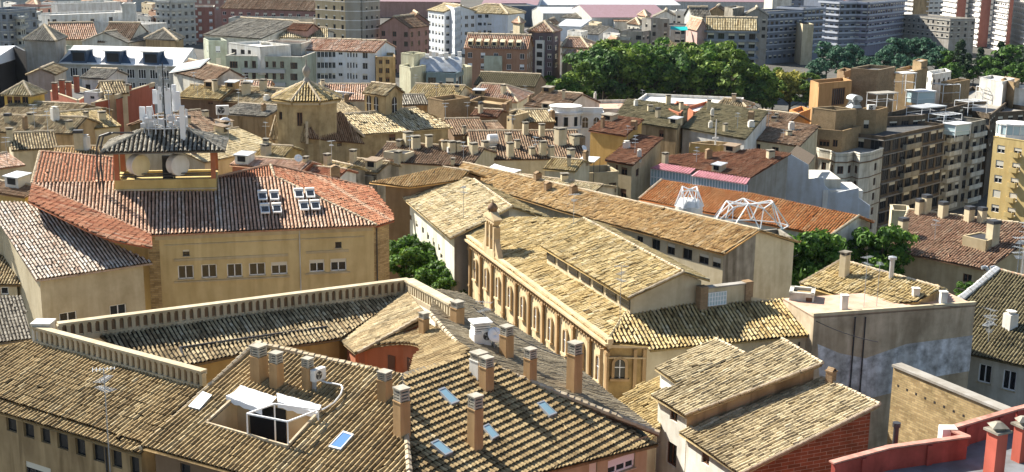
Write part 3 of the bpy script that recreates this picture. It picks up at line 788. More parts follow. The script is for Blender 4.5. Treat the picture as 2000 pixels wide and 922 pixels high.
# white pergola frame and awning
pg = thing('pergola', 'white metal pergola frame with awning standing in the sunken roof terrace', 'pergola', hole[1])
tl, tr, br_, bl_ = [F2.at(*c)+Z*h for c, h in (((537, 822), .95), ((622, 820), .55), ((563, 872), 1.35), ((484, 852), 1.25))]
mb = MB()
for a, b in ((tl, tr), (tr, br_), (br_, bl_), (bl_, tl)): mb.bar(a, b, .055)
for p in (br_, bl_, tl, tr): mb.bar(p, Vector((p.x, p.y, tz)), .05)
mb.build('frame', WMET, pg, pg.location)
def cloth(name, a, b, c, d, parent, mat, sag=.12, val=.28):
    mb = MB(); n = 8; g = lambda i, j: (a*(1-i/n)+b*(i/n))*(1-j/n)+(d*(1-i/n)+c*(i/n))*(j/n)+Z*(-sag*math.sin(math.pi*j/n)+.02*math.sin(i*2.4))
    for i in range(n):
        for j in range(n): mb.poly([g(i, j), g(i+1, j), g(i+1, j+1), g(i, j+1)])
        mb.poly([g(i, n), g(i+1, n), g(i+1, n)-Z*(val+.05*(i % 2)), g(i, n)-Z*(val+.05*((i+1) % 2))])
    o = mb.build(name, mat, parent, parent.location); s = o.modifiers.new('t', 'SOLIDIFY'); s.thickness = .015; return o
FAB = plain('white_awning', (.80, .81, .84), .8, noise=0)
cloth('awning', F2.at(470, 761)+Z*.25, F2.at(541, 786)+Z*.3, F2.at(512, 812)+Z*.35, F2.at(442, 783)+Z*.3, pg, FAB)
cloth('awning', F2.at(541, 783)+Z*.45, F2.at(628, 802)+Z*.3, F2.at(620, 815)+Z*.25, F2.at(543, 798)+Z*.4, pg, FAB, .05, .3)
tb = thing('table', 'white garden table on the floor of the sunken roof terrace', 'table', (0, 0, 0)); q = P(533, 856, tz+.72); tb.location = (q.x, q.y, tz)
mb = MB(); mb.box((-.6, -.4, .70), (.6, .4, .75)); mb.build('table_top', WHITE, tb)
for sx in (-1, 1):
    for sy in (-1, 1): mb = MB(); mb.box((sx*.5-.03, sy*.32-.03, 0), (sx*.5+.03, sy*.32+.03, .705)); mb.build('leg', WHITE, tb)
for k, (x, y, t) in enumerate(((468, 816, 'upper'), (470, 834, 'lower'))):
    q = P(x, y, tz+.5); c = thing('garden_chair', 'white slatted garden chair against the terrace door, the %s one' % t, 'chair', (q.x, q.y, tz), 'white chairs on the roof terrace', rz=.5)
    mb = MB(); mb.box((-.25, -.25, .42), (.25, .25, .46)); mb.build('seat', WHITE, c)
    mb = MB(); [mb.box((-.25, .22, .48+i*.12), (.25, .25, .57+i*.12)) for i in range(4)]; mb.build('backrest', WHITE, c)
    for sx in (-1, 1):
        for sy in (-1, 1): mb = MB(); mb.box((sx*.22-.02, sy*.22-.02, 0), (sx*.22+.02, sy*.22+.02, .425)); mb.build('leg', WHITE, c)
# skylights
GB2 = plain('skylight_glass_pale', (.62, .68, .72), .12, noise=0, spec=.6)
skylight(root, [(370, 800), (391, 806), (416, 778), (398, 771)], GB2)
skylight(root, [(643, 879), (667, 885), (693, 855), (672, 848)], GLASSB)
for q in ([(853, 767), (866, 762), (896, 790), (880, 796)], [(1046, 793), (1060, 788), (1086, 813), (1071, 819)], [(940, 839), (952, 833), (973, 857), (960, 864)], [(838, 871), (853, 864), (883, 889), (868, 896)]):
    skylight(root, q, plain('skylight_glass_blue', (.22, .36, .44), .08, noise=0, spec=.9))
# chimneys  (foot pixel, height, width)
for (x, y, h, w, d, k) in ((507, 744, 2.1, .85, .85, 'louvre'), (541, 757, 2.05, .65, .7, 'louvre'), (602, 760, 1.8, .55, .6, 'louvre'), (752, 782, 1.65, .7, .7, 'louvre'), (785, 851, 2.6, .75, .75, 'louvre'),
    (828, 651, 1.35, .55, .6, 'louvre'), (935, 737, 1.5, .9, .9, 'louvreW'), (950, 762, 1.95, .7, .7, 'louvre'), (1035, 745, 2.0, .65, .65, 'louvre'), (928, 875, 2.9, .7, .7, 'louvre')):
    chimney(root, x, y, h, w*.84, d*.84, k, rz=.72 if x > 770 else -.58+1.57)
for (x, y, h, w) in ((893, 632, 1.5, .65), (989, 698, 2.0, .62), (1121, 768, 3.1, .65)): chimney(root, x, y, h, w, w, 'louvre', rz=.72)
# vents, AC, aerials
def ac_unit(px, py, label, s=1.0, rz=0.0, lift=.45, pos=None, group='air conditioners on the roofs'):
    if pos is None:
        q = hit(px, py)
        if q is None: print('ac misses', px, py); return
        pos = q[0]
    t = thing('air_conditioner', label, 'air conditioner', pos+Z*0, group, rz=rz)
    mb = MB(); mb.box((-.42*s, -.16*s, lift), (.42*s, .16*s, lift+.62*s))
    for i in range(6): mb.box((.2*s, -.17*s, lift+.08*s+i*.08*s), (.4*s, -.161*s, lift+.11*s+i*.08*s))
    mb.build('casing', WHITE, t)
    mb = MB(); n = 14; c = Vector((-.1*s, -.165*s, lift+.31*s))
    for i in range(n):
        a, b = 2*math.pi*i/n, 2*math.pi*(i+1)/n; mb.poly([c, c+Vector((math.cos(a), 0, math.sin(a)))*.23*s, c+Vector((math.cos(b), 0, math.sin(b)))*.23*s])
    for i in range(3):
        a = i*2.1; mb.poly([c-Vector((0, .01, 0)), c+Vector((math.cos(a)*.2*s, -.01, math.sin(a)*.2*s)), c+Vector((math.cos(a+.6)*.2*s, -.01, math.sin(a+.6)*.2*s))], 1)
    mb.build('fan', [DMET, GMET], t)
    for sx in (-1, 1): mb = MB(); mb.box((sx*.3*s-.03, -.14*s, -.4), (sx*.3*s+.03, .14*s, lift-.002)); mb.build('bracket', GMET, t)
    return t
ac_unit(622, 757, 'white air conditioner hung on the third chimney of the front roof, white pipe leaving it', 1.05, rz=.95, lift=.45)
ac_unit(953, 676, 'white air conditioner beside the large louvred vent box on the rear roof', 1.15, rz=.35, lift=.35)
vt = thing('vent_box', 'large white louvred ventilation box with flat top on the brown rear roof', 'vent', hit(938, 670)[0]); vt.rotation_euler = (0, 0, .35)
mb = MB(); mb.box((-.55, -.5, -.5), (.55, .5, .75)); mb.build('base', WHITE, vt)
mb = MB(); [mb.box((-.5, -.45, .76+i*.15), (.5, .45, .85+i*.15)) for i in range(4)]; mb.box((-.62, -.56, 1.36), (.62, .56, 1.45)); mb.build('louvres', WHITE, vt)
mb = MB(); mb.box((-.35, -.3, .74), (.35, .3, 1.37)); mb.build('core', DMET, vt)
# white pipe over the tiles
pp = thing('pipe', 'thin white pipe winding over the roof tiles from the air conditioner to the terrace', 'pipe', F2.at(630, 745))
mb = MB(); pts = [F2.at(*c)+F2.N*.16 for c in ((628, 748), (640, 752), (655, 754), (668, 757), (671, 763), (667, 775), (655, 790), (640, 800), (630, 805))]
for a, b in zip(pts[:-1], pts[1:]): mb.bar(a, b, .05, n=6)
mb.build('tube', WHITE, pp, pp.location)
def dish(pos, label, r=.45, az=0.0, el=.5, mast=.8, group='satellite dishes on the roofs', mat=None, cat='satellite dish'):
    t = thing('satellite_dish', label, cat, pos, group, rz=az)
    mb = MB(); mb.bar((0, 0, -.4), (0, 0, mast), .03, n=6); mb.build('mast', GMET, t)
    mb = MB(); n = 14; R = Matrix.Translation((0, -.05, mast)) @ Matrix.Rotation(math.pi/2-el, 4, 'X')
    rings = [(0, 0), (.5, .045), (1, .18)]; mb.lathe((0, 0, 0), [(r*a+.001, r*b) for a, b in rings], n)
    mb.v = [tuple(R @ Vector(v)) for v in mb.v]; o = mb.build('reflector', mat or WMET, t, smooth=True); s = o.modifiers.new('t', 'SOLIDIFY'); s.thickness = .02
    mb = MB(); f = R @ Vector((0, 0, r*.95)); mb.bar(R @ Vector((0, r*.9, r*.16)), f, .015, n=4); mb.bar(f, f+(R.to_3x3() @ Vector((0, 0, .1))), .04, n=6); mb.build('feed_arm', GMET, t); return t
dish(hit(966, 682)[0], 'white satellite dish between the louvred vent box and the next chimney', .5, .4, .6, .9)
def aerial(pos, label, h=3.5, rz=0.0, yagi=3, L=1.0, group='television aerials on the roofs', r=.025):
    t = thing('television_aerial', label, 'aerial', pos, group, rz=rz)
    mb = MB(); mb.bar((0, 0, -.5), (0, 0, h), max(r, .02), n=5); mb.build('mast', GMET, t)
    mb = MB(); rr = max(.012, r*.6)
    for k in range(yagi):
        z = h-.1-k*.55; a = k*1.1; dx = Vector((math.cos(a), math.sin(a), 0)); dy = Vector((-dx.y, dx.x, 0)); c = Vector((0, 0, z)); mb.bar(c-dx*L*.5, c+dx*L*.5, rr*1.2)
        for i in range(7): p = c+dx*L*(-.5+i/6); w = .32*(1-.06*i); mb.bar(p-dy*w*L, p+dy*w*L, rr)
    mb.bar((0, 0, h-.2-(yagi-1)*.55), (0, 0, h), rr*1.6); mb.build('elements', GMET, t); return t
# tall mast with grid aerial by the left roof
q = F1b.at(212, 870); 
aerial(Vector((q.x, q.y, q.z-1)), 'tall thin mast with a grid aerial rising in front of the bottom left roof', 5.4, .3, 3, 1.1, r=.035)
def hollow_gable(*a): pass
def obj_poly(name, pts, mat, root):
    mb = MB(); mb.poly(pts); return mb.build(name, mat, root, root.location)
# ================= big red-roofed building, left =================
M1 = Slope((295, 458), (718, 440), 16, 18)
pk = M1.at(528, 322); cr = M1.at(735, 440); cr2 = P(770, 430, 16)
Mr = Pl3(pk, cr, cr2)
front = [M1.at(295, 459), cr, M1.at(640, 395), M1.at(537, 346), M1.at(62, 359)]
tri = [M1.at(420, 348), M1.at(537, 346), pk]
right = [pk, M1.at(537, 346), M1.at(640, 395), cr, cr2, Mr.at(768, 417), Mr.at(727, 368)]
Mu = Pl3(M1.at(62, 359), M1.at(215, 355), P(78, 297, 20.4))
upl = [M1.at(62, 359), M1.at(222, 355), Mu.at(222, 309), Mu.at(78, 297)]
Md = Pl3(M1.at(62, 359), M1.at(295, 459), P(177, 453, 17.0))
dg = [M1.at(62, 359), M1.at(295, 459), Md.at(297, 483), Md.at(221, 470), Md.at(177, 453), Md.at(55, 393)]
root = thing('red_roofed_building', 'large beige building on the left under a wide weathered red hipped roof carrying the antenna tower', 'building', (front[0].x+8, front[0].y, 0)); RB = root
root['label'] = 'large beige building on the left, wide red hipped roof carrying the antenna tower'
tiles(front, T_PINK, root, pitch=.34, row=.5, amp=.13, step=.25, rough=.6); tiles(tri, T_RED, root); tiles(right, T_RED, root, pitch=.3); tiles(upl, T_RED, root, pitch=.34, row=.55); tiles(dg, T_RED, root, pitch=.34, row=.55)
cap(root, pk, M1.at(537, 346)); cap(root, M1.at(537, 346), M1.at(640, 395)); cap(root, M1.at(640, 395), cr); cap(root, M1.at(62, 359), M1.at(295, 459), T_RED, r=.1); cap(root, upl[3], upl[0]); cap(root, upl[3], upl[2], T_RED); cap(root, M1.at(420, 348), pk, T_RED)
cap(root, pk, Mr.at(727, 368), T_RED, r=.12)
bk = [M1.at(295, 459), cr, cr2, Mr.at(768, 417), Mr.at(727, 368), pk+Vector((0, .5, 0)), M1.at(420, 348), M1.at(222, 350), Mu.at(222, 309), Mu.at(78, 297), M1.at(62, 359)]
wpx = [(348, 518, 378, 545), (393, 516, 424, 543), (443, 515, 474, 541), (487, 513, 518, 538), (530, 511, 561, 536), (604, 507, 634, 531), (646, 505, 676, 529), (357, 488, 370, 500, 'dark'), (655, 472, 667, 485, 'dark')]
lpw = walls(root, bk, 0, plain('institute_render', (.64, .51, .27), .9, noise=.06), ins=.5, px=wpx, alt=[(745, 500, B_OCHRE)], sills=True, bl=(0, 0, .3))
# quoin, string lines and window surrounds on the front wall
a, b = [(p, lpw[(i+1) % len(lpw)]) for i, p in enumerate(lpw) if abs(project(p)[0]-298) < 25 and abs(project(lpw[(i+1) % len(lpw)])[0]-725) < 40][0]
d, o, L = frame_axes(a, b)
def onw(px, py, a=a, o=o):
    dr = ray(px, py); return EYE+dr*((a-EYE).dot(o)/dr.dot(o))
def panel(name, x0, y0, x1, y1, mat, t=.05, root=root, a=a, o=o, d=d):
    p = onw((x0+x1)/2, (y0+y1)/2, a, o); w = (onw(x1, (y0+y1)/2, a, o)-onw(x0, (y0+y1)/2, a, o)).length; h = abs(onw((x0+x1)/2, y0, a, o).z-onw((x0+x1)/2, y1, a, o).z)
    mb = MB(); mb.obox(p+o*t/2, d, o, (0, 0, 1), w/2, t/2, h/2); return mb.build(name, mat, root, root.location)
Wb2 = plain('plaster_beige_light', (.56, .47, .31), .9)
panel('quoin', 293, 465, 315, 640, B_OCHRE, .06)
mb = MB()
for (x0, x1, y) in ((340, 566, 548.5), (597, 684, 534.5)): 
    p, q = onw(x0, y+ (3 if x0 == 340 else 1)), onw(x1, y-(6 if x0 == 340 else 2)); q.z = p.z; mb.obox((p+q)/2+o*.09, d, o, (0, 0, 1), (q-p).length/2, .088, .07)
    mb.obox((p+q)/2+o*.05+Vector((0, 0, 2.1)), d, o, (0, 0, 1), (q-p).length/2-.1, .048, .12)
mb.obox((a+b)/2+o*.07-Vector((0, 0, .25)), d, o, (0, 0, 1), L/2-.1, .068, .22); mb.obox((a+b)/2+o*.05-Vector((0, 0, 1.0)), d, o, (0, 0, 1), L/2-.9, .047, .05)
mb.build('string_course', Wb2, root, root.location)
# ---- antenna tower on the ridge ----
ta = M1.at(225, 374); tb_ = M1.at(423, 374); tb_ = ta+(tb_-ta).normalized()*((tb_-ta).length)
d, o, L = frame_axes(ta, tb_); W = 5.2; z0 = ta.z-.6; z1 = ta.z+1.05; z2 = z1+2.75
tw = thing('antenna_tower', 'open ochre rooftop tower with a small tiled roof, holding two drum antennas', 'tower', (ta.x+L/2*d.x, ta.y, z0))
off = tw.location; c0 = (ta+tb_)/2-o*W/2
mb = MB()
for s in (0, 1):
    cc_ = (ta+tb_)/2-o*(.2 if s == 0 else W-.2); mb.obox((cc_.x, cc_.y, (z0+z1)/2), d, o, (0, 0, 1), L/2, .2, (z1-z0)/2)
for s in (-1, 1): cc_ = c0+d*s*(L/2-.2); mb.obox((cc_.x, cc_.y, (z0+z1)/2), d, o, (0, 0, 1), .2, W/2-.402, (z1-z0)/2)
mb.obox((c0.x, c0.y, z1-.5), d, o, (0, 0, 1), L/2-.41, W/2-.41, .06)
mb.build('base_wall', plain('tower_ochre', (.60, .45, .18), .9, stain=.15), tw, off)
m = MB(); q = (ta+tb_)/2; m.obox((q.x+o.x*.05, q.y+o.y*.05, z0+.72), d, o, (0, 0, 1), L/2+.06, .10, .07); m.build('drip_ledge', STONE, tw, off)
for s in (-1, 1):
    for f in (.24, W-.24):
        cc_ = (ta+tb_)/2+d*s*(L/2-.24)-o*f; m = MB(); m.obox((cc_.x, cc_.y, (z1+z2)/2), d, o, (0, 0, 1), .22, .22, (z2-z1)/2-.002); m.build('post', W_TERRA, tw, off)
m = MB()
for f in (.24, W-.24): cc_ = (ta+tb_)/2-o*f; m.obox((cc_.x, cc_.y, z2+.1), d, o, (0, 0, 1), L/2, .12, .1)
for zz in (z1+.25, z1+.5): cc_ = (ta+tb_)/2-o*.5; m.obox((cc_.x, cc_.y, zz), d, o, (0, 0, 1), L/2-.45, .05, .05)
m.build('beam', DMET, tw, off)
ov = 1.0; q4 = [c0-d*(L/2+ov)+o*(W/2+ov), c0+d*(L/2+ov)+o*(W/2+ov), c0+d*(L/2+ov)-o*(W/2+ov), c0-d*(L/2+ov)-o*(W/2+ov)]
q4 = [Vector((p.x, p.y, z2+.12)) for p in q4]; rz_ = 1.75; ra = Vector((c0.x, c0.y, z2+rz_))-d*1.9; rb = ra+d*3.8
for pl in ([q4[0], q4[1], rb, ra], [q4[2], q4[3], ra, rb], [q4[1], q4[2], rb], [q4[3], q4[0], ra]): tiles(pl, T_GREY, tw, pitch=.42, row=.5, amp=.14)
cap(tw, ra, rb, T_GREY)
for e, r_ in ((0, ra), (3, ra), (1, rb), (2, rb)): cap(tw, q4[e], r_, T_GREY)
CREAM = plain('drum_cream', (.78, .68, .42), .6, noise=.05); PALEM = plain('drum_grey', (.76, .76, .74), .6, noise=.05)
def drum(px, py, mat, label):
    dr = ray(px, py); cc_ = (ta+tb_)/2-o*.9; q = EYE+dr*((cc_-EYE).dot(o)/dr.dot(o))
    t = thing('drum_antenna', label, 'antenna', q, 'drum antennas in the rooftop tower', rz=.85)
    R = Matrix.Rotation(math.pi/2, 4, 'X')
    mb = MB(); mb.lathe((0, 0, 0), [(.01, -.5), (1.02, -.48), (1.04, .45), (1.0, .5)], 28); mb.v = [tuple(R @ Vector(v)) for v in mb.v]; mb.build('drum', WHITE, t, smooth=False)
    mb = MB(); mb.lathe((0, 0, 0), [(1.0, .501), (.9, .54), (.01, .58)], 28); mb.v = [tuple(R @ Vector(v)) for v in mb.v]; mb.build('face', mat, t, smooth=True)
    mb = MB(); mb.bar((0, .6, -1.5), (0, .6, 1.4), .09, n=8); mb.obox((0, .55, 0), (1, 0, 0), (0, 1, 0), (0, 0, 1), .3, .12, .3); mb.build('mount', DMET, t)
drum(270, 322, CREAM, 'left drum antenna in the tower, cream face'); drum(347, 322, PALEM, 'right drum antenna in the tower, pale grey face')
eq = thing('equipment_cabinet', 'dark equipment cabinet between the two drum antennas', 'cabinet', (c0.x-o.x*.2, c0.y-o.y*.2, z1-.44), rz=.2)
m = MB(); m.box((-.5, -.3, 0), (.5, .3, 2.3)); m.build('body', DMET, eq); m = MB(); m.box((-.4, -.33, .2), (.4, -.305, 2.1)); m.build('door', plain('charcoal', (.03, .03, .035), .5, noise=0), eq)
# masts and panel antennas above the tower roof
ms = thing('mobile_phone_mast', 'lattice of white panel antennas and steel tubes standing on the tower roof', 'antenna mast', (ra+rb)/2)
off = ms.location; m = MB(); top = (ra+rb)/2
m.bar(top-Z*.8, top+Z*6.4, .11, n=8, r2=.05); m.build('pole', DMET, ms, off)
for k, (dx, dy, zz, hh, w) in enumerate(((-.45, .1, 1.6, 2.5, .2), (.35, -.2, 1.5, 2.5, .27), (.95, .1, 1.7, 2.6, .2), (1.75, -1.7, -.9, 3.4, .24), (-2.1, .0, .9, 1.3, .26), (1.4, -1.2, 2.0, 1.8, .2), (-1.4, -.6, .8, 1.5, .26), (-.9, .5, 2.4, 1.4, .2))):
    m = MB(); p = top+d*dx-o*dy; m.obox(p+Z*(zz+hh/2), (d+o*.2*(k % 3)).normalized(), (o-d*.2*(k % 3)).normalized(), Z, w, .12, hh/2); m.build('panel_antenna', WMET, ms, off)
m = MB(); n = 16
for zz, rr in ((.25, 2.1), (1.15, 2.1)):
    for i in range(n):
        a1, a2 = 2*math.pi*i/n, 2*math.pi*(i+1)/n; m.bar(top+d*math.cos(a1)*rr+o*math.sin(a1)*rr*.7+Z*zz, top+d*math.cos(a2)*rr+o*math.sin(a2)*rr*.7+Z*zz, .06)
for i in range(n):
    a1 = 2*math.pi*i/n; p = top+d*math.cos(a1)*2.1+o*math.sin(a1)*1.45; m.bar(p-Z*(.3 if i % 2 else .9), p+Z*(1.3+.6*(i % 3 == 0)), .06)
    if i % 2: m.bar(top+Z*.25, p+Z*.25, .03)
for i in range(16):
    p = top+d*rng.uniform(-2.2, 2.0)+o*rng.uniform(-1.2, 1.3); h_ = rng.uniform(.3, .6); m.obox(p+Z*rng.uniform(.4, 1.3), d, o, Z, rng.uniform(.15, .32), .15, h_/2)
for i in range(8): p = top+d*(-2+i*.55); m.bar(p, p+d*rng.uniform(-.6, .6)+Z*rng.uniform(1, 2.4), .045)
m.build('railing', plain('galvanised', (.55, .57, .60), .5, noise=0), ms, off)
m = MB()
for i, zz in enumerate((3.2, 4.1, 5.0, 5.8)):
    m = MB()
    for j in range(3): a1 = j*2.09+i; m.bar(top+Z*zz, top+Z*(zz+.05)+d*math.cos(a1)*.6+o*math.sin(a1)*.6, .03); m.obox(top+Z*zz+d*math.cos(a1)*.6+o*math.sin(a1)*.6, d, o, Z, .07, .07, .3)
    m.build('crossarm', GMET, ms, off)
cb = thing('cable_loop', 'thick dark cables looping up the left end of the tower roof', 'cable', q4[0])
for k in range(2):
    m = MB(); b_ = q4[0]-d*(.0+.35*k)-o*.5; pts = [b_-Z*3.6, b_-Z*1.2-d*.1, b_+Z*.5, b_+Z*1.5+d*.3, b_+Z*1.8+d*1.2, b_+Z*1.7+d*3-o*.6]
    for p, q_ in zip(pts[:-1], pts[1:]): m.bar(p, q_, .09, n=6)
    m.build('cable', DMET, cb, cb.location)
# solar water heaters
for k, (x, y, l) in enumerate(((513, 391, 'upper left unit of the left cluster'), (536, 391, 'upper right unit of the left cluster'), (518, 417, 'lower left unit of the left cluster'), (541, 416, 'lower right unit of the left cluster'),
        (584, 387, 'upper left unit of the right cluster'), (606, 386, 'upper right unit of the right cluster'), (594, 411, 'lower left unit of the right cluster'), (616, 410, 'lower right unit of the right cluster'))):
    q = hit(x, y)[0]; dd_, oo_, _ = frame_axes(M1.a, M1.b)
    t = thing('solar_heater', 'white solar water heater on the red roof, '+l, 'solar heater', q, 'solar water heaters on the red roof', rz=math.atan2(dd_.y, dd_.x))
    m = MB(); m.hexa([(-.42, -.75, .15), (.42, -.75, .15), (.42, .35, .55), (-.42, .35, .55)], [(-.42, -.75, .27), (.42, -.75, .27), (.42, .35, .67), (-.42, .35, .67)]); m.build('frame', WHITE, t)
    m = MB(); m.poly([(-.33, -.62, .325), (.33, -.62, .325), (.33, .25, .64), (-.33, .25, .64)]); m.build('panel', GLASS, t)
    m = MB(); m.box((-.45, .36, .35), (.45, .85, .86)); m.build('tank', WHITE, t)
    for sx in (-1, 1): m = MB(); m.bar((sx*.38, -.7, -.3), (sx*.38, -.7, .2), .03); m.build('leg', GMET, t); m = MB(); m.bar((sx*.38, .6, -.3), (sx*.38, .6, .36), .03); m.build('leg', GMET, t)
# ---- front-left house with pale roof ----
L2 = Slope((70, 547), (297, 513), 14, 18)
pl = L2.pts((70, 547), (298, 513), (277, 502), (60, 398), (-60, 384), (-40, 372))
pl = L2.pts((70, 547), (298, 513), (277, 502), (52, 396), (-70, 392), (-10, 420))
house('pale_roofed_house', 'beige house at the left edge with a sunlit pinkish white tiled roof', 'house', [pl], T_WHITISH, W_CREAM, tk=dict(pitch=.32, row=.5, amp=.11), caps=False,
      kw=dict(ins=.45, px=[(116, 609, 151, 634), (215, 595, 247, 620)], alt=[], sills=True))
sh = Slope((-30, 557), (40, 556), 12.2, 18); house('annex', 'small tiled annex with one little window at the left edge', 'house', [sh.pts((-60, 557), (40, 556), (20, 497), (-60, 499))], T_TAN, W_CREAM, kw=dict(px=[(1, 561, 16, 575)]))
sh = Slope((-60, 677), (62, 661), 12.6, 18); house('annex', 'low annex with half-shaded tiled roof in the corner left of the balustrade', 'house', [sh.pts((-60, 677), (62, 661), (42, 578), (-60, 580))], T_GREY, W_CREAM)
# small roofs between the pale roof and the red wing
G('house', 'small house at the left edge with a pinkish tiled roof and white flat dormer', (-40, 335), (50, 322), (55, 298), (-30, 300), 15, 15, T_PINK, W_CREAM)
G('house', 'little ochre dormer house beside the left end of the red roof', (-40, 372), (48, 385), (56, 362), (-30, 350), 16, 16, T_BROWN, W_OCHRE)
q = hit(47, 352); 
if q: chimney(RB, 0, 0, 2.2, .7, .7, 'white', pos=P(45, 372, 16.6))
def planeface(a, b):
    """helpers on the vertical plane through a-b: pixel -> point, and axes"""
    d, o, L = frame_axes(a, b)
    if (a-EYE).dot(o) > 0: o = -o; 
    def at(px, py): dr = ray(px, py); return EYE+dr*((a-EYE).dot(o)/dr.dot(o))
    return at, d, o, L
def arch(root, c, d, o, w, h, glass=GLASS, frame=STONE, name='arched_window', t=.16, fr=.22):
    """round-headed window: stone surround standing proud, dark pane set in it, sill; c = centre on the wall face"""
    n = 8; Zv = Vector((0, 0, 1)); hs = h-w/2
    def ring(r, x): return [c-Zv*h/2-d*r]+[c+Zv*(h/2-w/2)+d*(-math.cos(math.pi*i/n))*r+Zv*math.sin(math.pi*i/n)*r for i in range(n+1)]+[c-Zv*h/2+d*r]
    A = ring(w/2, 0); B = ring(w/2+fr, 0); mb = MB()
    for i in range(len(A)-1):
        mb.poly([A[i]+o*t, A[i+1]+o*t, B[i+1]+o*t, B[i]+o*t]); mb.poly([B[i]+o*t, B[i+1]+o*t, B[i+1], B[i]]); mb.poly([A[i]+o*t, A[i], A[i+1], A[i+1]+o*t])
    wdw = mb.build(name, frame, root, root.location)
    mb = MB(); mb.poly([p+o*.02 for p in A]); mb.build('pane', glass, wdw, root.location)
    mb = MB(); mb.obox(c-Zv*(h/2+.1)+o*.12, d, o, Zv, w/2+fr+.1, .14, .09); mb.build('sill', frame, wdw, root.location)
    mb = MB(); mb.obox(c+o*.05-Zv*.05, d, o, Zv, .03, .025, h/2-.05); mb.obox(c+o*.05+Zv*.1, d, o, Zv, w/2, .022, .03); mb.build('glazing_bar', WMET, wdw, root.location)
# ================= church with the arcaded side wall =================
CS = Slope((945, 490), (1185, 668), 13, 18, 'R')
E0 = CS.at(912, 466); E1 = CS.at(1185, 668)
TR_ = Slope((1270, 681), (1598, 656), 12.7, 18)
nave = [E0, E1, CS.at(1232, 598), CS.at(1330, 560), CS.at(1136, 428), CS.at(968, 423), CS.at(925, 440)]
X0 = CS.at(1232, 598)
root = thing('church', 'ochre brick church with a long arcaded side wall, raised clerestory roof and open bell gable', 'church', ((E0.x+E1.x)/2+4, (E0.y+E1.y)/2, 0)); CHU = root; off = root.location
tiles(nave, T_OCHRE, root, pitch=.3, row=.5, amp=.11, rough=1.5)
tp = [E1, TR_.at(1268, 668)]
Th = Pl3(E1, TR_.at(1270, 681), X0)
tr = [E1, TR_.at(1266, 672), TR_.at(1270, 682), TR_.at(1599, 656), TR_.at(1541, 583), TR_.at(1380, 590), X0]
tiles(tr, T_OCHRE, root, pitch=.32, row=.5, amp=.12, rough=1.2)
cap(root, X0, E1, T_OCHRE)
# lantern (clerestory)
z_l = CS.at(1060, 486).z+1.25; LS = Slope((1056, 481), (1226, 582), z_l, 19, 'R')
l0, l1 = LS.at(1056, 481), LS.at(1226, 583); rg0, rg1 = LS.at(1140, 427), LS.at(1335, 532)
u = LS.up; half = (rg1-l1).dot(u)
bk0 = rg0+u*half*.5-Z*half*.5*math.tan(math.radians(19)); bk1 = rg1+u*half*.5-Z*half*.5*math.tan(math.radians(19))
tiles([l0, l1, rg1, rg0], T_OCHRE, root, pitch=.3, row=.5, amp=.12, rough=1.5); tiles([rg0, rg1, bk1, bk0], T_OCHRE, root, reg=False)
cap(root, rg0, rg1, MORTAR, r=.12); cap(root, l1, rg1, MORTAR, r=.09); cap(root, l0, rg0, T_OCHRE, r=.09)
walls(root, [l0, l1, rg1, bk1, bk0, rg0], 10.5, W_CREAM, ins=.5, name='lantern_wall', drop=.15)
at, d, o, L = planeface(l0, l1)
for i in range(7):
    p = l0+(l1-l0)*((i+.55)/7.1)-Z*.72-o*.48; mb = MB(); mb.obox(p+o*.04, d, o, Z, L/7*.36, .035, .36); mb.build('clerestory_window', GLASS, root, off)
# walls
lw2 = walls(root, [E0, E1, TR_.at(1266, 672), TR_.at(1599, 656), TR_.at(1541, 583), CS.at(1330, 560), CS.at(1136, 428), CS.at(968, 423)], 0, W_CREAM, ins=.35, alt=[(1030, 640, plain('facade_plaster', (.74, .60, .37), .9, stain=.3)), (1210, 720, plain('church_end_wall', (.44, .31, .14), .95, noise=.25, stain=.3))], drop=.1)
a = E0; b = E1
at, d, o, L = planeface(a+Vector((0, 0, 0)), b); sh = o*-.30
BRK = plain('pilaster_brick', (.50, .34, .18), .9, stain=.3); ST2 = plain('church_stone', (.64, .50, .31), .9)
mb = MB(); mb.obox((a+b)/2+sh+o*.12-Z*.35, d, o, Z, L/2+.2, .14, .12); mb.obox((a+b)/2+sh+o*.25-Z*.14, d, o, Z, L/2+.3, .3, .09); mb.obox((a+b)/2+sh+o*.1+Z*.12, d, o, Z, L/2+.3, .22, .17)
mb.build('cornice', ST2, root, off)
n = int(L/.55)
for i in range(n): mb = MB(); p = a+d*(.3+i*.55)+sh-Z*.66; mb.obox(p+o*.12, d, o, Z, .13, .11, .18); mb.build('dentil', BRK, root, off)
NB = 10
for i in range(NB+1):
    p = a+d*(.3+(L-.6)*i/NB)+sh-Z*.9; mb = MB(); mb.obox(p+o*.1-Z*3.6, d, o, Z, .2, .1, 3.7); mb.obox(p+o*.12-Z*.1, d, o, Z, .3, .13, .14); mb.obox(p+o*.12-Z*3.9, d, o, Z, .3, .13, .12); mb.build('pilaster', BRK, root, off)
for i in range(NB):
    c = a+d*(.3+(L-.6)*(i+.5)/NB)+sh-Z*2.75; arch(root, c, d, o, .66, 2.0, frame=ST2, glass=SHUTB, fr=.15)
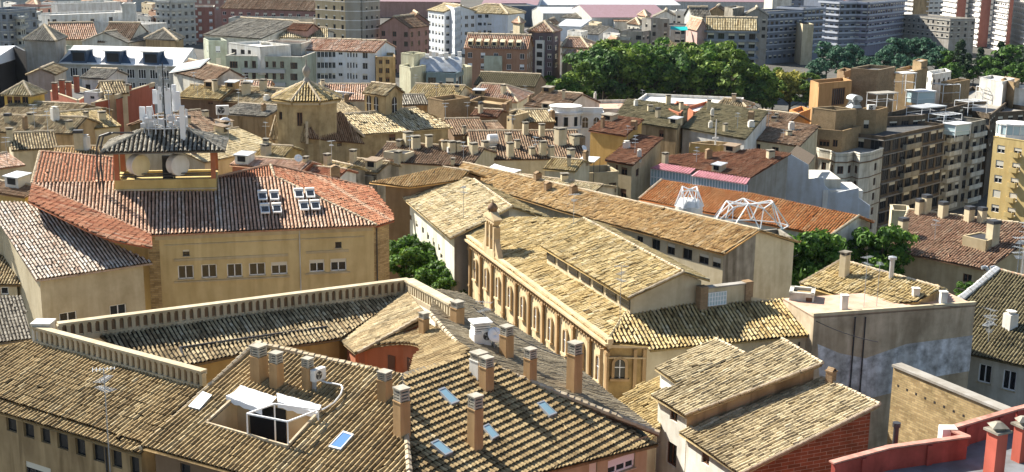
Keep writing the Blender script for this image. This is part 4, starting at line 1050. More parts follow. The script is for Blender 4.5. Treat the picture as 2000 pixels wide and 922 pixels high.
# end wall: window, cornice, pilasters, pipes
ea, eb = E1, TR_.at(1266, 672); at2, d2, o2, L2_ = planeface(ea, eb); sh2 = -o2*.3
mb = MB(); mb.obox((ea+eb)/2+sh2+o2*.12-Z*.3, d2, o2, Z, L2_/2, .16, .12); mb.obox((ea+eb)/2+sh2+o2*.08-Z*1.25, d2, o2, Z, L2_/2-.1, .08, .06); mb.build('cornice', ST2, root, off)
wc = at2(1211, 722)+sh2; arch(root, wc, d2, o2, .8, 1.55, frame=BRK, glass=GLASS)
for px_ in (1174, 1240, 1258): p = at2(px_, 740)+sh2; mb = MB(); mb.obox(Vector((p.x, p.y, 7))+o2*.07, d2, o2, Z, .13, .07, 5.4); mb.build('pilaster', BRK, root, off)
# low wall with lattice window right of the lantern
w0 = TR_.at(1370, 600)+Z*1.55; w1 = TR_.at(1458, 584)+Z*1.55; w1.z = w0.z; at3, d3, o3, L3 = planeface(w0, w1)
mb = MB(); mb.obox((w0+w1)/2-Z*1.5, d3, o3, Z, L3/2, .2, 1.5); mb.build('terrace_wall', W_CREAM, root, off)
mb = MB(); mb.obox((w0+w1)/2+Z*.06, d3, o3, Z, L3/2+.1, .32, .06); mb.build('coping', W_GREY, root, off)
for p in (w0, w1): mb = MB(); mb.obox(p-Z*1.3, d3, o3, Z, .35, .36, 1.5); mb.build('brick_pier', B_BROWN, root, off)
c = at3(1396, 582); mb = MB(); mb.obox(c+o3*.22, d3, o3, Z, .95, .02, .55); lw_ = mb.build('lattice_window', GLASSL, root, off)
mb = MB()
for i in range(8): mb.obox(c+o3*.26+d3*(-.91+i*.26), d3, o3, Z, .03, .02, .55)
for i in range(4): mb.obox(c+o3*.262+Z*(-.52+i*.35), d3, o3, Z, .95, .021, .025)
mb.build('glazing_bar', WMET, lw_, off)
# bell gable
bg_ = CS.at(957, 499); bg_ = E0+d*((bg_-E0).dot(d))+sh+o*.05; bz = bg_.z-.2
mb = MB(); n = 8
def slabpiece(x0, x1, z0, z1, t=.32): mb.obox(bg_+d*(x0+x1)/2+Z*((z0+z1)/2-.0), d, o, Z, (x1-x0)/2, t, (z1-z0)/2)
slabpiece(-1.5, 1.5, 0, .7); slabpiece(-1.35, -.95, .701, 3.0); slabpiece(-.16, .16, .701, 3.0); slabpiece(.95, 1.35, .701, 3.0); slabpiece(-1.35, 1.35, 3.3, 3.62)
for cx in (-.555, .555):
    r = .395
    for i in range(n):
        a1, a2 = math.pi*i/n, math.pi*(i+1)/n
        for s in (1,):
            p1 = bg_+d*(cx-math.cos(a1)*r)+Z*(2.9+math.sin(a1)*r); p2 = bg_+d*(cx-math.cos(a2)*r)+Z*(2.9+math.sin(a2)*r)
            q1 = Vector((p1.x, p1.y, bz+3.51)); q2 = Vector((p2.x, p2.y, bz+3.51)); T = o*.318
            mb.hexa([p1-T, p1+T, p2+T, p2-T], [q1-T, q1+T, q2+T, q2-T])
gb = [bg_-d*1.6-o*.42+Z*3.62, bg_-d*1.6+o*.42+Z*3.62, bg_+d*1.6+o*.42+Z*3.62, bg_+d*1.6-o*.42+Z*3.62]
mb.hexa(gb, [p+Z*.16 for p in gb]); tA = [bg_-d*.35-o*.35+Z*4.35, bg_-d*.35+o*.35+Z*4.35, bg_+d*.35+o*.35+Z*4.35, bg_+d*.35-o*.35+Z*4.35]
mb.hexa([p+Z*.161 for p in gb], tA); bgo = mb.build('bell_gable', ST2, root, off)
mb = MB(); mb.lathe(tuple(bg_+Z*4.3), [(.42, 0), (.42, .2), (.5, .25), (.46, .5), (.3, .72), (.08, .85), (.04, 1.1), (.01, 1.15)], 12); mb.build('dome_cap', plain('dome_tile', (.22, .14, .09), .8), root, off, smooth=True)
for cx in (-.555, .555):
    mb = MB(); mb.lathe(tuple(bg_+d*cx+Z*1.7), [(.3, 0), (.22, .15), (.17, .45), (.1, .58), (.01, .6)], 12); mb.build('bell', plain('bronze', (.10, .08, .05), .5, metal=.6, noise=0), bgo, off)
for s in (-1, 1):
    mb = MB(); x0, x1 = (1.35, 2.5) if s > 0 else (-2.5, -1.35)
    hz = [bg_+d*x0-o*.25, bg_+d*x0+o*.25, bg_+d*x1+o*.25, bg_+d*x1-o*.25]; k0, k1 = (1.9, .3) if s > 0 else (.3, 1.9)
    mb.hexa(hz, [hz[0]+Z*k0, hz[1]+Z*k0, hz[2]+Z*k1, hz[3]+Z*k1]); mb.build('volute', ST2, root, off)
# ================= convent wing with the white wall =================
N1 = Slope((771, 372), (878, 465), 13, 19, 'R')
a4 = [N1.at(769, 372), N1.at(879, 466), N1.at(938, 438), N1.at(1000, 404), N1.at(926, 352), N1.at(872, 333)]
bkp = [N1.at(872, 333), N1.at(926, 352), N1.at(1000, 404)]
c1 = N1.at(1000, 404)+N1.up*4-Z*1.4; c2 = N1.at(872, 333)+N1.up*4-Z*1.4
root = house('convent_wing', 'long pale wing with bright tiled roof and white wall above the narrow green courtyard', 'building', [a4, [bkp[0], bkp[2], c1, c2]], [T_PALE, T_OCHRE], plain('wing_white_wall', (.80, .79, .70), .9, stain=.25),
    loop=[N1.at(769, 372), N1.at(879, 466), N1.at(1000, 404), c1, c2, N1.at(872, 333)], tk=dict(pitch=.3, row=.5, amp=.12, rough=1.6), caps=False,
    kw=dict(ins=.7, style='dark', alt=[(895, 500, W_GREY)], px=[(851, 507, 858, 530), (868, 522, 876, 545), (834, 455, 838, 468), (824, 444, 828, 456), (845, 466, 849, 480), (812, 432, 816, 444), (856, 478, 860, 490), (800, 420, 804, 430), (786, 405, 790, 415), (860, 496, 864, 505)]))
cap(root, N1.at(926, 351), N1.at(1000, 404), MORTAR, r=.14); cap(root, N1.at(879, 466), N1.at(1000, 404), T_PALE)
# long amber-roofed wing behind
N3 = Slope((1214, 444), (1413, 496), 13, 18)
pl = [N3.at(1090, 410), N3.at(1414, 497), N3.at(1484, 450), N3.at(905, 318), N3.at(880, 345)]
r0, r1 = pl[3], pl[2]; bw = N3.up*6.5; dz = Z*2.1
root = house('long_wing', 'long low wing with an amber tiled roof running across behind the church', 'building', [pl, [r0, r1, r1+bw-dz, r0+bw-dz]], T_AMBER, W_CREAM, loop=[N3.at(880, 345), N3.at(1090, 410), pl[1], pl[2], r1+bw-dz, r0+bw-dz, r0],
    kw=dict(ins=.45, style='dark', px=[(1273, 468, 1289, 488), (1303, 477, 1318, 497), (1333, 486, 1352, 507), (1365, 496, 1384, 516), (1391, 503, 1408, 523), (1244, 462, 1256, 474)], alt=[(1450, 500, W_CONC)]), tk=dict(pitch=.30, row=.48, rough=1.4))
AW = root
mb = MB(); q0, q1 = P(1298, 500, 8.8), P(1418, 549, 8.8); atq, dq, oq, Lq = planeface(q0, q1); mb.obox((q0+q1)/2-Z*2, dq, oq, Z, Lq/2, .25, 2.4); mb.build('low_white_wall', W_CREAM, root, root.location)
for (x, y) in ((1050, 352), (1070, 372), (1120, 378)): chimney(root, x, y, 1.0, .8, .6, 'brick', rz=.5)
# hip-roofed pavilion left of the wing
N2 = Slope((721, 356), (800, 362), 14.6, 18)
house('low_hipped_pavilion', 'low brown-tiled roof with deep shaded eaves, left behind the pale wing', 'house', [[N2.at(721, 356), N2.at(800, 366), N2.at(900, 352), N2.at(917, 335), N2.at(866, 327)], [N2.at(866, 327), N2.at(917, 335), N2.at(917, 335)+Vector((2, 5, -1.5)), N2.at(866, 327)+Vector((0, 5, -1.5))]], T_AMBER, W_BROWN,
    kw=dict(ins=.6))
T_STRAW = tilemat('tile_straw', [(.17, .12, .06), (.40, .31, .17), (.54, .44, .27), (.63, .53, .34), (.74, .65, .46)], (.13, .10, .06), .55)
R1b = Slope((1271, 772), (1338, 812), 12.6, 17, 'R')
pb = R1b.pts((1271, 772), (1338, 812), (1440, 765), (1455, 770), (1606, 711), (1527, 663))
pb2 = [pb[0], pb[1], pb[4], pb[5]]
WW = plain('limewash', (.86, .85, .80), .9, stain=.2, noise=.12)
root = house('white_house', 'white limewashed house at lower right, its long tan roof rising to the right', 'house', [pb2], T_STRAW, WW, tk=dict(pitch=.3, amp=.14, step=.18, rough=.9), caps=False,
    kw=dict(ins=.35, style='wood', px=[(1308, 803, 1323, 823), (1302, 864, 1321, 910)], alt=[(1420, 800, W_TAN)]))
cap(root, pb2[3], pb2[2]); cap(root, pb2[1], pb2[2], r=.1)
R1a = Slope((1279, 719), (1319, 746), 13.0, 17, 'R')
pa = R1a.pts((1279, 719), (1320, 747), (1455, 692), (1397, 663)); root = house('white_house', 'small white house with tan roof tucked between the church end and the long white house', 'house', [pa], T_STRAW, WW, tk=dict(pitch=.3, amp=.14, step=.18, rough=.9), caps=False, kw=dict(ins=.3)); cap(root, pa[3], pa[2])
R1c = Slope((1326, 845), (1440, 923), 11.4, 17, 'R')
pc = R1c.pts((1326, 845), (1446, 927), (1718, 791), (1604, 738)); root = house('white_house', 'white house with the lowest tan roof and a red brick gable end at lower right', 'house', [pc], T_STRAW, WW, tk=dict(pitch=.3, amp=.14, step=.18, rough=.9), caps=False,
    kw=dict(ins=.35, style='wood', px=[(1370, 886, 1385, 908)], alt=[(1650, 860, B_RED)])); cap(root, pc[3], pc[2]); cap(root, pc[1], pc[2], r=.1)
R1d = Slope((1180, 812), (1262, 862), 10.2, 17, 'R')
house('low_house', 'low tan-roofed building squeezed between the church end wall and the white house', 'house', [R1d.pts((1180, 800), (1262, 870), (1290, 835), (1290, 735), (1250, 750))], T_OCHRE, W_CREAM, tk=dict(pitch=.28), caps=False)
R1e = Slope((1470, 960), (1560, 1010), 8.2, 17, 'R')
house('low_house', 'low tan roof at the bottom edge below the red brick gable', 'house', [R1e.pts((1440, 945), (1560, 1010), (1640, 915), (1566, 870))], T_TAN, B_BROWN, tk=dict(pitch=.28), caps=False)
chimney(root, 1622, 748, 1.0, .5, .5, 'brick')
# big grey party wall with roof terrace
zt = 14.5; A = P(1590, 619, zt); B = P(1905, 596, zt); d, o, L = frame_axes(A, B); C = B-o*5.2; D = A-o*5.2
root = thing('grey_walled_building', 'tall blank grey rendered wall with a pink roof terrace on top, right of the church', 'building', ((A.x+B.x)/2, A.y+2, 0))
walls(root, [A, B, C, D], 0, plain('stained_render', (.62, .51, .37), .95, noise=.22, stain=.3, scale=.35), ins=0, drop=0)
sheet([p+Z*.02 for p in (A, B, C, D)], PINKF, root, name='terrace_floor')
mb = MB(); mb.obox((A+B)/2+Z*.15-o*.12, d, o, Z, L/2+.05, .14, .12); mb.build('coping', W_CREAM, root, root.location)
at4, d4, o4, L4 = planeface(A, B)
mb = MB(); pts = [at4(x, y)+o4*.004 for x, y in ((1690, 700), (1770, 672), (1900, 655), (1893, 725), (1800, 740), (1752, 765), (1690, 780), (1600, 735), (1597, 672), (1640, 690))]
mb.poly(pts); mb.build('old_blue_render', plain('old_blue_render', (.74, .75, .78), .95, noise=.3, stain=.3, scale=1.2), root, root.location)
for x in (1668, 1688): mb = MB(); p = at4(x, 640); mb.bar(p+o4*.1+Z*.9, p+o4*.1-Z*8, .06, n=6); mb.build('drainpipe', DMET, root, root.location)
for (x, y) in ((1648, 604), (1787, 590), (1841, 597)): mb = MB(); p = P(x, y, zt); mb.box((p.x-.25, p.y-.25, zt), (p.x+.25, p.y+.25, zt+1.1)); mb.box((p.x-.3, p.y-.3, zt+1.101), (p.x+.3, p.y+.3, zt+1.2)); mb.build('pillar', W_WHITE, root, root.location)
R3 = Slope((1563, 554), (1706, 598), 14.1, 18)
p3_ = R3.pts((1563, 554), (1706, 598), (1792, 590), (1836, 563), (1642, 509)); root = house('tan_roofed_house', 'house with a tan tiled roof directly behind the pink terrace of the grey wall', 'house', [p3_, [p3_[4], p3_[3], p3_[3]+Vector((2, 4, -1.3)), p3_[4]+Vector((2, 4, -1.3))]], T_OCHRE, W_TAN,
    tk=dict(pitch=.3, amp=.12, rough=1.2)); cap(root, p3_[4], p3_[0], r=.1)
chimney(root, 1648, 540, 2.2, .7, .6, 'flat'); chimney(root, 1740, 545, 2.0, .4, .4, 'pipe')
root, _ = block('stair_hut', 'small grey hut with a dark doorway at the left end of the pink terrace', [(1542, 573), (1590, 577)], 15.1, 2, W_PALE, kw=dict(style='wood', px=[(1573, 582, 1586, 600)]), base=12.6, par=.12, roofmat=W_TAN)
# brick garden wall
zt = 12.0; A = P(1745, 716, zt); B = P(2060, 846, zt); d, o, L = frame_axes(A, B)
root = thing('brick_wall', 'tall ochre brick wall with a grey slab coping above the red parapet', 'wall', (A.x, A.y, 0)); mb = MB()
for s0, s1 in ((0, L),): 
    a_, b_ = A, B
    for (p, q, oo) in ((A, B, Vector((0, 0, 0))), (B-o*.7, A-o*.7, Vector((0, 0, 0))), (A-o*.7, A, oo if False else Vector((0, 0, 0))), (B, B-o*.7, Vector((0, 0, 0)))):
        LL = (q-p).length; mb.poly([(p.x, p.y, 0), (q.x, q.y, 0), (q.x, q.y, zt), (p.x, p.y, zt)], 0, [(0, 0), (LL, 0), (LL, zt), (0, zt)])
mb.build('wall', B_OCHRE, root, root.location); mb = MB(); m_ = (A+B)/2-o*.35; mb.obox(m_+Z*.09, d, o, Z, L/2+.05, .48, .09); mb.build('coping', W_GREY, root, root.location)
mb = MB()
for i in range(12): p = A+(B-A)*((i+.7)/16)+o*.003-Z*(1.3+.02*i); mb.obox(p, d, o, Z, .09, .01, .09)
mb.build('putlog_hole', W_DARK, root, root.location)
# right house with olive roof
R5 = Slope((1897, 692), (2003, 716), 9.0, 19)
pl = R5.pts((1780, 665), (2060, 729), (2060, 556), (1948, 527)); root = house('cream_house', 'cream house at the right edge with an olive tiled roof and white framed windows', 'house', [pl, [pl[3], pl[2], pl[2]+Vector((3, 7, -2.4)), pl[3]+Vector((3, 7, -2.4))]], T_OLIVE, W_PALE,
    tk=dict(pitch=.28, amp=.09), kw=dict(ins=.35, sills=True, px=[(1911, 712, 1936, 748), (1958, 724, 1984, 762)]))
cap(root, pl[3], pl[0], WHITE, r=.34); cap(root, pl[3], pl[2], T_RED, r=.12)
chimney(root, 1972, 640, 1.5, .9, .9, 'white', rz=.4); skylight(root, [(1918, 640), (1930, 642), (1942, 634), (1930, 632)], GLASS)
# red parapet terrace in the corner
zt = 21.0; root = thing('red_parapet_terrace', 'flat grey roof terrace in the bottom right corner behind a brick-red parapet', 'building', P(1800, 900, 0)); off = root.location
poly = [P(1628, 903, zt), P(1736, 874, zt), P(1888, 853, zt), P(1852, 838, zt), P(1982, 800, zt), P(2080, 775, zt)]
fz = zt-1.05; fp = [Vector((p.x, p.y, fz)) for p in poly]+[Vector((P(2300, 800, zt).x, poly[-1].y-8, fz)), Vector((poly[0].x-2, poly[0].y-9, fz))]
walls(root, fp, 0, W_RED, ins=0, drop=0); sheet([p+Z*.004 for p in fp], plain('grey_terrace_floor', (.20, .21, .23), .8, noise=.15), root, name='terrace_floor')
RP = plain('red_parapet_paint', (.44, .085, .065), .9, noise=.16, stain=.35, scale=1.5); RC = plain('parapet_coping_pink', (.60, .30, .24), .9, noise=.2, stain=.3, scale=2)
for i, (a, b) in enumerate(zip(poly[:-1], poly[1:])):
    d, o, L = frame_axes(a, b); o = o if o.y < 0 else -o; c = (a+b)/2
    if i == 2: o = -o
    mb = MB(); mb.obox(Vector((c.x, c.y, fz+.5)), d, o, Z, L/2-.02*i, .12, .49); mb.build('parapet', RP, root, off); mb = MB(); mb.obox(Vector((c.x, c.y, zt+.02)), d, o, Z, L/2+.12-.01*i, .16, .035+.003*i); mb.build('coping', RC, root, off)
    k = int(L/2.2)
    for j in range(k): p = a+d*((j+.5)*L/k); mb = MB(); mb.obox(Vector((p.x, p.y, fz+.48))+o*.16, d, o, Z, .14, .06, .47); mb.build('pier', RP, root, off)
mb = MB(); p = poly[3]; mb.obox(Vector((p.x, p.y, zt-.35)), (1, 0, 0), (0, 1, 0), Z, .35, .3, .45); mb.build('corner_block', W_WHITE, root, off)
RCH = plain('red_chimney_plaster', (.55, .13, .09), .85, noise=.1)
for (x, y, h, w) in ((1940, 925, 2.0, .62), (1990, 900, 1.7, .5)):
    p = P(x, y, fz); mb = MB(); mb.obox((p.x, p.y, fz+h/2), (.9, .43, 0), (-.43, .9, 0), Z, w/2, w/2, h/2); c = mb.build('chimney', RCH, root, off)
    mb = MB(); mb.obox((p.x, p.y, fz+h+.05), (.9, .43, 0), (-.43, .9, 0), Z, w/2+.12, w/2+.12, .05)
    mb.hexa([(p.x-w*.6, p.y-w*.6, fz+h+.25), (p.x+w*.6, p.y-w*.6, fz+h+.25), (p.x+w*.6, p.y+w*.6, fz+h+.25), (p.x-w*.6, p.y+w*.6, fz+h+.25)], [(p.x-.1, p.y-.1, fz+h+.45), (p.x+.1, p.y-.1, fz+h+.45), (p.x+.1, p.y+.1, fz+h+.45), (p.x-.1, p.y+.1, fz+h+.45)])
    mb.obox((p.x, p.y, fz+h+.17), (1, 0, 0), (0, 1, 0), Z, w*.35, w*.35, .09); mb.build('chimney_cap', W_CONC, c, off)
fp_ = thing('flue_pipe', 'tall dark flue pipe rising beside the red parapet', 'pipe', P(1743, 925, 19)); mb = MB(); mb.bar((0, 0, -2), (0, 0, 2.3), .13, n=10); mb.bar((0, 0, 2.3), (0, 0, 2.5), .19, n=10); mb.build('tube', DMET, fp_)
# ================= old town between the foreground and the park =================
def H(name, label, e0, e1, r1, r0, z, deg, roof, wall, **k):
    try: return G(name, label, e0, e1, r1, r0, z, deg, roof, wall, **k)
    except Exception as ex: print('H failed', label, ex)
TK = dict(rough=1.6)
H('house', 'tan roofed house in front of the left turret, eave facing the camera', (22, 294), (114, 289), (131, 262), (24, 254), 14, 18, T_TAN, W_CREAM)
H('house', 'grey-tan patched roof rising behind the tan roofed house at the far left', (-30, 258), (142, 262), (122, 228), (-30, 226), 14, 16, T_TAN, W_TAN)
H('house', 'house with a sunlit speckled roof below the brick-red terraces', (145, 256), (238, 246), (180, 222), (118, 212), 13.5, 18, T_OCHRE, W_CREAM, kw=dict(px=[(166, 259, 174, 272), (179, 257, 188, 270)]))
H('house', 'long grey-tan roof sloping away beside the yellow turret', (-30, 232), (120, 240), (66, 205), (-30, 190), 14, 14, T_TAN, W_TAN)
H('house', 'flat tan roofed house just behind the left end of the big red roof', (100, 312), (205, 309), (198, 282), (138, 292), 14, 10, T_AMBER, W_CREAM)
root, _ = block('turret', 'yellow glazed rooftop turret with a grey pyramid roof at the left edge', [(8, 185), (60, 187)], 17, 4, plain('turret_yellow', (.62, .42, .10), .6, noise=.05), 'pyr', T_PALE, cat='turret', base=0, kw=dict(style='wood', px=[(14, 188, 24, 204), (27, 188, 40, 204), (43, 188, 55, 204)]), rise=1.9)
root, _ = block('red_walled_house', 'low house with a brick-red parapet wall on the left, behind the yellow turret', [(98, 178), (152, 197), (185, 180)], 14, 8, W_RED, topmat=STONE)
root, _ = block('white_hut', 'white rooftop hut with one dark window between the two brick-red walls', [(163, 180), (192, 182)], 15.5, 4, W_BLUE, kw=dict(style='dark', px=[(176, 184, 184, 193)]))
root, _ = block('red_walled_house', 'taller brick-red terrace house right of the white rooftop hut', [(180, 202), (236, 190), (262, 178)], 14.5, 8, W_RED, topmat=STONE, kw=dict(style='dark', px=[(196, 210, 210, 222)]))
root, _ = block('red_walled_house', 'narrow brick-red house with chimneys in front of the mansard building', [(226, 186), (285, 168), (300, 162)], 15.5, 8, W_RED, topmat=STONE, base=0)
H('house', 'small house with a speckled tan gable roof behind the brick-red walls', (203, 184), (252, 182), (248, 160), (208, 158), 15.5, 18, T_TAN, W_CREAM)
root, _ = block('grey_house', 'plain grey-brown house wall left of the red chimneys', [(54, 146), (106, 146)], 15, 10, W_GREY, roof='gable', roofmat=T_TAN, rise=1.2)
root, _ = block('white_house', 'small white gabled house with a satellite dish among the red chimneys', [(160, 152), (205, 154)], 14.5, 8, W_WHITE, roof='gablex', roofmat=T_GREY, rise=1.4, kw=dict(style='dark'), grid=dict(rows=2))
for i, (x, y) in enumerate(((108, 172), (122, 166), (135, 170), (150, 158), (198, 172), (252, 176))):
    t = thing('chimney', 'brick-red chimney stack on the left terraces, number %s from the left' % ('one two three four five six'.split()[i]), 'chimney', P(x, y+12, 14.5), 'brick-red chimneys'); mb = MB(); mb.box((-.4, -.4, -1), (.4, .4, 1.9)); mb.build('shaft', W_RED, t); mb = MB(); mb.box((-.5, -.5, 1.9), (.5, .5, 2.1)); mb.build('cap', W_CONC, t)
root = H('house', 'long tan roofed house just right of the antenna mast', (343, 190), (430, 195), (447, 171), (343, 163), 14, 18, T_OCHRE, W_BROWN, kw=dict(style='wood', px=[(405, 197, 416, 204)]))
root = H('house', 'tan roofed house adjoining on the right with a square chimney', (425, 197), (530, 204), (515, 168), (447, 172), 13.6, 16, T_TAN, W_BROWN)
if root: chimney(root, 481, 184, 2.2, 1.6, 1.2, 'flat', rz=.2)
root = H('house', 'brown patched roof between the mast and the octagonal dome', (380, 272), (462, 262), (500, 214), (370, 206), 12.5, 16, T_BROWN, W_TAN)
root = H('house', 'low grey roofed shed left of the dome with laundry terrace', (430, 222), (520, 228), (520, 206), (440, 200), 13.2, 10, T_GREY, W_TAN)
root = H('house', 'sunlit tan roof sloping down left of the dome', (400, 318), (545, 285), (530, 236), (458, 252), 12.2, 16, T_PALE, W_CREAM)
H('house', 'gabled ochre house in front of the dome with a white roof panel', (491, 309), (552, 312), (552, 286), (520, 283), 13, 16, T_OCHRE, W_OCHRE)
H('house', 'small pinkish ribbed roof behind the peak of the big red roof', (448, 322), (590, 334), (552, 310), (470, 307), 14.6, 16, T_PINK, W_TERRA)
H('house', 'little red roof beside the peak of the big red roof', (580, 345), (655, 352), (640, 330), (600, 322), 13.8, 16, T_RED, W_WHITE)
H('house', 'small hipped tan house with a stained grey wall right of the dome', (616, 330), (662, 340), (684, 323), (630, 312), 13.3, 18, T_OCHRE, W_CONC)
H('house', 'ochre house with two arched openings and a mossy tan roof', (664, 330), (738, 338), (708, 304), (668, 315), 12.6, 18, T_TAN, W_CONC, kw=dict(style='wood', px=[(726, 342, 734, 354)]))
root, _ = block('ochre_annex', 'stained ochre block below the small hipped house', [(655, 342), (732, 346)], 12, 4, W_CONC, base=0)
for (x0, y0, x1, y1, l) in ((489, 292, 541, 278, 'long white roof panel on the gabled house in front of the dome'),):
    a, b = hit(x0+3, y0), hit(x1-3, y1)
    if a and b:
        t = thing('roof_panel', l, 'panel', a[0]); mb = MB(); c = (a[0]+b[0])/2+Z*.5; dd, oo, LL = frame_axes(a[0], b[0]); mb.obox(c, dd, (oo-Z*-.0), Z, LL/2, .5, .05); mb.build('sheet', WHITE, t, t.location)
# ---- domed church ----
c = P(592, 250, 15.0); root = thing('domed_church', 'octagonal ochre church drum under a conical tan tiled roof with a finial', 'church', (c.x, c.y, 0)); off = root.location
Rr = (P(653, 246, 15)-P(533, 246, 15)).length/2; N8 = 8; c = c+Vector((0, Rr*.95, 0))
def zfor(v, py):
    lo, hi = -20, 60
    for _ in range(40):
        m = (lo+hi)/2
        if project(Vector((v.x, v.y, m)))[1] > py: lo = m
        else: hi = m
    return lo
ze_ = zfor(c-Vector((0, Rr*1.04, 0)), 198); za_ = zfor(c, 158)
print('dome', Rr, ze_, za_)
oc = [Vector((c.x+Rr*1.04*math.cos(math.pi*2*(i+.5)/N8+.12), c.y+Rr*1.04*math.sin(math.pi*2*(i+.5)/N8+.12), ze_)) for i in range(N8)]
DR = plain('drum_plaster', (.50, .39, .22), .95, noise=.2, stain=.25)
walls(root, oc, 10, DR, ins=.0, style='wood', drop=0, px=[(580, 220, 591, 246), (618, 219, 628, 244), (545, 218, 551, 234)], name='drum_wall', bl=(0,))
eo = inset(oc if area(oc) > 0 else oc[::-1], -.75); ap = Vector((c.x, c.y, za_))
for i in range(N8):
    tiles([eo[i], eo[(i+1) % N8], ap], T_OCHRE, root, pitch=.42, row=.7, amp=.16); cap(root, eo[i], ap, MORTAR, r=.16)
mb = MB()
for i in range(N8): a, b = eo[i], eo[(i+1) % N8]; dd, oo, LL = frame_axes(a, b); mb.obox((a+b)/2-Z*.35-oo*.45, dd, oo, Z, LL/2-.25, .28, .18)
mb.build('cornice', STONE, root, off)
mb = MB(); mb.lathe((c.x, c.y, za_-.1), [(.55, -.2), (.5, .3), (.25, .6), (.35, .9), (.6, 1.4), (.55, 1.9), (.2, 2.3), (.08, 2.8), (.12, 3.0), (.05, 3.3), (.04, 5.0), (.01, 5.1)], 12); mb.build('finial', W_GREY, root, off, smooth=True)
# skirt roof of the square base
ez = 12.8; A = P(712, 268, ez); B = P(600, 282, ez); dA = (A-B); Cc = B+Vector((-dA.y, dA.x, 0))*.9
if Cc.y < B.y: Cc = B-Vector((-dA.y, dA.x, 0))*.9
Dd = Cc+dA; sq = [B, A, Dd, Cc]; tp = [c+(Vector((p.x, p.y, 0))-Vector((c.x, c.y, 0))).normalized()*Rr*1.1 for p in sq]; tp = [Vector((p.x, p.y, 15.9)) for p in tp]
for i in range(4): tiles([sq[i], sq[(i+1) % 4], tp[(i+1) % 4], tp[i]], T_TAN if i else T_BROWN, root); cap(root, sq[i], tp[i])  # right-front slope takes the browner tile, painting in its shade
walls(root, sq, 0, DR, ins=.5, style='wood', px=[(655, 278, 668, 286)])
# its nave
NV = Slope((703, 264), (886, 249), 13.0, 18)
pl = [NV.at(700, 264), NV.at(886, 249), NV.at(812, 211), NV.at(655, 226)]
nvr = house('church_nave', 'long church nave with a bright mottled tan roof, right of the dome', 'church', [pl, [pl[3], pl[2], pl[2]+Vector((3, 8, -2.6)), pl[3]+Vector((3, 8, -2.6))]], T_PALE, DR, kw=dict(ins=.5, style='wood', px=[(760, 262, 772, 275)]), tk=dict(rough=2))
ct = block('bell_turret', 'square ochre bell turret with arched openings behind the church nave', [(712, 182), (753, 187), (786, 181)], 18, 6, DR, roof='gablex', roofmat=T_TAN, rise=1.4, cat='tower', base=6)[0]
for (x, y) in ((721, 203), (735, 206)):
    a, b = P(712, 182, 18), P(753, 187, 18); at_, dd, oo, _ = planeface(a, b); arch(ct, at_(x, y), dd, oo, 1.0, 2.9, frame=DR, glass=W_DARK, fr=.1, t=.05)
a, b = P(753, 187, 18), P(786, 181, 18); at_, dd, oo, _ = planeface(a, b); arch(ct, at_(770, 205), dd, oo, 1.4, 2.6, frame=DR, glass=W_DARK, fr=.1, t=.05)
# ---- centre roofs ----
root, _ = block('brown_walled_house', 'windowless brown brick wall of a house right of the bell turret', [(836, 192), (868, 198), (918, 191)], 13.5, 8, B_TAN, roofmat=W_TAN)
root, _ = block('brown_walled_house', 'lower brown walled house behind the small red-roofed hut', [(915, 198), (978, 206), (1000, 196)], 12.6, 8, B_TAN, roofmat=W_TAN)
H('hut', 'small dark red roofed hut in front of the brown walled houses', (917, 226), (972, 229), (963, 214), (928, 213), 12, 14, T_DBROWN, W_BROWN)
H('house', 'grey-brown roof with faint ridge in front of the brown walls', (885, 264), (955, 262), (945, 238), (868, 226), 11.6, 14, T_BROWN, W_BROWN)
H('house', 'broad brown roof behind the solar tank, centre', (915, 272), (1000, 268), (1000, 238), (965, 236), 11, 13, T_BROWN, W_TAN)
root, _ = block('small_house', 'beige cube house with one tiny window behind the centre roofs', [(982, 221), (1003, 227), (1033, 220)], 11.5, 6, W_BEIGE, kw=dict(style='dark', px=[(991, 231, 995, 237)]), roofmat=PINKF)
H('house', 'mottled tan roof left of the white curved pavilion', (1010, 240), (1086, 238), (1085, 216), (1040, 213), 10, 14, T_TAN, W_BROWN)
rc = H('large_house', 'large house with a wide speckled brown roof crowded with chimneys, centre', (925, 312), (1150, 310), (1092, 250), (992, 262), 10.2, 14, T_BROWN, W_CREAM)
rd = H('large_house', 'big brown roof with two sunken terraces left of the chimney-crowded roof', (724, 314), (920, 326), (944, 294), (792, 276), 11.2, 14, T_BROWN, W_CREAM)
for (r_, lst) in ((rd, ((797, 283, 2.0, 1.2), (812, 290, 1.9, 1.2), (838, 287, 1.8, .9), (868, 293, 1.4, .8), (882, 299, 1.8, .9), (895, 296, 1.5, .8), (925, 300, 1.6, 1.0))), (rc, ((948, 300, 2.0, 1.0), (962, 307, 1.6, .8), (996, 306, 2.2, .9), (1039, 302, 1.2, .8), (1060, 303, 2.2, 1.0), (1076, 306, 1.7, .8), (1115, 309, 1.5, .9), (1026, 263, 2.0, .8), (1058, 266, 2.0, .8), (1094, 282, 2.6, 1.5), (1125, 281, 1.5, 1.6), (1010, 290, 1.4, .7)))):
    if r_:
        for (x, y, h, w) in lst: chimney(r_, x, y, h, w, w*.9, 'flat', rz=rng.uniform(.3, .6))
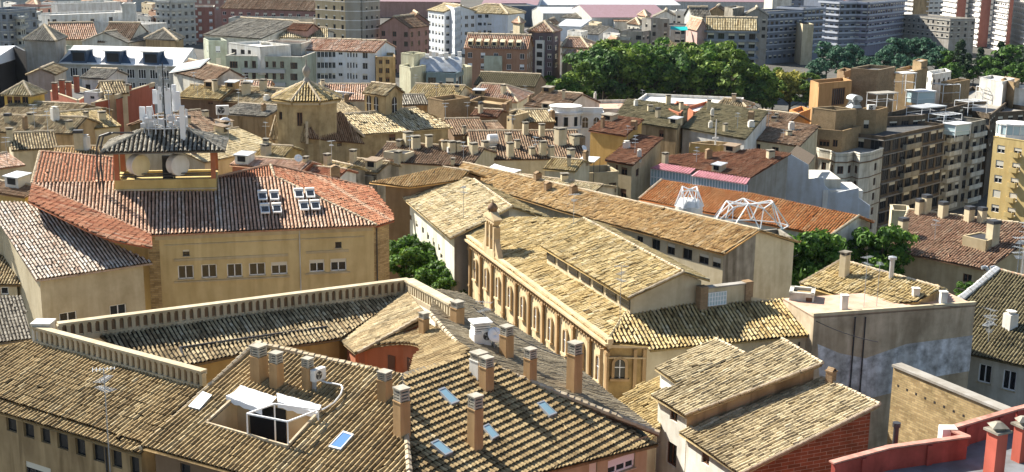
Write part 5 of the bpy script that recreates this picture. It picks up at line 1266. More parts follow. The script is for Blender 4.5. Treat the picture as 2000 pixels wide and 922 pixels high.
def roofbox(root, quad, h=.35, mat=W_CREAM, fill=DMET, name='sunken_terrace'):
    pts = []
    for p in quad:
        q = hit(*p)
        if not q: return
        pts.append(q[0])
    z0 = max(p.z for p in pts)+h; mb = MB()
    for i in range(4):
        a, b = pts[i], pts[(i+1) % 4]; dd, oo, LL = frame_axes(a, b); c = (a+b)/2; mb.obox((c.x, c.y, (min(a.z, b.z)-.3+z0)/2), dd, oo, Z, LL/2, .12, (z0-min(a.z, b.z)+.3)/2)
    o = mb.build(name, mat, root, root.location); mb = MB(); mb.poly([(p.x, p.y, z0-.12) for p in pts]); mb.build('terrace_floor', fill, o, root.location)
if rd: roofbox(rd, [(750, 308), (775, 296), (808, 303), (790, 317)]); roofbox(rd, [(806, 320), (828, 309), (872, 313), (862, 326)], fill=GLASSL)
if rc: roofbox(rc, [(978, 322), (1000, 303), (1020, 306), (1004, 325)])
for (x, y) in ((962, 284),):
    q = hit(x, y)
    if q: t = thing('water_tank', 'white cylindrical water tank among the centre chimneys', 'tank', q[0], rz=.4); mb = MB(); mb.bar((-.7, 0, 1), (.7, 0, 1), .75, n=14); mb.build('drum', WHITE, t); mb = MB(); mb.box((-.6, -.4, -.5), (.6, .4, .35)); mb.build('cradle', GMET, t)
aw = thing('canopy', 'bright white canvas canopy stretched above the amber roof', 'canopy', P(978, 333, 13)); cloth('fabric', P(945, 333, 13), P(966, 320, 13.2), P(1018, 332, 13), P(993, 341, 12.8), aw, FAB, .1, .05)
mb = MB(); [mb.bar(p, p-Z*3, .05) for p in (P(945, 333, 13), P(966, 320, 13.2), P(1018, 332, 13), P(993, 341, 12.8))]; mb.build('frame', GMET, aw, aw.location)
H('house', 'pale sandy roof strip just behind the amber roofed wing', (985, 362), (1150, 384), (1182, 362), (1000, 340), 11.4, 12, T_PALE, W_CREAM)
H('house', 'small mossy roof between the chimneys and the beige terrace house', (1060, 330), (1125, 335), (1118, 312), (1070, 308), 10.5, 14, T_OCHRE, W_CREAM)
root, _ = block('terrace_house', 'beige house with a long plain roof parapet beside the two ochre houses', [(1121, 327), (1140, 340), (1208, 336)], 8.6, 8, W_BEIGE, kw=dict(style='wood', px=[(1189, 357, 1203, 376)]), par=.9)
root2 = thing('canopy', 'flat white canopy on the beige terrace house', 'canopy', P(1147, 318, 9)); mb = MB(); q4_ = [P(1124, 316, 10.6), P(1140, 306, 10.6), P(1172, 308, 10.6), P(1160, 318, 10.6)]; mb.hexa(q4_, [p+Z*.12 for p in q4_]); mb.build('sheet', WHITE, root2, root2.location); mb = MB(); [mb.bar(p, p-Z*3, .06) for p in q4_]; mb.build('frame', DMET, root2, root2.location)
def mono(name, label, pts, z, roof, wall, drop=1.0, low=(0, 1), kw=None, base=-8, grid=None, tk=None):
    """corner house with a single pitched roof; pts L, corner, R at the eaves; edge low is the low eave"""
    A, B, C = [P(*p, z) for p in pts]; D = A+C-B; lp = [A, B, C, D]
    for i in range(4):
        if i not in low: lp[i] = lp[i]+Z*drop
    return house(name, label, 'house', [lp], roof, wall, base, caps=False, kw=dict(ins=.3, grid=grid, **(kw or {})), tk=tk)
mono('ochre_house', 'bright ochre house with a diagonal shadow and brown roof, upper of the two ochre houses', [(1149, 255), (1222, 266), (1257, 251)], 10.2, T_DBROWN, W_ORANGE if False else plain('ochre_sunny', (.62, .40, .14), .9, noise=.05, stain=.12), 1.6, low=(0, 1))
mono('ochre_house', 'beige and ochre corner house with a brown roof, lower of the two ochre houses', [(1181, 313), (1236, 323), (1294, 286)], 8.0, T_DBROWN, W_BEIGE, 1.4, low=(0, 1), kw=dict(style='wood', px=[(1202, 322, 1207, 336), (1213, 327, 1225, 342), (1242, 330, 1248, 344), (1212, 369, 1223, 386)]))
root = mono('olive_roofed_house', 'house with a smooth olive-grey roof behind the upper ochre house', [(1196, 234), (1323, 252), (1345, 228)], 8.8, T_OLIVE, W_TAN, 2.0, low=(0, 1), kw=dict(style='wood', px=[(1287, 254, 1296, 268)]))
mono('olive_roofed_house', 'house with a large smooth olive-grey roof right of the red-brown box', [(1330, 250), (1456, 272), (1500, 240)], 8.0, T_OLIVE, W_WHITE, 2.2, low=(0, 1), kw=dict(style='dark'))
block('red_box_house', 'red-brown rooftop block with a black top between the two olive roofs', [(1306, 214), (1328, 222), (1344, 206)], 10.4, 4, W_TERRA, roofmat=FELT, base=-8)
block('terracotta_house', 'terracotta walled house behind the right olive roof', [(1340, 210), (1356, 220), (1396, 208)], 7, 8, W_TERRA, roofmat=W_WHITE, base=-10)
block('beige_house', 'beige flat-roofed house right of the terracotta walls', [(1393, 216), (1400, 224), (1438, 215)], 6, 8, W_BEIGE, roofmat=W_WHITE, base=-10)
block('white_terrace_house', 'white flat roofs edging the park trees', [(1240, 199), (1440, 208)], 6.2, 16, W_WHITE, roofmat=W_WHITE, base=-10)
block('pink_terrace_house', 'wide house with a pink tiled roof terrace left of the olive roofs', [(1140, 214), (1262, 212)], 7.6, 14, W_PALE, roofmat=PINKF, base=-10)
H('cottage', 'small white hipped cottage at the right end of the park edge', (1400, 206), (1458, 210), (1445, 196), (1415, 193), 6.5, 20, T_TAN, W_WHITE, ends='hh', base=-10)
root = H('gabled_house', 'pale gabled house with a small round window in front of the park trees', (1022, 206), (1100, 214), (1140, 190), (1070, 172), 9, 18, T_BROWN, W_PALE, base=-8)
# white pavilion with curved bay
c = P(1116, 250, 7.5); pv = thing('white_pavilion', 'white classical pavilion with a curved columned bay and balustrade', 'pavilion', (c.x, c.y, -2)); off = pv.location; R_ = 3.0; mb = MB()
at_ = P(1106, 212, 11.5); cx, cy = at_.x, at_.y+3
mb.lathe((cx, cy, 0), [(R_, 2), (R_, 7.4), (R_+.25, 7.5), (R_+.25, 7.8), (R_, 7.9), (R_, 10.2), (R_+.35, 10.35), (R_+.35, 10.7), (R_-.1, 10.75), (R_-.1, 11.5), (R_+.1, 11.55), (R_+.1, 11.7), (.01, 11.7)], 24); mb.build('curved_bay', WHITE, pv, off)
mb = MB(); mb.box((cx+2.2, cy-.6, 2), (cx+7, cy+6, 10.2)); mb.box((cx+2.0, cy-.9, 10.2), (cx+7.2, cy+6, 10.6)); mb.box((cx+2.2, cy-.6, 10.6), (cx+7, cy-.3, 11.4)); mb.build('wall', WHITE, pv, off)
for k in range(5): a = -math.pi*.92+k*math.pi*.21; p = Vector((cx+math.cos(a)*(R_+.03), cy+math.sin(a)*(R_+.03), 9.0)); mb = MB(); mb.obox(p, (-math.sin(a), math.cos(a), 0), (math.cos(a), math.sin(a), 0), Z, .38, .03, .85); mb.build('window', GLASS, pv, off)
for k in range(2): arch(pv, Vector((cx+3.7+k*2.1, cy-.6, 8.6)), Vector((1, 0, 0)), Vector((0, -1, 0)), 1.1, 2.0, frame=WHITE)
# ---- right centre ----
root = block('ochre_box_house', 'plain ochre rooftop box with pale flat top carrying a white pole', [(1346, 280), (1402, 285), (1442, 281)], 9.0, 6, plain('ochre_box', (.58, .38, .14), .9, stain=.25), roofmat=W_PALE, base=-8, topmat=W_TAN)[0]
pl_ = thing('flagpole', 'white pole standing on the ochre rooftop box', 'pole', P(1397, 282, 9)); mb = MB(); mb.bar((0, 0, -1), (0, 0, 4.2), .16, n=8, r2=.07); mb.box((-.5, -.1, .9), (.5, .1, 1.2)); mb.build('pole', WHITE, pl_)
GS = Slope((1286, 320), (1464, 348), 6.6, 13)
gp = GS.pts((1270, 330), (1464, 360), (1545, 299), (1480, 291), (1312, 303))
gp = [GS.at(1286, 320), GS.at(1464, 348), GS.at(1545, 300), GS.at(1480, 291), GS.at(1312, 303)]
root = house('gallery_house', 'dark brown roofed house with two pink ribbed strips above a glazed gallery', 'house', [gp], T_DBROWN, W_GREY, -10, caps=False, kw=dict(style='grey', ins=.3))
PK = plain('pink_ribbed_sheet', (.55, .22, .26), .6, noise=.05); PK2 = plain('pink_ribbed_sheet_light', (.70, .42, .42), .6, noise=.05)
for quad, n in ((((1269, 329), (1290, 320), (1358, 331), (1347, 341)), 13), (((1350, 344), (1363, 334), (1465, 350), (1457, 361)), 19)):
    q = [P(x, y, 6.2 if j in (0, 3) else 6.9) for j, (x, y) in enumerate(quad)]; mb = MB()
    for i in range(n*2):
        a0, a1 = i/(n*2), (i+1)/(n*2); A0, A1 = q[0].lerp(q[3], a0), q[0].lerp(q[3], a1); B0, B1 = q[1].lerp(q[2], a0), q[1].lerp(q[2], a1); h = .12 if i % 2 else 0
        mb.hexa([A0, A1, B1, B0], [p+Z*(.05+h) for p in (A0, A1, B1, B0)], i % 2)
    mb.build('ribbed_roof', [PK2, PK], root, root.location)
    dd, oo, LL = frame_axes(q[0], q[3]); oo = oo if oo.y < 0 else -oo; m0 = (q[0]+q[3])/2-oo*.5; mb = MB(); mb.obox(m0-Z*1.5, dd, oo, Z, LL/2, .05, 1.45); gw = mb.build('gallery_glazing', GLASSL, root, root.location); mb = MB()
    for i in range(n+1): p = q[0].lerp(q[3], i/n)-oo*.5; mb.obox(p-Z*1.5+oo*.1, dd, oo, Z, .07, .045, 1.45)
    for zz in (.1, 1.4, 2.8): mb.obox(m0-Z*zz+oo*.11, dd, oo, Z, LL/2, .05, .08)
    mb.build('mullion', WMET, gw, root.location)
# blue-grey stepped gable wall
zg = 8.0; A = P(1464, 348, 5.6)
g0 = P(1542, 300, 8.2); dirr = (P(1677, 367, 4.5)-P(1500, 324, 7)); dirr.z = 0; d = dirr.normalized(); o = Vector((d.y, -d.x, 0)); o = o if o.y < 0 else -o
def gw_(px, py): dr = ray(px, py); return EYE+dr*((g0-EYE).dot(o)/dr.dot(o))
root = thing('blue_gable_house', 'stepped gable wall painted pale blue-grey above the red roof', 'house', (g0.x, g0.y, -10)); pts = [gw_(*p) for p in ((1464, 348), (1500, 324), (1542, 300), (1579, 322), (1579, 350), (1607, 346), (1611, 363), (1625, 378), (1677, 367), (1677, 387), (1699, 402))]
th = -o*.4; mb = MB(); bot = [Vector((p.x, p.y, -10)) for p in pts]; front_ = pts+[bot[-1], bot[0]]
for f in (front_, [p+th for p in front_[::-1]]):
    for t in tessellate_polygon([f]): mb.poly([f[i] for i in t])
for i in range(len(front_)): a, b = front_[i], front_[(i+1) % len(front_)]; mb.poly([a, a+th, b+th, b])
mb.build('gable_wall', W_BLUE, root, root.location)
rg_ = [pts[2], pts[3]+Z*.0, pts[3]-o*9, pts[2]-o*9]; sheet([p+Z*.03-o*.2 for p in rg_], T_BROWN, root)
mb = MB(); q = gw_(1585, 347); mb.box((q.x, q.y+.5, 0), (q.x+5, q.y+9, q.z-.3)); mb.build('terrace_box', W_PALE, root, root.location)
q = gw_(1640, 366); mb = MB(); mb.box((q.x-2.5, q.y+.6, -10), (q.x+4, q.y+8, q.z-.6)); mb.build('terrace_box', W_WHITE, root, root.location)
# orange-red roof and white space frames
N5 = Slope((1250, 389), (1390, 411), 8.6, 18)
N5b = [N5.at(1248, 389), N5.at(1620, 462), N5.at(1678, 422), N5.at(1470, 378), N5.at(1292, 352)]
bw = N5.up*5-Z*1.6
root = house('orange_roofed_house', 'long low house with a vivid orange-red tiled roof behind the amber wing', 'house', [N5b, [N5b[4], N5b[2], N5b[2]+bw, N5b[4]+bw]], T_ORANGE, W_WHITE, -8, tk=dict(pitch=.36, row=.55, amp=.12), kw=dict(ins=.4, style='wood', px=[(1572, 478, 1580, 490), (1600, 480, 1608, 492)]))
cap(root, N5b[1], N5b[2]); cap(root, N5b[0], N5b[4])
def dome_frame(label, px, py, z, r, h, n, base=None, rings=3, sq=1.0):
    c = P(px, py, z); t = thing('space_frame', label, 'frame dome', c, 'white space frames behind the amber wing'); R = []
    for k in range(rings+1):
        f = k/rings; rr = r*(1-.42*f**1.6); R.append([Vector((rr*math.cos(2*math.pi*(i+.5*k)/n), sq*rr*math.sin(2*math.pi*(i+.5*k)/n), h*f*(1 if i % 2 or k < rings else 1.25))) for i in range(n)])
    mb = MB(); top = Vector((0, 0, h*1.08))
    for k in range(rings+1):
        for i in range(n):
            mb.bar(R[k][i], R[k][(i+1) % n], .08)
            if k < rings: mb.bar(R[k][i], R[k+1][i], .08); mb.bar(R[k][(i+1) % n], R[k+1][i], .08)
            else: mb.bar(R[k][i], top, .08)
    mb.build('frame', WMET, t)
    if base: mb = MB(); mb.lathe((0, 0, 0), [(r*.95, -base), (r*.95, .1), (r*.7, .8), (.01, 1.1)], 20); mb.build('drum', WHITE, t, smooth=False)
dome_frame('compact white space frame dome on a white drum, left of the pair', 1346, 402, 10.2, 1.8, 1.9, 6, 2.6, 1)
dome_frame('wide open white space frame spreading over the orange roof, right of the pair', 1462, 440, 8.8, 4.9, 2.4, 9, None, 1, .6)
root, _ = block('grey_shed', 'narrow grey concrete annex at the right end of the amber wing', [(1484, 452), (1510, 470), (1548, 466)], 11.0, 6, W_CONC, base=-4)
# brown roofed house at right
BR = Slope((1830, 592), (1924, 560), 2.0, 18); BR = Slope((1808, 503), (1925, 527), 6, 16)
pl = BR.pts((1735, 492), (1808, 503), (1925, 527), (2010, 470), (2000, 438), (1775, 410))
root = house('brown_roofed_house', 'large house with a rust-brown tiled roof and dark capped chimneys, right', 'house', [pl], T_BROWN if False else tilemat('tile_rust', [(.16, .08, .05), (.28, .16, .10), (.36, .21, .14), (.42, .28, .19), (.48, .36, .26)], (.14, .10, .07), .35), W_BEIGE, -6, caps=False, tk=dict(pitch=.36, row=.5, amp=.12), kw=dict(ins=.6, style='wood', px=[(1880, 535, 1898, 552)]))
cap(root, pl[5], pl[0]); cap(root, pl[5], pl[4]); roofbox(root, [(1850, 432), (1868, 420), (1915, 428), (1895, 446)], .3, W_BEIGE); roofbox(root, [(1880, 480), (1915, 458), (1950, 465), (1925, 492)], .3, W_BEIGE)
for (x, y, h, w) in ((1762, 462, 2.4, .9), (1795, 418, 2.0, .8), (1808, 416, 2.4, .9), (1841, 424, 2.0, .9), (1892, 432, 1.9, .9), (1917, 434, 1.9, .8), (1937, 478, 3.0, 1.1)): chimney(root, x, y, h, w, w, 'dark', rz=.4)
root, _ = block('beige_party_wall', 'beige party wall at the left end of the rust-brown roof', [(1742, 412), (1778, 414)], 7.6, 4, W_CREAM, base=-6)
q = P(1925, 580, 3)
for k, (x, l) in enumerate(((1925, 'left'), (1942, 'right'))):
    t = thing('vent_pipe', 'tall galvanised vent pipe with a curved hood by the rust-brown roof, the %s one' % l, 'pipe', P(x, 590, 5), 'galvanised vent pipes'); mb = MB(); mb.bar((0, 0, -4), (0, 0, 3.4), .2, n=10); mb.bar((0, 0, 3.4), (-.35, 0, 3.9), .2, n=10); mb.bar((-.35, 0, 3.9), (-.8, 0, 3.8), .2, n=10); mb.build('tube', GMET, t)
for k, (x, y, h) in enumerate(((1982, 575, 6.5), (1993, 560, 7.5))):
    aerial(P(x, y, 5), ['lattice aerial mast at the right edge above the olive roof, the left one', 'lattice aerial mast at the right edge above the olive roof, the right one'][k], h, .5*k, 5, 1.4, r=.05)
# ================= terrain =================
def sm(t): t = min(1, max(0, t)); return t*t*(3-2*t)
def gz(x, y): return -14.5*sm((x+25)/70)*sm((y-125)/95)-3*sm((y-150)/150)*(1-sm((x+25)/70))-7*sm((y-560)/200)*(1-sm((x+25)/70))
BL, BR_ = -4, -15
# ================= right-hand apartment buildings =================
def BK(*a, **k):
    try: return block(*a, **k)
    except Exception as ex: print('block failed', a[1], ex); return None, None
DK = dict(style='dark', bl=(0, 0, .3, .4))
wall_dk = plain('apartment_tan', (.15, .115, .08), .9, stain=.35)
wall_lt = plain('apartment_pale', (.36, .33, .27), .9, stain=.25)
root, lp = BK('apartment_building', 'long shaded apartment building with rows of deep dark loggias, right', [(1727, 268), (1846, 243)], 5.0, 15, wall_dk, grid=dict(w=2.5, h=2.2, gap=3.2, floor=2.9, top=1.9, rows=6, m=1.6), kw=dict(style='dark', bl=(0, 0, 0, .3)), base=BR_, roofmat=FELT,  # roof colour darkened to paint in the shadow over the terraces
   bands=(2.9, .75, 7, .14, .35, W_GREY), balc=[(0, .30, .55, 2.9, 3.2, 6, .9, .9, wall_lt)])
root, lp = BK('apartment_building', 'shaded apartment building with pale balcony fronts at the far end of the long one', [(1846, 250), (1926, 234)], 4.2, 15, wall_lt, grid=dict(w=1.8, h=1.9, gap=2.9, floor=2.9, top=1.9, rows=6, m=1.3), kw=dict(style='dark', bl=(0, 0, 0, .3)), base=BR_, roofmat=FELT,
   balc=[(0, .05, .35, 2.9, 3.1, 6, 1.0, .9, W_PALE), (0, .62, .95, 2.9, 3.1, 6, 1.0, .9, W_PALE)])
# white building with the undulating front
zf = 3.0; fp_ = [P(x, y, zf) for x, y in ((1600, 289), (1622, 293), (1632, 298), (1655, 298), (1668, 295), (1680, 299), (1700, 296), (1725, 288))]
wl_ = fp_+[fp_[-1]+Vector((-6, 12, 0)), fp_[0]+Vector((-2, 12, 0))]; c = sum(wl_, Vector((0, 0, 0)))/len(wl_)
WV = plain('wavy_front_white', (.74, .70, .60), .9, stain=.3)
root = thing('apartment_building', 'off-white apartment building with an undulating front and dark floor lines', 'building', (c.x, c.y, BR_))
walls(root, wl_, BR_, WV, ins=0, drop=0, grid=dict(w=1.2, h=1.5, gap=2.0, floor=2.95, top=3.4, rows=6, m=.5), style='wood', bl=(0, 0, .4))
sheet([p-Z*.7 for p in wl_], W_GREY, root)
for zz, hh, pr, mt in ((-1.9, .22, .22, W_BROWN), (-5.0, .14, .12, W_BROWN), (-7.95, .14, .12, W_BROWN), (-10.9, .14, .12, W_BROWN), (-.15, .2, .12, W_WHITE)):
    mb = MB()
    for a, b in zip(fp_[:-1], fp_[1:]): d, o, L = frame_axes(a, b); mb.obox((a+b)/2+Z*zz+o*(pr/2+.003), d, o, Z, L/2+pr*.3, pr/2, hh/2)
    mb.build('string_course', mt, root, root.location)
TB = B_TAN
BK('penthouse', 'tan brick terrace tier above the undulating white building', [(1571, 250), (1645, 257), (1682, 247)], 6.4, 12, TB, base=0, par=1.0, kw=dict(px=[(1600, 273, 1620, 286), (1626, 273, 1636, 287)], style='wood'), topmat=TB, roofmat=FELT)
BK('penthouse', 'brown brick rooftop storey directly above the tan terrace tier', [(1586, 211), (1633, 217), (1674, 214)], 9.6, 8, TB, base=3, par=1.0, roofmat=FELT)
BK('penthouse', 'sunlit tan brick block with one dark window beside the brown storey', [(1674, 215), (1712, 216), (1735, 210)], 9.2, 8, TB, base=1, kw=dict(style='dark', px=[(1687, 235, 1697, 251)]), roofmat=FELT)
BK('penthouse', 'bright orange-lit brick block left of the tall brown cube', [(1583, 158), (1600, 164), (1664, 158)], 12.0, 8, plain('orange_brick', (.50, .29, .13), .9, noise=.06), base=0, kw=dict(style='wood', px=[(1625, 172, 1650, 205)]), roofmat=FELT)
BK('penthouse', 'tall brown brick cube on top of the apartment roofs', [(1662, 134), (1714, 138), (1749, 131)], 14.2, 8, B_BROWN, base=0, roofmat=FELT)
BK('penthouse', 'small brown block with round windows left of the tall brown cube', [(1635, 138), (1650, 141), (1664, 136)], 13.0, 6, B_BROWN, base=0, kw=dict(style='white', px=[(1641, 151, 1648, 160), (1652, 151, 1659, 160)]), roofmat=FELT)
BK('penthouse', 'pale tan rooftop block with a square vent right of the tall brown cube', [(1750, 136), (1786, 140), (1812, 133)], 13.0, 7, TB, base=0, roofmat=W_WHITE)
BK('penthouse', 'little square lift tower standing above the pale tan block', [(1783, 119), (1800, 122), (1812, 118)], 14.6, 3, TB, base=8, roofmat=W_GREY, par=.1)
BK('penthouse', 'white rooftop block with railings right of the little lift tower', [(1811, 140), (1822, 146), (1858, 140)], 11, 7, W_WHITE, base=0, roofmat=W_WHITE, grid=dict(rows=1), kw=dict(style='dark'))
BK('penthouse', 'low brown block with white top behind the pergolas', [(1838, 160), (1862, 162), (1895, 156)], 10, 8, TB, base=0, roofmat=W_WHITE)
BK('penthouse', 'white topped brick block near the right edge before the trees', [(1914, 153), (1960, 160), (1982, 154)], 9.5, 8, W_WHITE, base=-4, roofmat=W_WHITE)
BK('penthouse', 'brown stair block attached behind the white topped block', [(1955, 156), (1982, 162), (1992, 155)], 9.4, 6, TB, base=-6, roofmat=W_WHITE)
BK('penthouse', 'small white flat block at the right edge by the trees', [(1975, 172), (2040, 176)], 8, 8, W_WHITE, base=-8, roofmat=W_WHITE)
BK('apartment_building', 'brown brick body of the right apartments with dark terraces, behind the long one', [(1690, 232), (1800, 205), (1900, 200)], 6.2, 14, wall_dk, base=BR_, grid=dict(rows=1, w=2, h=1.8, gap=2.8, top=1.6), kw=DK, roofmat=W_DARK, par=.9)  # near-black roof colour stands in for the shadow on these terraces
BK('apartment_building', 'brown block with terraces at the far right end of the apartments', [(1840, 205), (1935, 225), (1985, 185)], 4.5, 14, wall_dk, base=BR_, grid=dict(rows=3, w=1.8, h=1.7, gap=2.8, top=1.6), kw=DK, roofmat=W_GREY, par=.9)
BK('apartment_building', 'brown brick block half hidden between the apartments and the yellow building', [(1928, 222), (2040, 214)], 4.0, 16, wall_dk, base=BR_, grid=dict(rows=4, w=1.6, h=1.5, gap=3, top=1.6), kw=DK, roofmat=W_GREY, par=.9)
YW = plain('yellow_render', (.66, .50, .22), .9, noise=.05, stain=.15)
root, lp = BK('apartment_building', 'yellow apartment building with white roller blinds at the right edge', [(1941, 267), (2075, 287)], 6.0, 14, YW, base=BR_, grid=dict(w=1.7, h=1.5, gap=3.1, floor=2.9, top=2.2, rows=6, m=1.8), kw=dict(style='white', bl=(.4, .7, 1, .5)), roofmat=W_GREY, balc=[(0, .30, .42, 2.9, 3.2, 5, .8, .9, YW)])
root = thing('conservatory', 'white round glazed rooftop room on the yellow building', 'conservatory', P(1990, 270, 6)); mb = MB(); mb.lathe((0, 3, 0), [(3.2, -.5), (3.2, .5), (3.25, .55)], 16); mb.lathe((0, 3, 0), [(3.3, 2.3), (3.3, 2.6), (.01, 2.7)], 16); mb.build('frame', WHITE, root); mb = MB(); mb.lathe((0, 3, 0), [(3.1, .5), (3.1, 2.35)], 16); mb.build('glazing', GLASSL, root)
mb = MB(); [mb.bar((3.15*math.cos(a), 3+3.15*math.sin(a), .5), (3.15*math.cos(a), 3+3.15*math.sin(a), 2.35), .09) for a in [2*math.pi*i/16 for i in range(16)]]; mb.build('mullion', WHITE, root)
# terrace pergolas, glazed rooms, tank, canopies
def pergola(label, px, py, z, w, d_, h, rz=.5, roof=None, glaze=False):
    t = thing('pergola', label, 'pergola', P(px, py, z), rz=rz); mb = MB(); c4 = [(-w/2, -d_/2), (w/2, -d_/2), (w/2, d_/2), (-w/2, d_/2)]
    for x, y in c4: mb.bar((x, y, -1), (x, y, h), .07)
    for i in range(4): a, b = c4[i], c4[(i+1) % 4]; mb.bar((*a, h), (*b, h), .07); mb.bar((*a, h*.4), (*b, h*.4), .05)
    for i in range(5): x = -w/2+w*(i+.5)/5; mb.bar((x, -d_/2, h+.02), (x, d_/2, h+.02), .05)
    mb.build('frame', WMET, t)
    if roof: mb = MB(); mb.box((-w/2-.2, -d_/2-.2, h+.1), (w/2+.2, d_/2+.2, h+.2)); mb.build('roof', roof, t)
    if glaze: mb = MB(); mb.box((-w/2+.1, -d_/2+.1, 0), (w/2-.1, d_/2-.1, h-.1)); mb.build('glazing', GLASSL, t)
for a in (('white glazed terrace room with a flat roof among the dark terraces', 1797, 200, 6.4, 5, 4, 2.6, .4, WMET, True), ('white open pergola over a green awning, centre of the terraces', 1846, 190, 6.5, 5, 4, 3.2, .4, None), ('low striped metal canopy on the front terraces', 1808, 226, 5.4, 8, 4, 2.0, .6, ZINC), ('white fenced terrace at the right of the striped canopy', 1845, 240, 4.4, 6, 4, 2.0, .6, None),
          ('white terrace frame with glass sides, lower right of the pergola', 1868, 262, 3.0, 5, 3, 2.2, .6, WMET, True), ('white canopy below the tan terrace tier', 1608, 272, 3.8, 8, 2, 1.3, -.1, WHITE), ('dark roofed veranda at the foot of the brown cube', 1722, 205, 7.5, 6, 3, 2.6, .5, W_GREY), ('white slatted pergola near the right end of the terraces', 1895, 215, 5.0, 6, 4, 2.2, .5, None), ('pale flat veranda roof beside the veranda of the brown cube', 1765, 172, 9.5, 4, 3, 3.4, .5, WHITE), ('white framed terrace near the white topped block', 1930, 185, 5.6, 5, 3, 2.0, .3, None)): pergola(*a)
t = thing('water_tank', 'curved silver rooftop air handling unit beside the orange-lit block', 'ventilation unit', P(1668, 205, 10), rz=.3); mb = MB(); n = 8; pr = [(math.cos(math.pi*i/n)*1.2, 1.2+math.sin(math.pi*i/n)*.9) for i in range(n+1)]
mb.hexa([(x, -1.2, z) for x, z in pr[::-1]]+[(-1.2, -1.2, -.5), (1.2, -1.2, -.5)], [(x, 1.2, z) for x, z in pr[::-1]]+[(-1.2, 1.2, -.5), (1.2, 1.2, -.5)]); mb.build('casing', ZINC, t); mb = MB(); [mb.box((-1.0, -1.24, .2+i*.25), (1.0, -1.205, .3+i*.25)) for i in range(4)]; mb.build('grille', DMET, t)
for k, (x, y, zz, l) in enumerate(((1701, 218, 8.6, 'small white air conditioner right of the silver unit'), (1575, 268, 5.5, 'white air conditioner on the left corner of the tan terrace tier'), (435, 226, 13.5, 'large white air conditioner box left of the octagonal dome'))): ac_unit(0, 0, l, 2.0 if k < 2 else 2.4, .3, .2, P(x, y, zz))
# orange walled houses right of the olive roof
mono('orange_house', 'house with an orange wall and brown roof in front of the orange-lit apartments', [(1464, 272), (1562, 286), (1600, 262)], 6.0, T_BROWN, W_CREAM, 1.6, low=(0, 1), kw=dict(style='wood', px=[(1471, 281, 1485, 293), (1507, 287, 1521, 297)]), base=BR_)
BK('orange_house', 'bright orange rooftop box beside the leafy park edge', [(1542, 216), (1560, 222), (1583, 214)], 8, 5, plain('bright_orange', (.68, .30, .10), .9, noise=.05), base=BR_, roofmat=W_TAN)
H('orange_house', 'small red-brown gabled roof with orange chimneys behind the right olive roof', (1455, 236), (1535, 246), (1518, 220), (1482, 214), 6.6, 20, T_BROWN, W_ORANGE, base=BR_)
# ================= far city =================
FW = dict(w=1.4, h=1.5, gap=3.0, floor=3.1, top=2.2, rows=6, m=1.5)
def fg(**k): g = dict(FW); g.update(k); return g
MW = dict(style='white', bl=(.3, .6, 1))
GW = plain('pale_grey_render', (.48, .49, .48), .9, stain=.15); GB = plain('blue_grey_concrete', (.30, .33, .38), .9, stain=.2)
BK('tall_grey_house', 'tall blank grey house with a slate gabled pyramid roof at the left', [(48, 78), (108, 80), (128, 73)], 17, 8, W_GREY, 'pyr', SLATE and T_GREY, base=BL, rise=3.2)
q = [P(-50, 140, 12), P(46, 110, 12), P(48, 98, 14.5), P(30, 89, 15), P(-60, 92, 15)]
root = thing('white_hall', 'low hall with a broad white curved roof at the left edge', 'hall', (q[1].x, q[1].y, BL)); sheet(q, WMET, root); walls(root, q, BL, W_DARK, ins=1.0)
root, _ = BK('mansard_building', 'long white building with blue slate mansard and white dormers, left', [(113, 124), (352, 130)], 11.5, 12, GW, base=BL, grid=fg(w=1.9, h=2.2, gap=2.7, rows=2, top=2.0, m=1), kw=dict(style='white', bl=(0,)), roofmat=FELT, par=.1)
mzf = P(113, 124, 11.5); mze = P(352, 130, 11.5); d, o, L = frame_axes(mzf, mze); BSL = plain('blue_slate', (.05, .09, .16), .6, noise=.1)
Af = [mzf+o*.3, mze+o*.3, mze-o*9+Z*3.6, mzf-o*9+Z*3.6]; mb = MB(); mb.poly(Af); mb.poly([Af[3], Af[2], Af[2]-o*3-Z*3.6, Af[3]-o*3-Z*3.6]); mb.poly([Af[1], Af[1]-o*12, Af[2]]); mb.poly([Af[0]-o*12, Af[0], Af[3]]); mb.build('roof', WHITE, root, root.location)
mb = MB(); mb.obox((mzf+mze)/2+o*.4+Z*.1, d, o, Z, L/2, .45, .12); mb.build('gutter_ledge', WHITE, root, root.location)
for f in (.17, .45, .76):
    p = mzf+d*L*f+o*-.4; mb = MB(); mb.obox(p+Z*1.6-o*1.8, d, o, Z, 1.9, 1.9, 1.6); dm = mb.build('dormer', BSL, root, root.location); mb = MB(); mb.obox(p+Z*3.3-o*1.6, d, o, Z, 2.2, 2.4, .12); mb.build('dormer_roof', WHITE, dm, root.location); mb = MB(); mb.obox(p+Z*1.7+o*.12, d, o, Z, 1.5, .03, 1.0); mb.build('pane', GLASS, dm, root.location)
    for s_, w_ in ((1, 2.8), (-1, 1.6 if f > .2 else 3.4)): mb = MB(); q = p+d*s_*1.92; mb.poly([q+o*.1, q+d*s_*w_+o*.1, q-o*2.6+Z*3.1, q-o*2.6]); mb.poly([q+o*.1, q-o*2.6, q-o*2.6+Z*3.1]); mb.build('slate_cheek', BSL, dm, root.location)
BK('pavilion', 'square tan pavilion with a pale hipped roof and ridge frame, behind the mansard', [(284, 76), (345, 79), (358, 74)], 14, 10, W_TAN, 'pyr', T_GREY, base=BL, rise=2.6)
H('pink_roofed_house', 'house with a long pinkish roof and four little skylights behind the grey tall house', (103, 78), (192, 76), (180, 44), (122, 46), 13, 24, T_PINK, W_CREAM, base=BL)
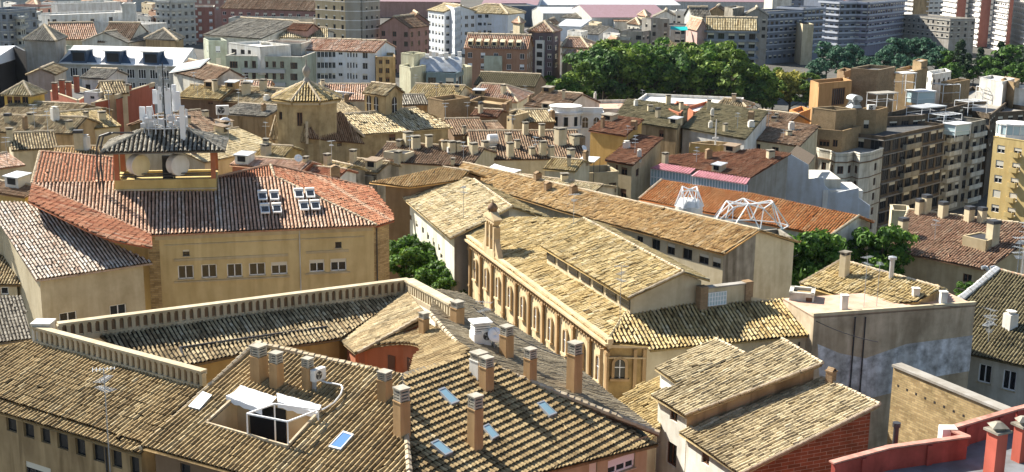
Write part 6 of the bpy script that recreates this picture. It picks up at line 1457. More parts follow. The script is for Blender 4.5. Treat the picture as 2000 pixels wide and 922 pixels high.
H('brown_roofed_house', 'rust-pink roof with diagonal chimney shadows next to the pinkish roof', (190, 82), (252, 83), (222, 44), (184, 45), 13, 24, T_BROWN, W_PALE, base=BL)
H('grey_roofed_house', 'slate grey roof with a row of small skylights left of the tan pavilion', (250, 84), (318, 74), (300, 54), (234, 56), 13, 20, T_GREY, W_PALE, base=BL)
BK('green_grey_house', 'low greenish grey house below the rust-pink roof', [(128, 90), (245, 90)], 11.5, 6, W_GREEN, base=BL, grid=fg(rows=2, w=1.6, gap=4), kw=DK)
H('small_slate_house', 'small brown-grey house with one large slanting roof window right of the mansard', (335, 140), (412, 160), (398, 128), (352, 108), 13, 30, T_BROWN, W_PALE, base=BL)
q = hit(372, 132)
if q: t = thing('roof_window', 'large slanted roof window frame on the small brown-grey house', 'roof window', q[0]); nn = q[1]; dd = Vector((.85, -.5, 0)); dd = (dd-nn*dd.dot(nn)).normalized(); oo = nn.cross(dd); mb = MB(); mb.obox(q[0]+nn*.35, dd, oo, nn, 5.2, 1.9, .12); mb.build('frame', DMET, t, t.location); mb = MB(); mb.obox(q[0]+nn*.5, dd, oo, nn, 4.8, 1.5, .05); mb.build('pane', GLASSL, t, t.location)
BK('white_warehouse', 'long low white building across the upper left', [(98, 30), (258, 24)], 12, 14, W_WHITE, base=BL, grid=fg(rows=1, gap=6, w=1.6), kw=DK, roofmat=W_WHITE)
BK('white_tower_house', 'taller white block at the right end of the long white building', [(238, 8), (262, 8)], 17, 10, W_WHITE, base=BL, roofmat=W_WHITE)
BK('white_warehouse', 'white shed with three pale roof bays right of the long white building', [(170, 42), (292, 48)], 9, 10, W_WHITE, base=BL, roofmat=W_WHITE)
BK('white_warehouse', 'second white flat roof behind the long white building', [(112, 8), (235, 4)], 13, 14, W_WHITE, base=BL, roofmat=W_WHITE)
BK('apartment_building', 'grey-blue apartment block in the top left corner', [(-40, 18), (14, 20)], 17, 14, GB, base=BL, grid=fg(rows=5), kw=DK, bands=(3.1, .8, 6, .2, .3, GW))
BK('apartment_building', 'curved balconied cream apartment block, upper left', [(18, 30), (40, 32), (74, 22)], 15, 14, W_PALE, base=BL, grid=fg(rows=5, gap=2.6, w=1.8), kw=DK, bands=(3.1, .9, 6, .9, .9, GW))
BK('apartment_building', 'dark red apartment block beside the curved cream one', [(76, 12), (100, 10)], 14, 12, W_MAUVE, base=BL, grid=fg(rows=5, gap=2.6), kw=DK, bands=(3.1, .9, 6, .5, .6, GW))
BK('apartment_building', 'slim apartment block with white balconies left of the red-brown brick block', [(303, 0), (332, 2)], 15, 12, GW, base=BL, grid=fg(rows=8, gap=2.4), kw=DK, bands=(3.1, .9, 8, .8, .6, GW))
BK('brick_apartments', 'red-brown brick apartment block with a grid of pale blinds', [(340, 14), (418, 14)], 11.5, 14, plain('far_pink_brick', (.33, .15, .12), .9, noise=.05), base=BL, grid=fg(rows=6, gap=3.3, w=1.3, h=1.5, top=2.6), kw=dict(style='white', bl=(.7, .9, 1)), topmat=W_PALE, roofmat=T_BROWN and W_MAUVE)
BK('brick_apartments', 'long mauve brick block with a dormered roof stretching along the top', [(432, 16), (622, 22)], 9, 16, plain('far_mauve', (.32, .18, .16), .9, noise=.05), 'gable', T_BROWN, base=BL, grid=fg(rows=2, gap=4, w=1.8), kw=dict(style='white', bl=(0, .5)), rise=4)
BK('brick_apartments', 'very long purple-grey roofed block behind the mauve brick block', [(320, -6), (625, -2)], 10, 20, W_MAUVE, 'gable', T_BROWN, base=-8, rise=4, grid=fg(rows=2, gap=4), kw=MW)
H('gabled_hall', 'big grey-green gabled roof edged in white left of centre', (396, 68), (510, 76), (560, 40), (466, 36), 14, 14, T_GREY, W_PALE, base=BL)
BK('long_grey_house', 'long grey flat building with a plain band behind the gabled hall', [(446, 36), (612, 38)], 13, 12, GW, base=BL)
BK('long_grey_house', 'grey building with roof terrace clutter behind the pale green house', [(452, 62), (575, 60)], 13, 10, W_GREEN, base=BL, grid=fg(rows=1, gap=5), kw=DK, par=1)
H('tan_hall', 'sandy gabled roof right of the terrace clutter', (545, 74), (640, 74), (615, 58), (575, 52), 14, 20, T_PALE, W_PALE, base=BL)
H('dark_red_house', 'small dark red gable with twin chimneys', (560, 58), (600, 60), (590, 46), (572, 45), 16, 26, T_DBROWN, W_MAUVE, base=BL)
BK('green_house', 'pale green house with two columns of blinds left of the terrace house', [(397, 75), (407, 80), (443, 80)], 14.5, 14, W_GREEN, base=BL, grid=fg(rows=5, gap=3.1, w=1.2, h=1.7, m=2), kw=dict(style='white', bl=(.8, 1)))
BK('terrace_apartments', 'pale green apartment house with a roof terrace and tall balcony windows', [(441, 109), (590, 112)], 12.5, 16, W_GREEN, base=BL, kw=dict(style='wood', bl=(0,), px=[(449, 120, 464, 133), (477, 119, 484, 132), (492, 119, 500, 133), (517, 120, 524, 132), (532, 120, 539, 132), (547, 120, 555, 133), (567, 122, 581, 135), (449, 142, 464, 155), (477, 140, 485, 155), (492, 141, 500, 155), (517, 142, 524, 155), (532, 142, 539, 155), (547, 142, 555, 155), (567, 144, 581, 157)]), topmat=W_PALE, balc=[(0, .22, .78, 3.3, 3.9, 2, .9, .9, GMET)])
BK('terrace_apartments', 'set-back upper storey of the pale green terrace house, white roof', [(446, 84), (508, 92)], 14.9, 9, W_WHITE, base=8, kw=dict(style='dark', px=[(452, 96, 462, 105), (470, 97, 478, 106), (484, 98, 490, 106)]), roofmat=W_WHITE)
BK('terrace_apartments', 'second set-back storey with a pale flat roof right of the white one', [(510, 84), (588, 86)], 14.8, 9, W_PALE, base=8, kw=dict(style='dark', px=[(517, 96, 522, 106), (540, 97, 548, 107), (557, 97, 566, 107)]), roofmat=PINKF)
wins = []
for y0 in (101, 122, 143):
    y1 = y0+11
    for i in range(5): wins.append((619+i*7.4, y0, 625.6+i*7.4, y1))
    for i in range(4): wins.append((678+i*5.6, y0, 681+i*5.6, y1))
    wins.append((708, y0+1, 718, y1+2)); wins.append((661, y0, 669, y0+6)); 
    if y0 > 101: wins.append((594, y0, 606, y1-1))
root, _ = BK('white_office', 'white four-storey office building with ribbon windows and a pinkish roof, centre left', [(588, 97), (732, 102)], 13, 16, plain('office_white', (.80, .82, .86), .8, noise=.04, stain=.08), 'gable', T_PINK, base=BL, kw=dict(style='grey', px=wins, bl=(0, .3)), rise=2.2)
BK('brown_house', 'narrow brown house with two columns of dark windows beside the white office', [(734, 112), (772, 112)], 12, 12, W_TAN, base=BL, kw=dict(style='wood', px=[(740, 116, 747, 125), (753, 116, 761, 125), (740, 133, 747, 143), (753, 133, 761, 143), (740, 151, 747, 160), (753, 151, 761, 160)]), roofmat=W_CREAM)
YT = plain('tower_beige', (.52, .42, .28), .9, noise=.04, stain=.1); YG = plain('tower_grey', (.36, .34, .30), .9, noise=.04, stain=.1)
zt_ = 36; BKt = P(612, 95, 0); 
def tow(label, xa, xb, yb, zb, ztop, depth, wall, grid, bands=None, cat='tower block', name='tower_block', kw=None, side=None, balc=None, bedge=(0, 1, 2, 3)):
    """block set out from its foot line pixels"""
    A = P(xa, yb[0], zb); B = P(xb, yb[1], zb); pa = project(Vector((A.x, A.y, ztop))); pb = project(Vector((B.x, B.y, ztop))); pts = [pa, pb]
    if side: C = P(side[0], side[1], zb); pts.append(project(Vector((C.x, C.y, ztop))))
    return BK(name, label, pts, ztop, depth, wall, base=zb, grid=grid, bands=bands, cat=cat, kw=kw, balc=balc, bedge=bedge)
tow('tall beige tower block with white floor lines rising out of the top, left half', 618, 676, (106, 112), 2, 42, 14, YT, fg(rows=11, gap=3.4, w=1.2), (3.05, .5, 13, .22, .12, WHITE), kw=DK)
tow('tower block middle bay with white framed glazed balconies', 676, 706, (112, 112), 2, 42, 14, YG, fg(rows=12, gap=2.9, w=1.9, h=1.6, m=1.0), (3.05, .5, 13, .22, .14, WHITE), kw=dict(style='white', bl=(0, 0, .5)))
tow('grey right half of the tower block with small square windows', 712, 743, (112, 108), 2, 42, 12, YG, fg(rows=12, gap=2.7, w=1.0, h=1.0, m=1.6), (3.05, .5, 13, .22, .12, WHITE), kw=DK)
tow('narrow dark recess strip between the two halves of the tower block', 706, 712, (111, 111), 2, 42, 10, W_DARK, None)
BK('mauve_apartments', 'mauve apartment block with slanting dormer roof and dark balconies', [(741, 52), (800, 55)], 12, 12, W_MAUVE, base=BL, grid=fg(rows=6, gap=3.3, w=1.5, h=1.7), kw=dict(style='wood', bl=(0,)), roof='gable', roofmat=T_BROWN, rise=3.5)
BK('mauve_apartments', 'second mauve apartment block stepping right of the first', [(795, 44), (838, 44)], 13, 14, W_MAUVE, base=BL, grid=fg(rows=7, gap=3.0, w=1.5, h=1.7), kw=dict(style='wood', bl=(0,)), roof='gable', roofmat=T_BROWN, rise=3, balc=[(0, .05, .4, 3.1, 3.2, 6, 1.2, 1.0, W_GREY)])
PB = plain('pale_blue_render', (.72, .77, .84), .85, noise=.04, stain=.08)
BK('pale_blue_apartments', 'pale blue-white apartment block with shaded balcony column', [(836, 20), (868, 24)], 13, 14, PB, base=BL, grid=fg(rows=7, gap=2.5, w=1.4, h=1.4), kw=dict(style='grey', bl=(0, .4)), roof='gable', roofmat=T_PALE, rise=2.4)
BK('pale_blue_apartments', 'tall plain pale blue stair block with one column of slits', [(868, 10), (888, 16), (905, 12)], 15, 10, PB, base=BL, grid=fg(rows=8, gap=2, w=.7, h=1.6, m=1.4), kw=DK, roofmat=W_WHITE)
BK('pale_blue_apartments', 'broad pale blue apartment block with a cream hipped roof', [(902, 24), (992, 28)], 12.5, 14, PB, base=BL-6, kw=dict(style='grey', px=[(933, 29, 941, 35), (947, 28, 954, 35), (933, 44, 941, 50), (944, 44, 949, 50), (952, 44, 960, 49), (933, 59, 940, 65), (944, 59, 949, 65), (952, 59, 960, 64)]), roof='hip', roofmat=T_PALE, rise=3)
# theatre
root, _ = BK('theatre', 'cream theatre block with blank walls and a small glass fan window', [(780, 128), (802, 133), (832, 128)], 11, 10, plain('theatre_cream', (.60, .58, .42), .9, stain=.15), base=BL, roofmat=W_WHITE)
BK('theatre', 'upper cream stage block behind the fan window', [(783, 104), (808, 107), (832, 104)], 13.5, 12, plain('theatre_cream', (.60, .58, .42), .9), base=BL, roofmat=W_WHITE)
BK('theatre', 'blue-glazed theatre hall with a silvery curved roof', [(832, 142), (890, 144)], 9.5, 12, plain('theatre_glass_wall', (.16, .24, .28), .4, noise=.05), base=BL, grid=fg(rows=2, gap=2.4, w=2.0, h=2.2), kw=DK)
t = thing('theatre_roof', 'silvery vaulted theatre roof with white rooftop plant', 'roof', P(860, 140, 9.5)); mb = MB(); n = 10; pr = [(-5+10*i/n, 3.3*math.sin(math.pi*i/n)) for i in range(n+1)]; LL_ = 5.2
for i in range(n): (y0, z0), (y1, z1) = pr[i], pr[i+1]; mb.poly([(-LL_, y0+5, z0), (LL_, y0+5, z0), (LL_, y1+5, z1), (-LL_, y1+5, z1)])
mb.poly([(-LL_, y+5, z) for y, z in pr]); mb.poly([(LL_, y+5, z) for y, z in pr]); mb.build('vault', ZINC, t)
mb = MB(); [mb.box((-4+i*1.6, 3+(i % 3), 3), (-3+i*1.6, 4+(i % 3), 4+.5*(i % 2))) for i in range(6)]; mb.build('rooftop_plant', WHITE, t)
BK('theatre', 'plain cream end block right of the glazed hall', [(888, 130), (904, 134), (922, 130)], 10, 8, plain('theatre_cream', (.60, .58, .42), .9), base=BL, roofmat=W_WHITE)
BR2 = plain('far_brown_brick', (.36, .21, .14), .9, noise=.05)
root, _ = BK('brown_apartments', 'brown apartment house with a row of slanted dormers and white framed windows', [(908, 94), (1030, 97)], 10.5, 12, BR2, base=BR_, grid=fg(rows=5, gap=3.5, w=1.3, h=1.6, top=2.0), kw=dict(style='white', bl=(0, .5)), roof='gable', roofmat=T_PINK, rise=3.6)
if root:
    a, b = P(908, 94, 10.5), P(1030, 97, 10.5); d, o, L = frame_axes(a, b)
    for i in range(7): p = a+d*(1.5+i*(L-3)/6.5)+Z*1.3-o*1.2; mb = MB(); mb.hexa([p-d*.7-o*1.6-Z*.6, p+d*.7-o*1.6-Z*.6, p+d*.7+o*1.0-Z*.6, p-d*.7+o*1.0-Z*.6], [p-d*.7-o*1.6+Z*1.3, p+d*.7-o*1.6+Z*1.3, p+d*.7+o*1.0+Z*.7, p-d*.7+o*1.0+Z*.7]); dm = mb.build('dormer', W_CREAM, root, root.location); mb = MB(); mb.obox(p+o*1.02+Z*.1, d, o, Z, .5, .02, .45); mb.build('pane', GLASS, dm, root.location)
    mb = MB(); c_ = a.lerp(b, .46); mb.obox(c_-Z*8+o*.5, d, o, Z, 2.6, .5, 6); mb.build('bay', W_GREEN, root, root.location)
DG = plain('dark_mauve_render', (.17, .13, .15), .9, noise=.04, stain=.1)
root, _ = BK('tall_apartments', 'tall dark mauve apartment house with a white central bay and pink roof', [(1032, 61), (1080, 63), (1095, 59)], 12, 12, DG, base=BR_, kw=dict(style='white', bl=(0, 0, .4), px=[(1033+0, 71, 1041, 80), (1053, 71, 1060, 80), (1069, 71, 1077, 80)]+[(x, y, x+8, y+9) for y in (88, 105, 122, 139) for x in (1033, 1069)]+[(1084, y, 1089, y+10) for y in (71, 88, 105, 122)]), roof='hip', roofmat=T_PINK, rise=3)
if root:
    a, b = P(1032, 61, 12), P(1080, 63, 12); d, o, L = frame_axes(a, b); c_ = a.lerp(b, .5); mb = MB(); mb.obox(c_-Z*12.2+o*.35, d, o, Z, L*.18, .35, 9.5); bay = mb.build('white_bay', WHITE, root, root.location)
    for i in range(5): mb = MB(); mb.obox(c_-Z*(4.6+i*2.75)+o*.72, d, o, Z, L*.11, .03, .8); mb.build('window', GLASS, root, root.location)
BK('white_house', 'narrow white house with a cream wall left of the tall mauve apartments', [(996, 60), (1026, 62)], 11, 10, W_WHITE, base=BR_, roofmat=T_PINK and PINKF)
BK('cream_tower', 'small cream stair tower with a pink cap beside the tall mauve apartments', [(1002, 44), (1015, 46), (1024, 43)], 15, 6, W_CREAM, 'pyr', T_PINK, base=BR_, rise=1.5)
H('pink_hipped_house', 'house with salmon hipped roof left of the pale gabled house', (912, 196), (1012, 200), (985, 166), (940, 164), 8, 18, T_PINK, W_CREAM, base=BR_, ends='hh')
H('brown_barn', 'dark olive barn roof in front of the tall mauve apartments', (925, 165), (1045, 170), (1010, 142), (960, 144), 6, 20, T_OLIVE, B_BROWN, base=BR_)
H('tan_roofed_house', 'long sandy roof in front of the theatre', (790, 192), (890, 196), (862, 164), (800, 166), 9, 14, T_OCHRE, W_CREAM, base=BL)
H('pink_roofed_house', 'low plain pink roof just right of the dome finial, below the white office', (618, 196), (760, 196), (750, 166), (610, 164), 9.5, 12, T_PINK, W_CREAM, base=BL)
H('grey_roofed_house', 'dark slate shed roof beside the bell turret', (786, 205), (838, 204), (832, 186), (784, 184), 11.5, 14, T_GREY, W_TAN, base=BL)
H('tan_roofed_house', 'speckled tan roof between the dome and the pink roof', (655, 226), (712, 222), (705, 192), (655, 196), 11, 12, T_TAN, W_TAN, base=BL)
H('white_shed', 'small white flat shed left of the dome cone', (495, 200), (528, 205), (526, 162), (500, 160), 10, 8, WMET, W_BLUE, base=BL, tile=False, caps=False)
H('tan_roofed_house', 'salmon and tan roof below the pale green terrace house', (440, 178), (528, 178), (520, 158), (452, 158), 12, 14, T_PINK, W_TAN, base=BL)
# houses beyond the park
SAL = T_PINK
H('salmon_house', 'salmon hipped roof in front of the sheds, left one', (1096, 92), (1150, 94), (1135, 74), (1110, 73), 7, 20, SAL, W_CREAM, base=BR_, ends='hh')
H('salmon_house', 'lower salmon hipped roof touching the park trees', (1098, 106), (1172, 110), (1155, 88), (1115, 86), 5, 18, SAL, W_CREAM, base=BR_, ends='hh')
H('salmon_house', 'small salmon roof strip right of the hipped roofs', (1150, 98), (1200, 104), (1192, 90), (1155, 86), 5, 18, SAL, W_CREAM, base=BR_)
BK('cottage', 'little cream cottage with a peach roof at the top edge of the park trees', [(1189, 76), (1198, 81), (1213, 78)], 5.5, 6, W_CREAM, 'gable', T_PINK, base=BR_, rise=1)
BK('grey_apartments', 'grey apartment house with dark balconies above the left park trees', [(1211, 60), (1255, 62)], 9, 12, W_GREY, base=BR_, grid=fg(rows=3, gap=3.2, w=2), kw=DK, balc=[(0, .0, .5, 3.1, 3.2, 3, 1.2, 1, GW)])
BK('grey_apartments', 'slim grey stair tower with two windows right of the balconied house', [(1254, 36), (1272, 38)], 13, 8, W_GREY, base=BR_, grid=fg(rows=5, gap=3), kw=DK, roofmat=T_BROWN and FELT)
BK('grey_apartments', 'dark terrace house beside the turquoise awning', [(1272, 48), (1330, 52)], 9, 14, W_GREY, base=BR_, grid=fg(rows=3, gap=4, w=2.4), kw=DK)
H('olive_roofed_house', 'long olive roof with a cream triangular gable above the park trees', (1266, 94), (1384, 94), (1370, 70), (1258, 70), 1, 22, T_OLIVE, W_CREAM, base=BR_)
a = P(1325, 60, 9); t = thing('awning', 'turquoise canvas awning on a far roof terrace', 'awning', a); TQ = plain('turquoise_canvas', (.0, .42, .42), .6, noise=0); cloth('fabric', a+Vector((-3, 0, .5)), a+Vector((-2.5, 3, 1.4)), a+Vector((3.5, 3, 1.4)), a+Vector((3.5, 0, .2)), t, TQ, .2, .3); mb = MB(); [mb.bar(a+Vector((x, 0, -2)), a+Vector((x, 0, .4)), .1) for x in (-3, 3.5)]; mb.build('frame', WMET, t, t.location)
BK('pink_gabled_house', 'house with a pink end wall, sandy roof and dark balcony front', [(1381, 58), (1478, 60)], 10, 14, W_DARK and GB, 'gable', T_PALE, base=BR_, rise=4, grid=fg(rows=5, gap=3, w=2.2, h=2), kw=DK, bands=(3.1, .9, 5, .6, 1.0, GB))
BK('pink_end_wall', 'pink blank gable wall at the left of the dark balcony front', [(1362, 60), (1381, 60)], 9.5, 14, plain('pink_wall', (.62, .42, .38), .9), 'gable', T_PINK, base=BR_, rise=4)
BK('brown_terraces', 'brown cube house with chimneys at the top, behind the sandy roof', [(1415, 14), (1432, 17), (1454, 14)], 14, 10, W_CONC, base=BR_, roofmat=W_WHITE)
for k, (x0, x1, y, z, l) in enumerate(((1320, 1370, 22, 10, 'white stepped terraces in the distance left of the dark slate gable'), (1345, 1400, 34, 8, 'low cream terraces in front of the dark slate gable'), (1455, 1500, 30, 11, 'grey rooftops with chimneys left of the tall blue-grey blocks'), (1380, 1420, 26, 10, 'brown distant roof with tall chimneys'), (1275, 1325, 34, 7, 'small distant white house in front of the lilac sheds'))):
    BK('distant_houses', l, [(x0, y), (x1, y+1)], z, 14, [W_WHITE, W_CREAM, W_GREY, W_TAN, W_WHITE][k], base=BR_, grid=fg(rows=3, gap=4), kw=DK, roof='flat' if k in (0, 1) else 'gable', roofmat=[W_WHITE, W_WHITE, T_GREY, T_BROWN, T_GREY][k], rise=3)
H('slate_gabled_house', 'steep dark slate gable roof in the distance', (1352, 34), (1390, 34), (1378, 14), (1344, 14), 9, 35, T_GREY, GW, base=BR_)
ORD = 'first second third fourth fifth sixth seventh eighth ninth tenth eleventh twelfth thirteenth fourteenth'.split()
for gname, where, lst in (('small far houses above the park', 'above the park trees', [(1062, 46), (1108, 60), (1150, 44), (1178, 66), (1226, 46), (1246, 30), (1290, 22), (1306, 44), (1330, 38), (1362, 44), (1398, 22), (1432, 40), (1462, 46), (1480, 20)]),
        ('small far houses at the top left', 'along the top left edge', [(6, 6), (52, 8), (84, 4), (128, 18), (160, 2), (186, 16), (222, 2), (268, 30), (276, 6), (290, 22)]),
        ('small far houses behind the blue-grey blocks', 'behind the blue-grey blocks', [(1506, 10), (1560, 22), (1585, 10), (1612, 26), (1640, 14), (1668, 26), (1694, 12), (1716, 28)])):
    for i, (x, y) in enumerate(lst):
        wd = rng.uniform(22, 40); m_, mn = rng.choice([(W_WHITE, 'white'), (W_CREAM, 'cream'), (GW, 'grey'), (W_PALE, 'pale'), (W_WHITE, 'white'), (BR2, 'brown')]); rf = rng.choice(['flat', 'gable', 'hip', 'flat']); yy = y+rng.uniform(2, 4)
        BK('far_house', 'small far %s house %s, %s from the left' % (mn, where, ORD[i]), [(x, y), (x+wd*.7, y+3), (x+wd, y)], rng.uniform(-2, 3)+(6 if x < 600 else 0), 12, m_, rf, rng.choice([T_PINK, T_GREY, T_BROWN]) if rf != 'flat' else W_GREY, base=BR_-4, grid=fg(rows=3, gap=3.4), kw=DK, group=gname, rise=2.4)
# sheds and industrial roofs along the top
LIL = plain('lilac_roof_sheet', (.27, .17, .20), .7, noise=.05, stain=.1); WS = plain('white_roof_sheet', (.52, .55, .60), .6, noise=.05)
for k, (e0, e1, r1, r0, z, mt, wm, l) in enumerate((((1155, 34), (1310, 34), (1300, 8), (1150, 10), 4, LIL, GW, 'wide lilac roofed shed behind the salmon houses'), ((1060, 26), (1180, 26), (1190, 14), (1050, 13), 4, WS, GW, 'white roofed industrial shed right of the navy shed'),
        ((940, 8), (1050, 10), (1060, -6), (945, -6), 4, LIL, PB, 'lilac roof behind the broad pale blue apartments'), ((1040, 10), (1330, 10), (1340, -2), (1030, -2), 3, WS, GW, 'very long white industrial roof along the top edge'), ((1180, 2), (1500, 4), (1500, -8), (1180, -8), 2, LIL, GW, 'farthest lilac roofs at the top edge'),
        ((1086, 50), (1135, 52), (1128, 36), (1086, 38), 1, WS, PB, 'long low white house with small windows below the sheds'), ((1122, 66), (1170, 68), (1168, 50), (1135, 50), 1, T_GREY, WS, 'small white gabled shed with grey roof near the tall mauve apartments'), ((1095, 34), (1145, 36), (1135, 18), (1100, 18), 2, T_GREY, GW, 'grey gabled warehouse under the lilac roof'),
        ((1200, 42), (1250, 42), (1245, 24), (1205, 24), 2, T_BROWN, W_WHITE, 'white gabled house front near the slim grey tower'), ((640, 2), (900, 4), (900, -12), (640, -12), 6, LIL, W_MAUVE, 'long pinkish roofs behind the mauve apartments'), ((0, -2), (300, -2), (300, -12), (0, -12), 4, WS, GW, 'farthest pale roofs in the top left corner'))):
    H('shed', l, e0, e1, r1, r0, z-6, 10, mt, wm, base=-20, tile=(mt in (T_GREY, T_BROWN)), caps=False)
BK('navy_shed', 'dark navy industrial shed with a flat roof', [(997, 12), (1050, 12)], 0, 30, plain('navy_sheet', (.05, .08, .14), .6, noise=.04), base=-20)
# towers at the upper right
SB = plain('slab_blue_grey', (.19, .22, .29), .9, noise=.04, stain=.12)
tow('blue-grey apartment block with a sunlit cream end wall, left of the group', 1490, 1562, (128, 122), -15, 9.5, 14, SB, fg(rows=7, gap=3.2, w=2), (2.9, .9, 7, .5, .5, plain('balcony_grey', (.42, .45, .52), .9, noise=0)), kw=DK, name='apartment_building', cat='building')
tow('blue-grey apartment block with stacked rounded balconies, second of the group', 1564, 1602, (122, 118), -15, 10.5, 14, SB, fg(rows=7, gap=3.2, w=2.4), (2.9, .9, 8, .8, .9, plain('balcony_grey', (.42, .45, .52), .9, noise=0)), kw=DK, name='apartment_building', cat='building')
tow('tall blue-grey block between the two balconied blocks', 1602, 1640, (106, 104), -15, 12, 14, SB, None, name='apartment_building', cat='building')
tow('blue-grey apartment block with dark blue end wall, third of the group', 1634, 1676, (112, 110), -15, 12, 14, SB, fg(rows=7, gap=3.0, w=2.2), (2.9, .9, 8, .8, .9, plain('balcony_grey', (.42, .45, .52), .9, noise=0)), kw=DK, name='apartment_building', cat='building')
tow('wide violet-grey apartment block with long balconies, right of the group', 1688, 1760, (112, 100), -15, 12, 16, plain('violet_grey', (.24, .24, .33), .9, noise=.04), fg(rows=7, gap=3.2, w=2.2), (2.9, .9, 8, .8, .9, plain('balcony_grey', (.42, .45, .52), .9, noise=0)), kw=DK, name='apartment_building', cat='building')
tow('grey-green block with a plain side wall behind the tall dark trees', 1758, 1850, (100, 112), -15, 4, 16, W_GREY, fg(rows=3, gap=3.4), (2.9, .9, 4, .2, .3, GW), kw=DK, name='apartment_building', cat='building')
tow('cream and grey house with roof terrace behind the first blue-grey block', 1505, 1542, (70, 70), -12, 16, 14, W_PALE, None, name='apartment_building', cat='building')
tow('dark navy block behind the balconied blocks', 1540, 1602, (66, 66), -12, 10, 14, SB, fg(rows=4, gap=4), None, kw=DK, name='apartment_building', cat='building')
tow('sunlit cream end wall in front of the balconied blue-grey blocks', 1545, 1563, (120, 129), -15, 4, 5, W_CREAM, None, name='apartment_building', cat='building')
tow('low white building far behind the navy block', 1540, 1600, (40, 40), -12, 8, 14, W_WHITE, fg(rows=2, gap=4), None, kw=DK, name='apartment_building', cat='building')
tow('small orange and white house behind the violet-grey block', 1655, 1678, (40, 40), -14, 4, 10, W_TERRA, fg(rows=2, gap=4), None, kw=DK, name='apartment_building', cat='building')
tow('pink flat-roofed houses behind the violet-grey block', 1678, 1730, (44, 44), -14, 3, 14, plain('pink_wall', (.62, .42, .38), .9), fg(rows=2, gap=4), None, kw=DK, name='apartment_building', cat='building')
PKB = plain('pink_brick_tower', (.36, .15, .12), .9, noise=.04, stain=.1); WB = plain('tower_white', (.74, .72, .70), .85, noise=.04, stain=.08)
tow('white apartment tower with long balconies cut by the top edge, left of the pink towers', 1730, 1810, (56, 66), -14, 32, 14, WB, fg(rows=15, gap=3.4, w=2.4), (2.9, .9, 15, .75, .9, WB), kw=DK)
tow('beige side wall of the white apartment tower', 1811, 1832, (66, 61), -14, 32, 10, W_TAN, None)
tow('first white balconied apartment tower with a pink brick side wall', 1836, 1862, (79, 86), -14, 30, 5.0, WB, fg(rows=14, gap=3.4, w=2.4, only=[0]), (2.9, .9, 14, .8, .9, WB), kw=dict(style='dark', bl=(0, 0, .3), alt=[(1870, 66, PKB)]), bedge=(0,))
tow('second white balconied apartment tower with a pink brick side wall', 1884, 1908, (84, 92), -14, 26, 5.2, WB, fg(rows=14, gap=3.4, w=2.4, only=[0]), (2.9, .9, 14, .8, .9, WB), kw=dict(style='dark', bl=(0, 0, .3), alt=[(1916, 72, PKB)]), bedge=(0,))
tow('third white balconied apartment block with a pink strip, top right', 1932, 1962, (92, 100), -14, 18, 2.2, WB, fg(rows=14, gap=3.4, w=2.4, only=[0]), (2.9, .9, 14, .8, .9, WB), kw=dict(style='dark', bl=(0, 0, .3), alt=[(1970, 80, PKB)]), bedge=(0,))
tow('wide white apartment block with balconies in the top right corner', 1970, 2030, (92, 112), -14, 17, 14.0, WB, fg(rows=14, gap=3.4, w=2.4, only=[0]), (2.9, .9, 14, .8, .9, WB), kw=dict(style='dark', bl=(0, 0, .3), alt=[(2038, 92, PKB)]), bedge=(0,))
# ================= trees =================
BARK = plain('bark', (.10, .075, .05), .95, noise=.2, scale=2)
def leafmat(name, cols):
    if name in MATS: return MATS[name]
    m, nt, b = _m(name); N = nt.nodes.new; L = nt.links.new; b.inputs['Roughness'].default_value = .65; b.inputs['Specular IOR Level'].default_value = .25
    uv = N('ShaderNodeUVMap'); sp = N('ShaderNodeSeparateXYZ'); L(uv.outputs[0], sp.inputs[0]); cr = N('ShaderNodeValToRGB'); e = cr.color_ramp.elements
    e[0].color = (*cols[0], 1); e[1].color = (*cols[-1], 1); e[1].position = 1
    for i in range(1, len(cols)-1): q = e.new(i/(len(cols)-1)); q.color = (*cols[i], 1)
    L(sp.outputs[0], cr.inputs[0]); L(cr.outputs[0], b.inputs['Base Color']); tr_ = N('ShaderNodeBsdfTranslucent'); L(cr.outputs[0], tr_.inputs[0]); ms_ = N('ShaderNodeMixShader'); ms_.inputs[0].default_value = .28; L(b.outputs[0], ms_.inputs[1]); L(tr_.outputs[0], ms_.inputs[2]); L(ms_.outputs[0], nt.nodes['Material Output'].inputs[0]); MATS[name] = m; return m
L_GREEN = leafmat('leaves_green', [(.015, .045, .008), (.05, .12, .018), (.11, .22, .03), (.22, .34, .05)])
L_DARK = leafmat('leaves_dark', [(.012, .03, .012), (.025, .055, .02), (.045, .085, .03)])
L_BLUE = leafmat('leaves_blue_green', [(.015, .05, .03), (.05, .13, .075), (.13, .25, .15)])
L_YEL = leafmat('leaves_yellow_green', [(.12, .12, .02), (.32, .30, .05), (.50, .43, .09)])
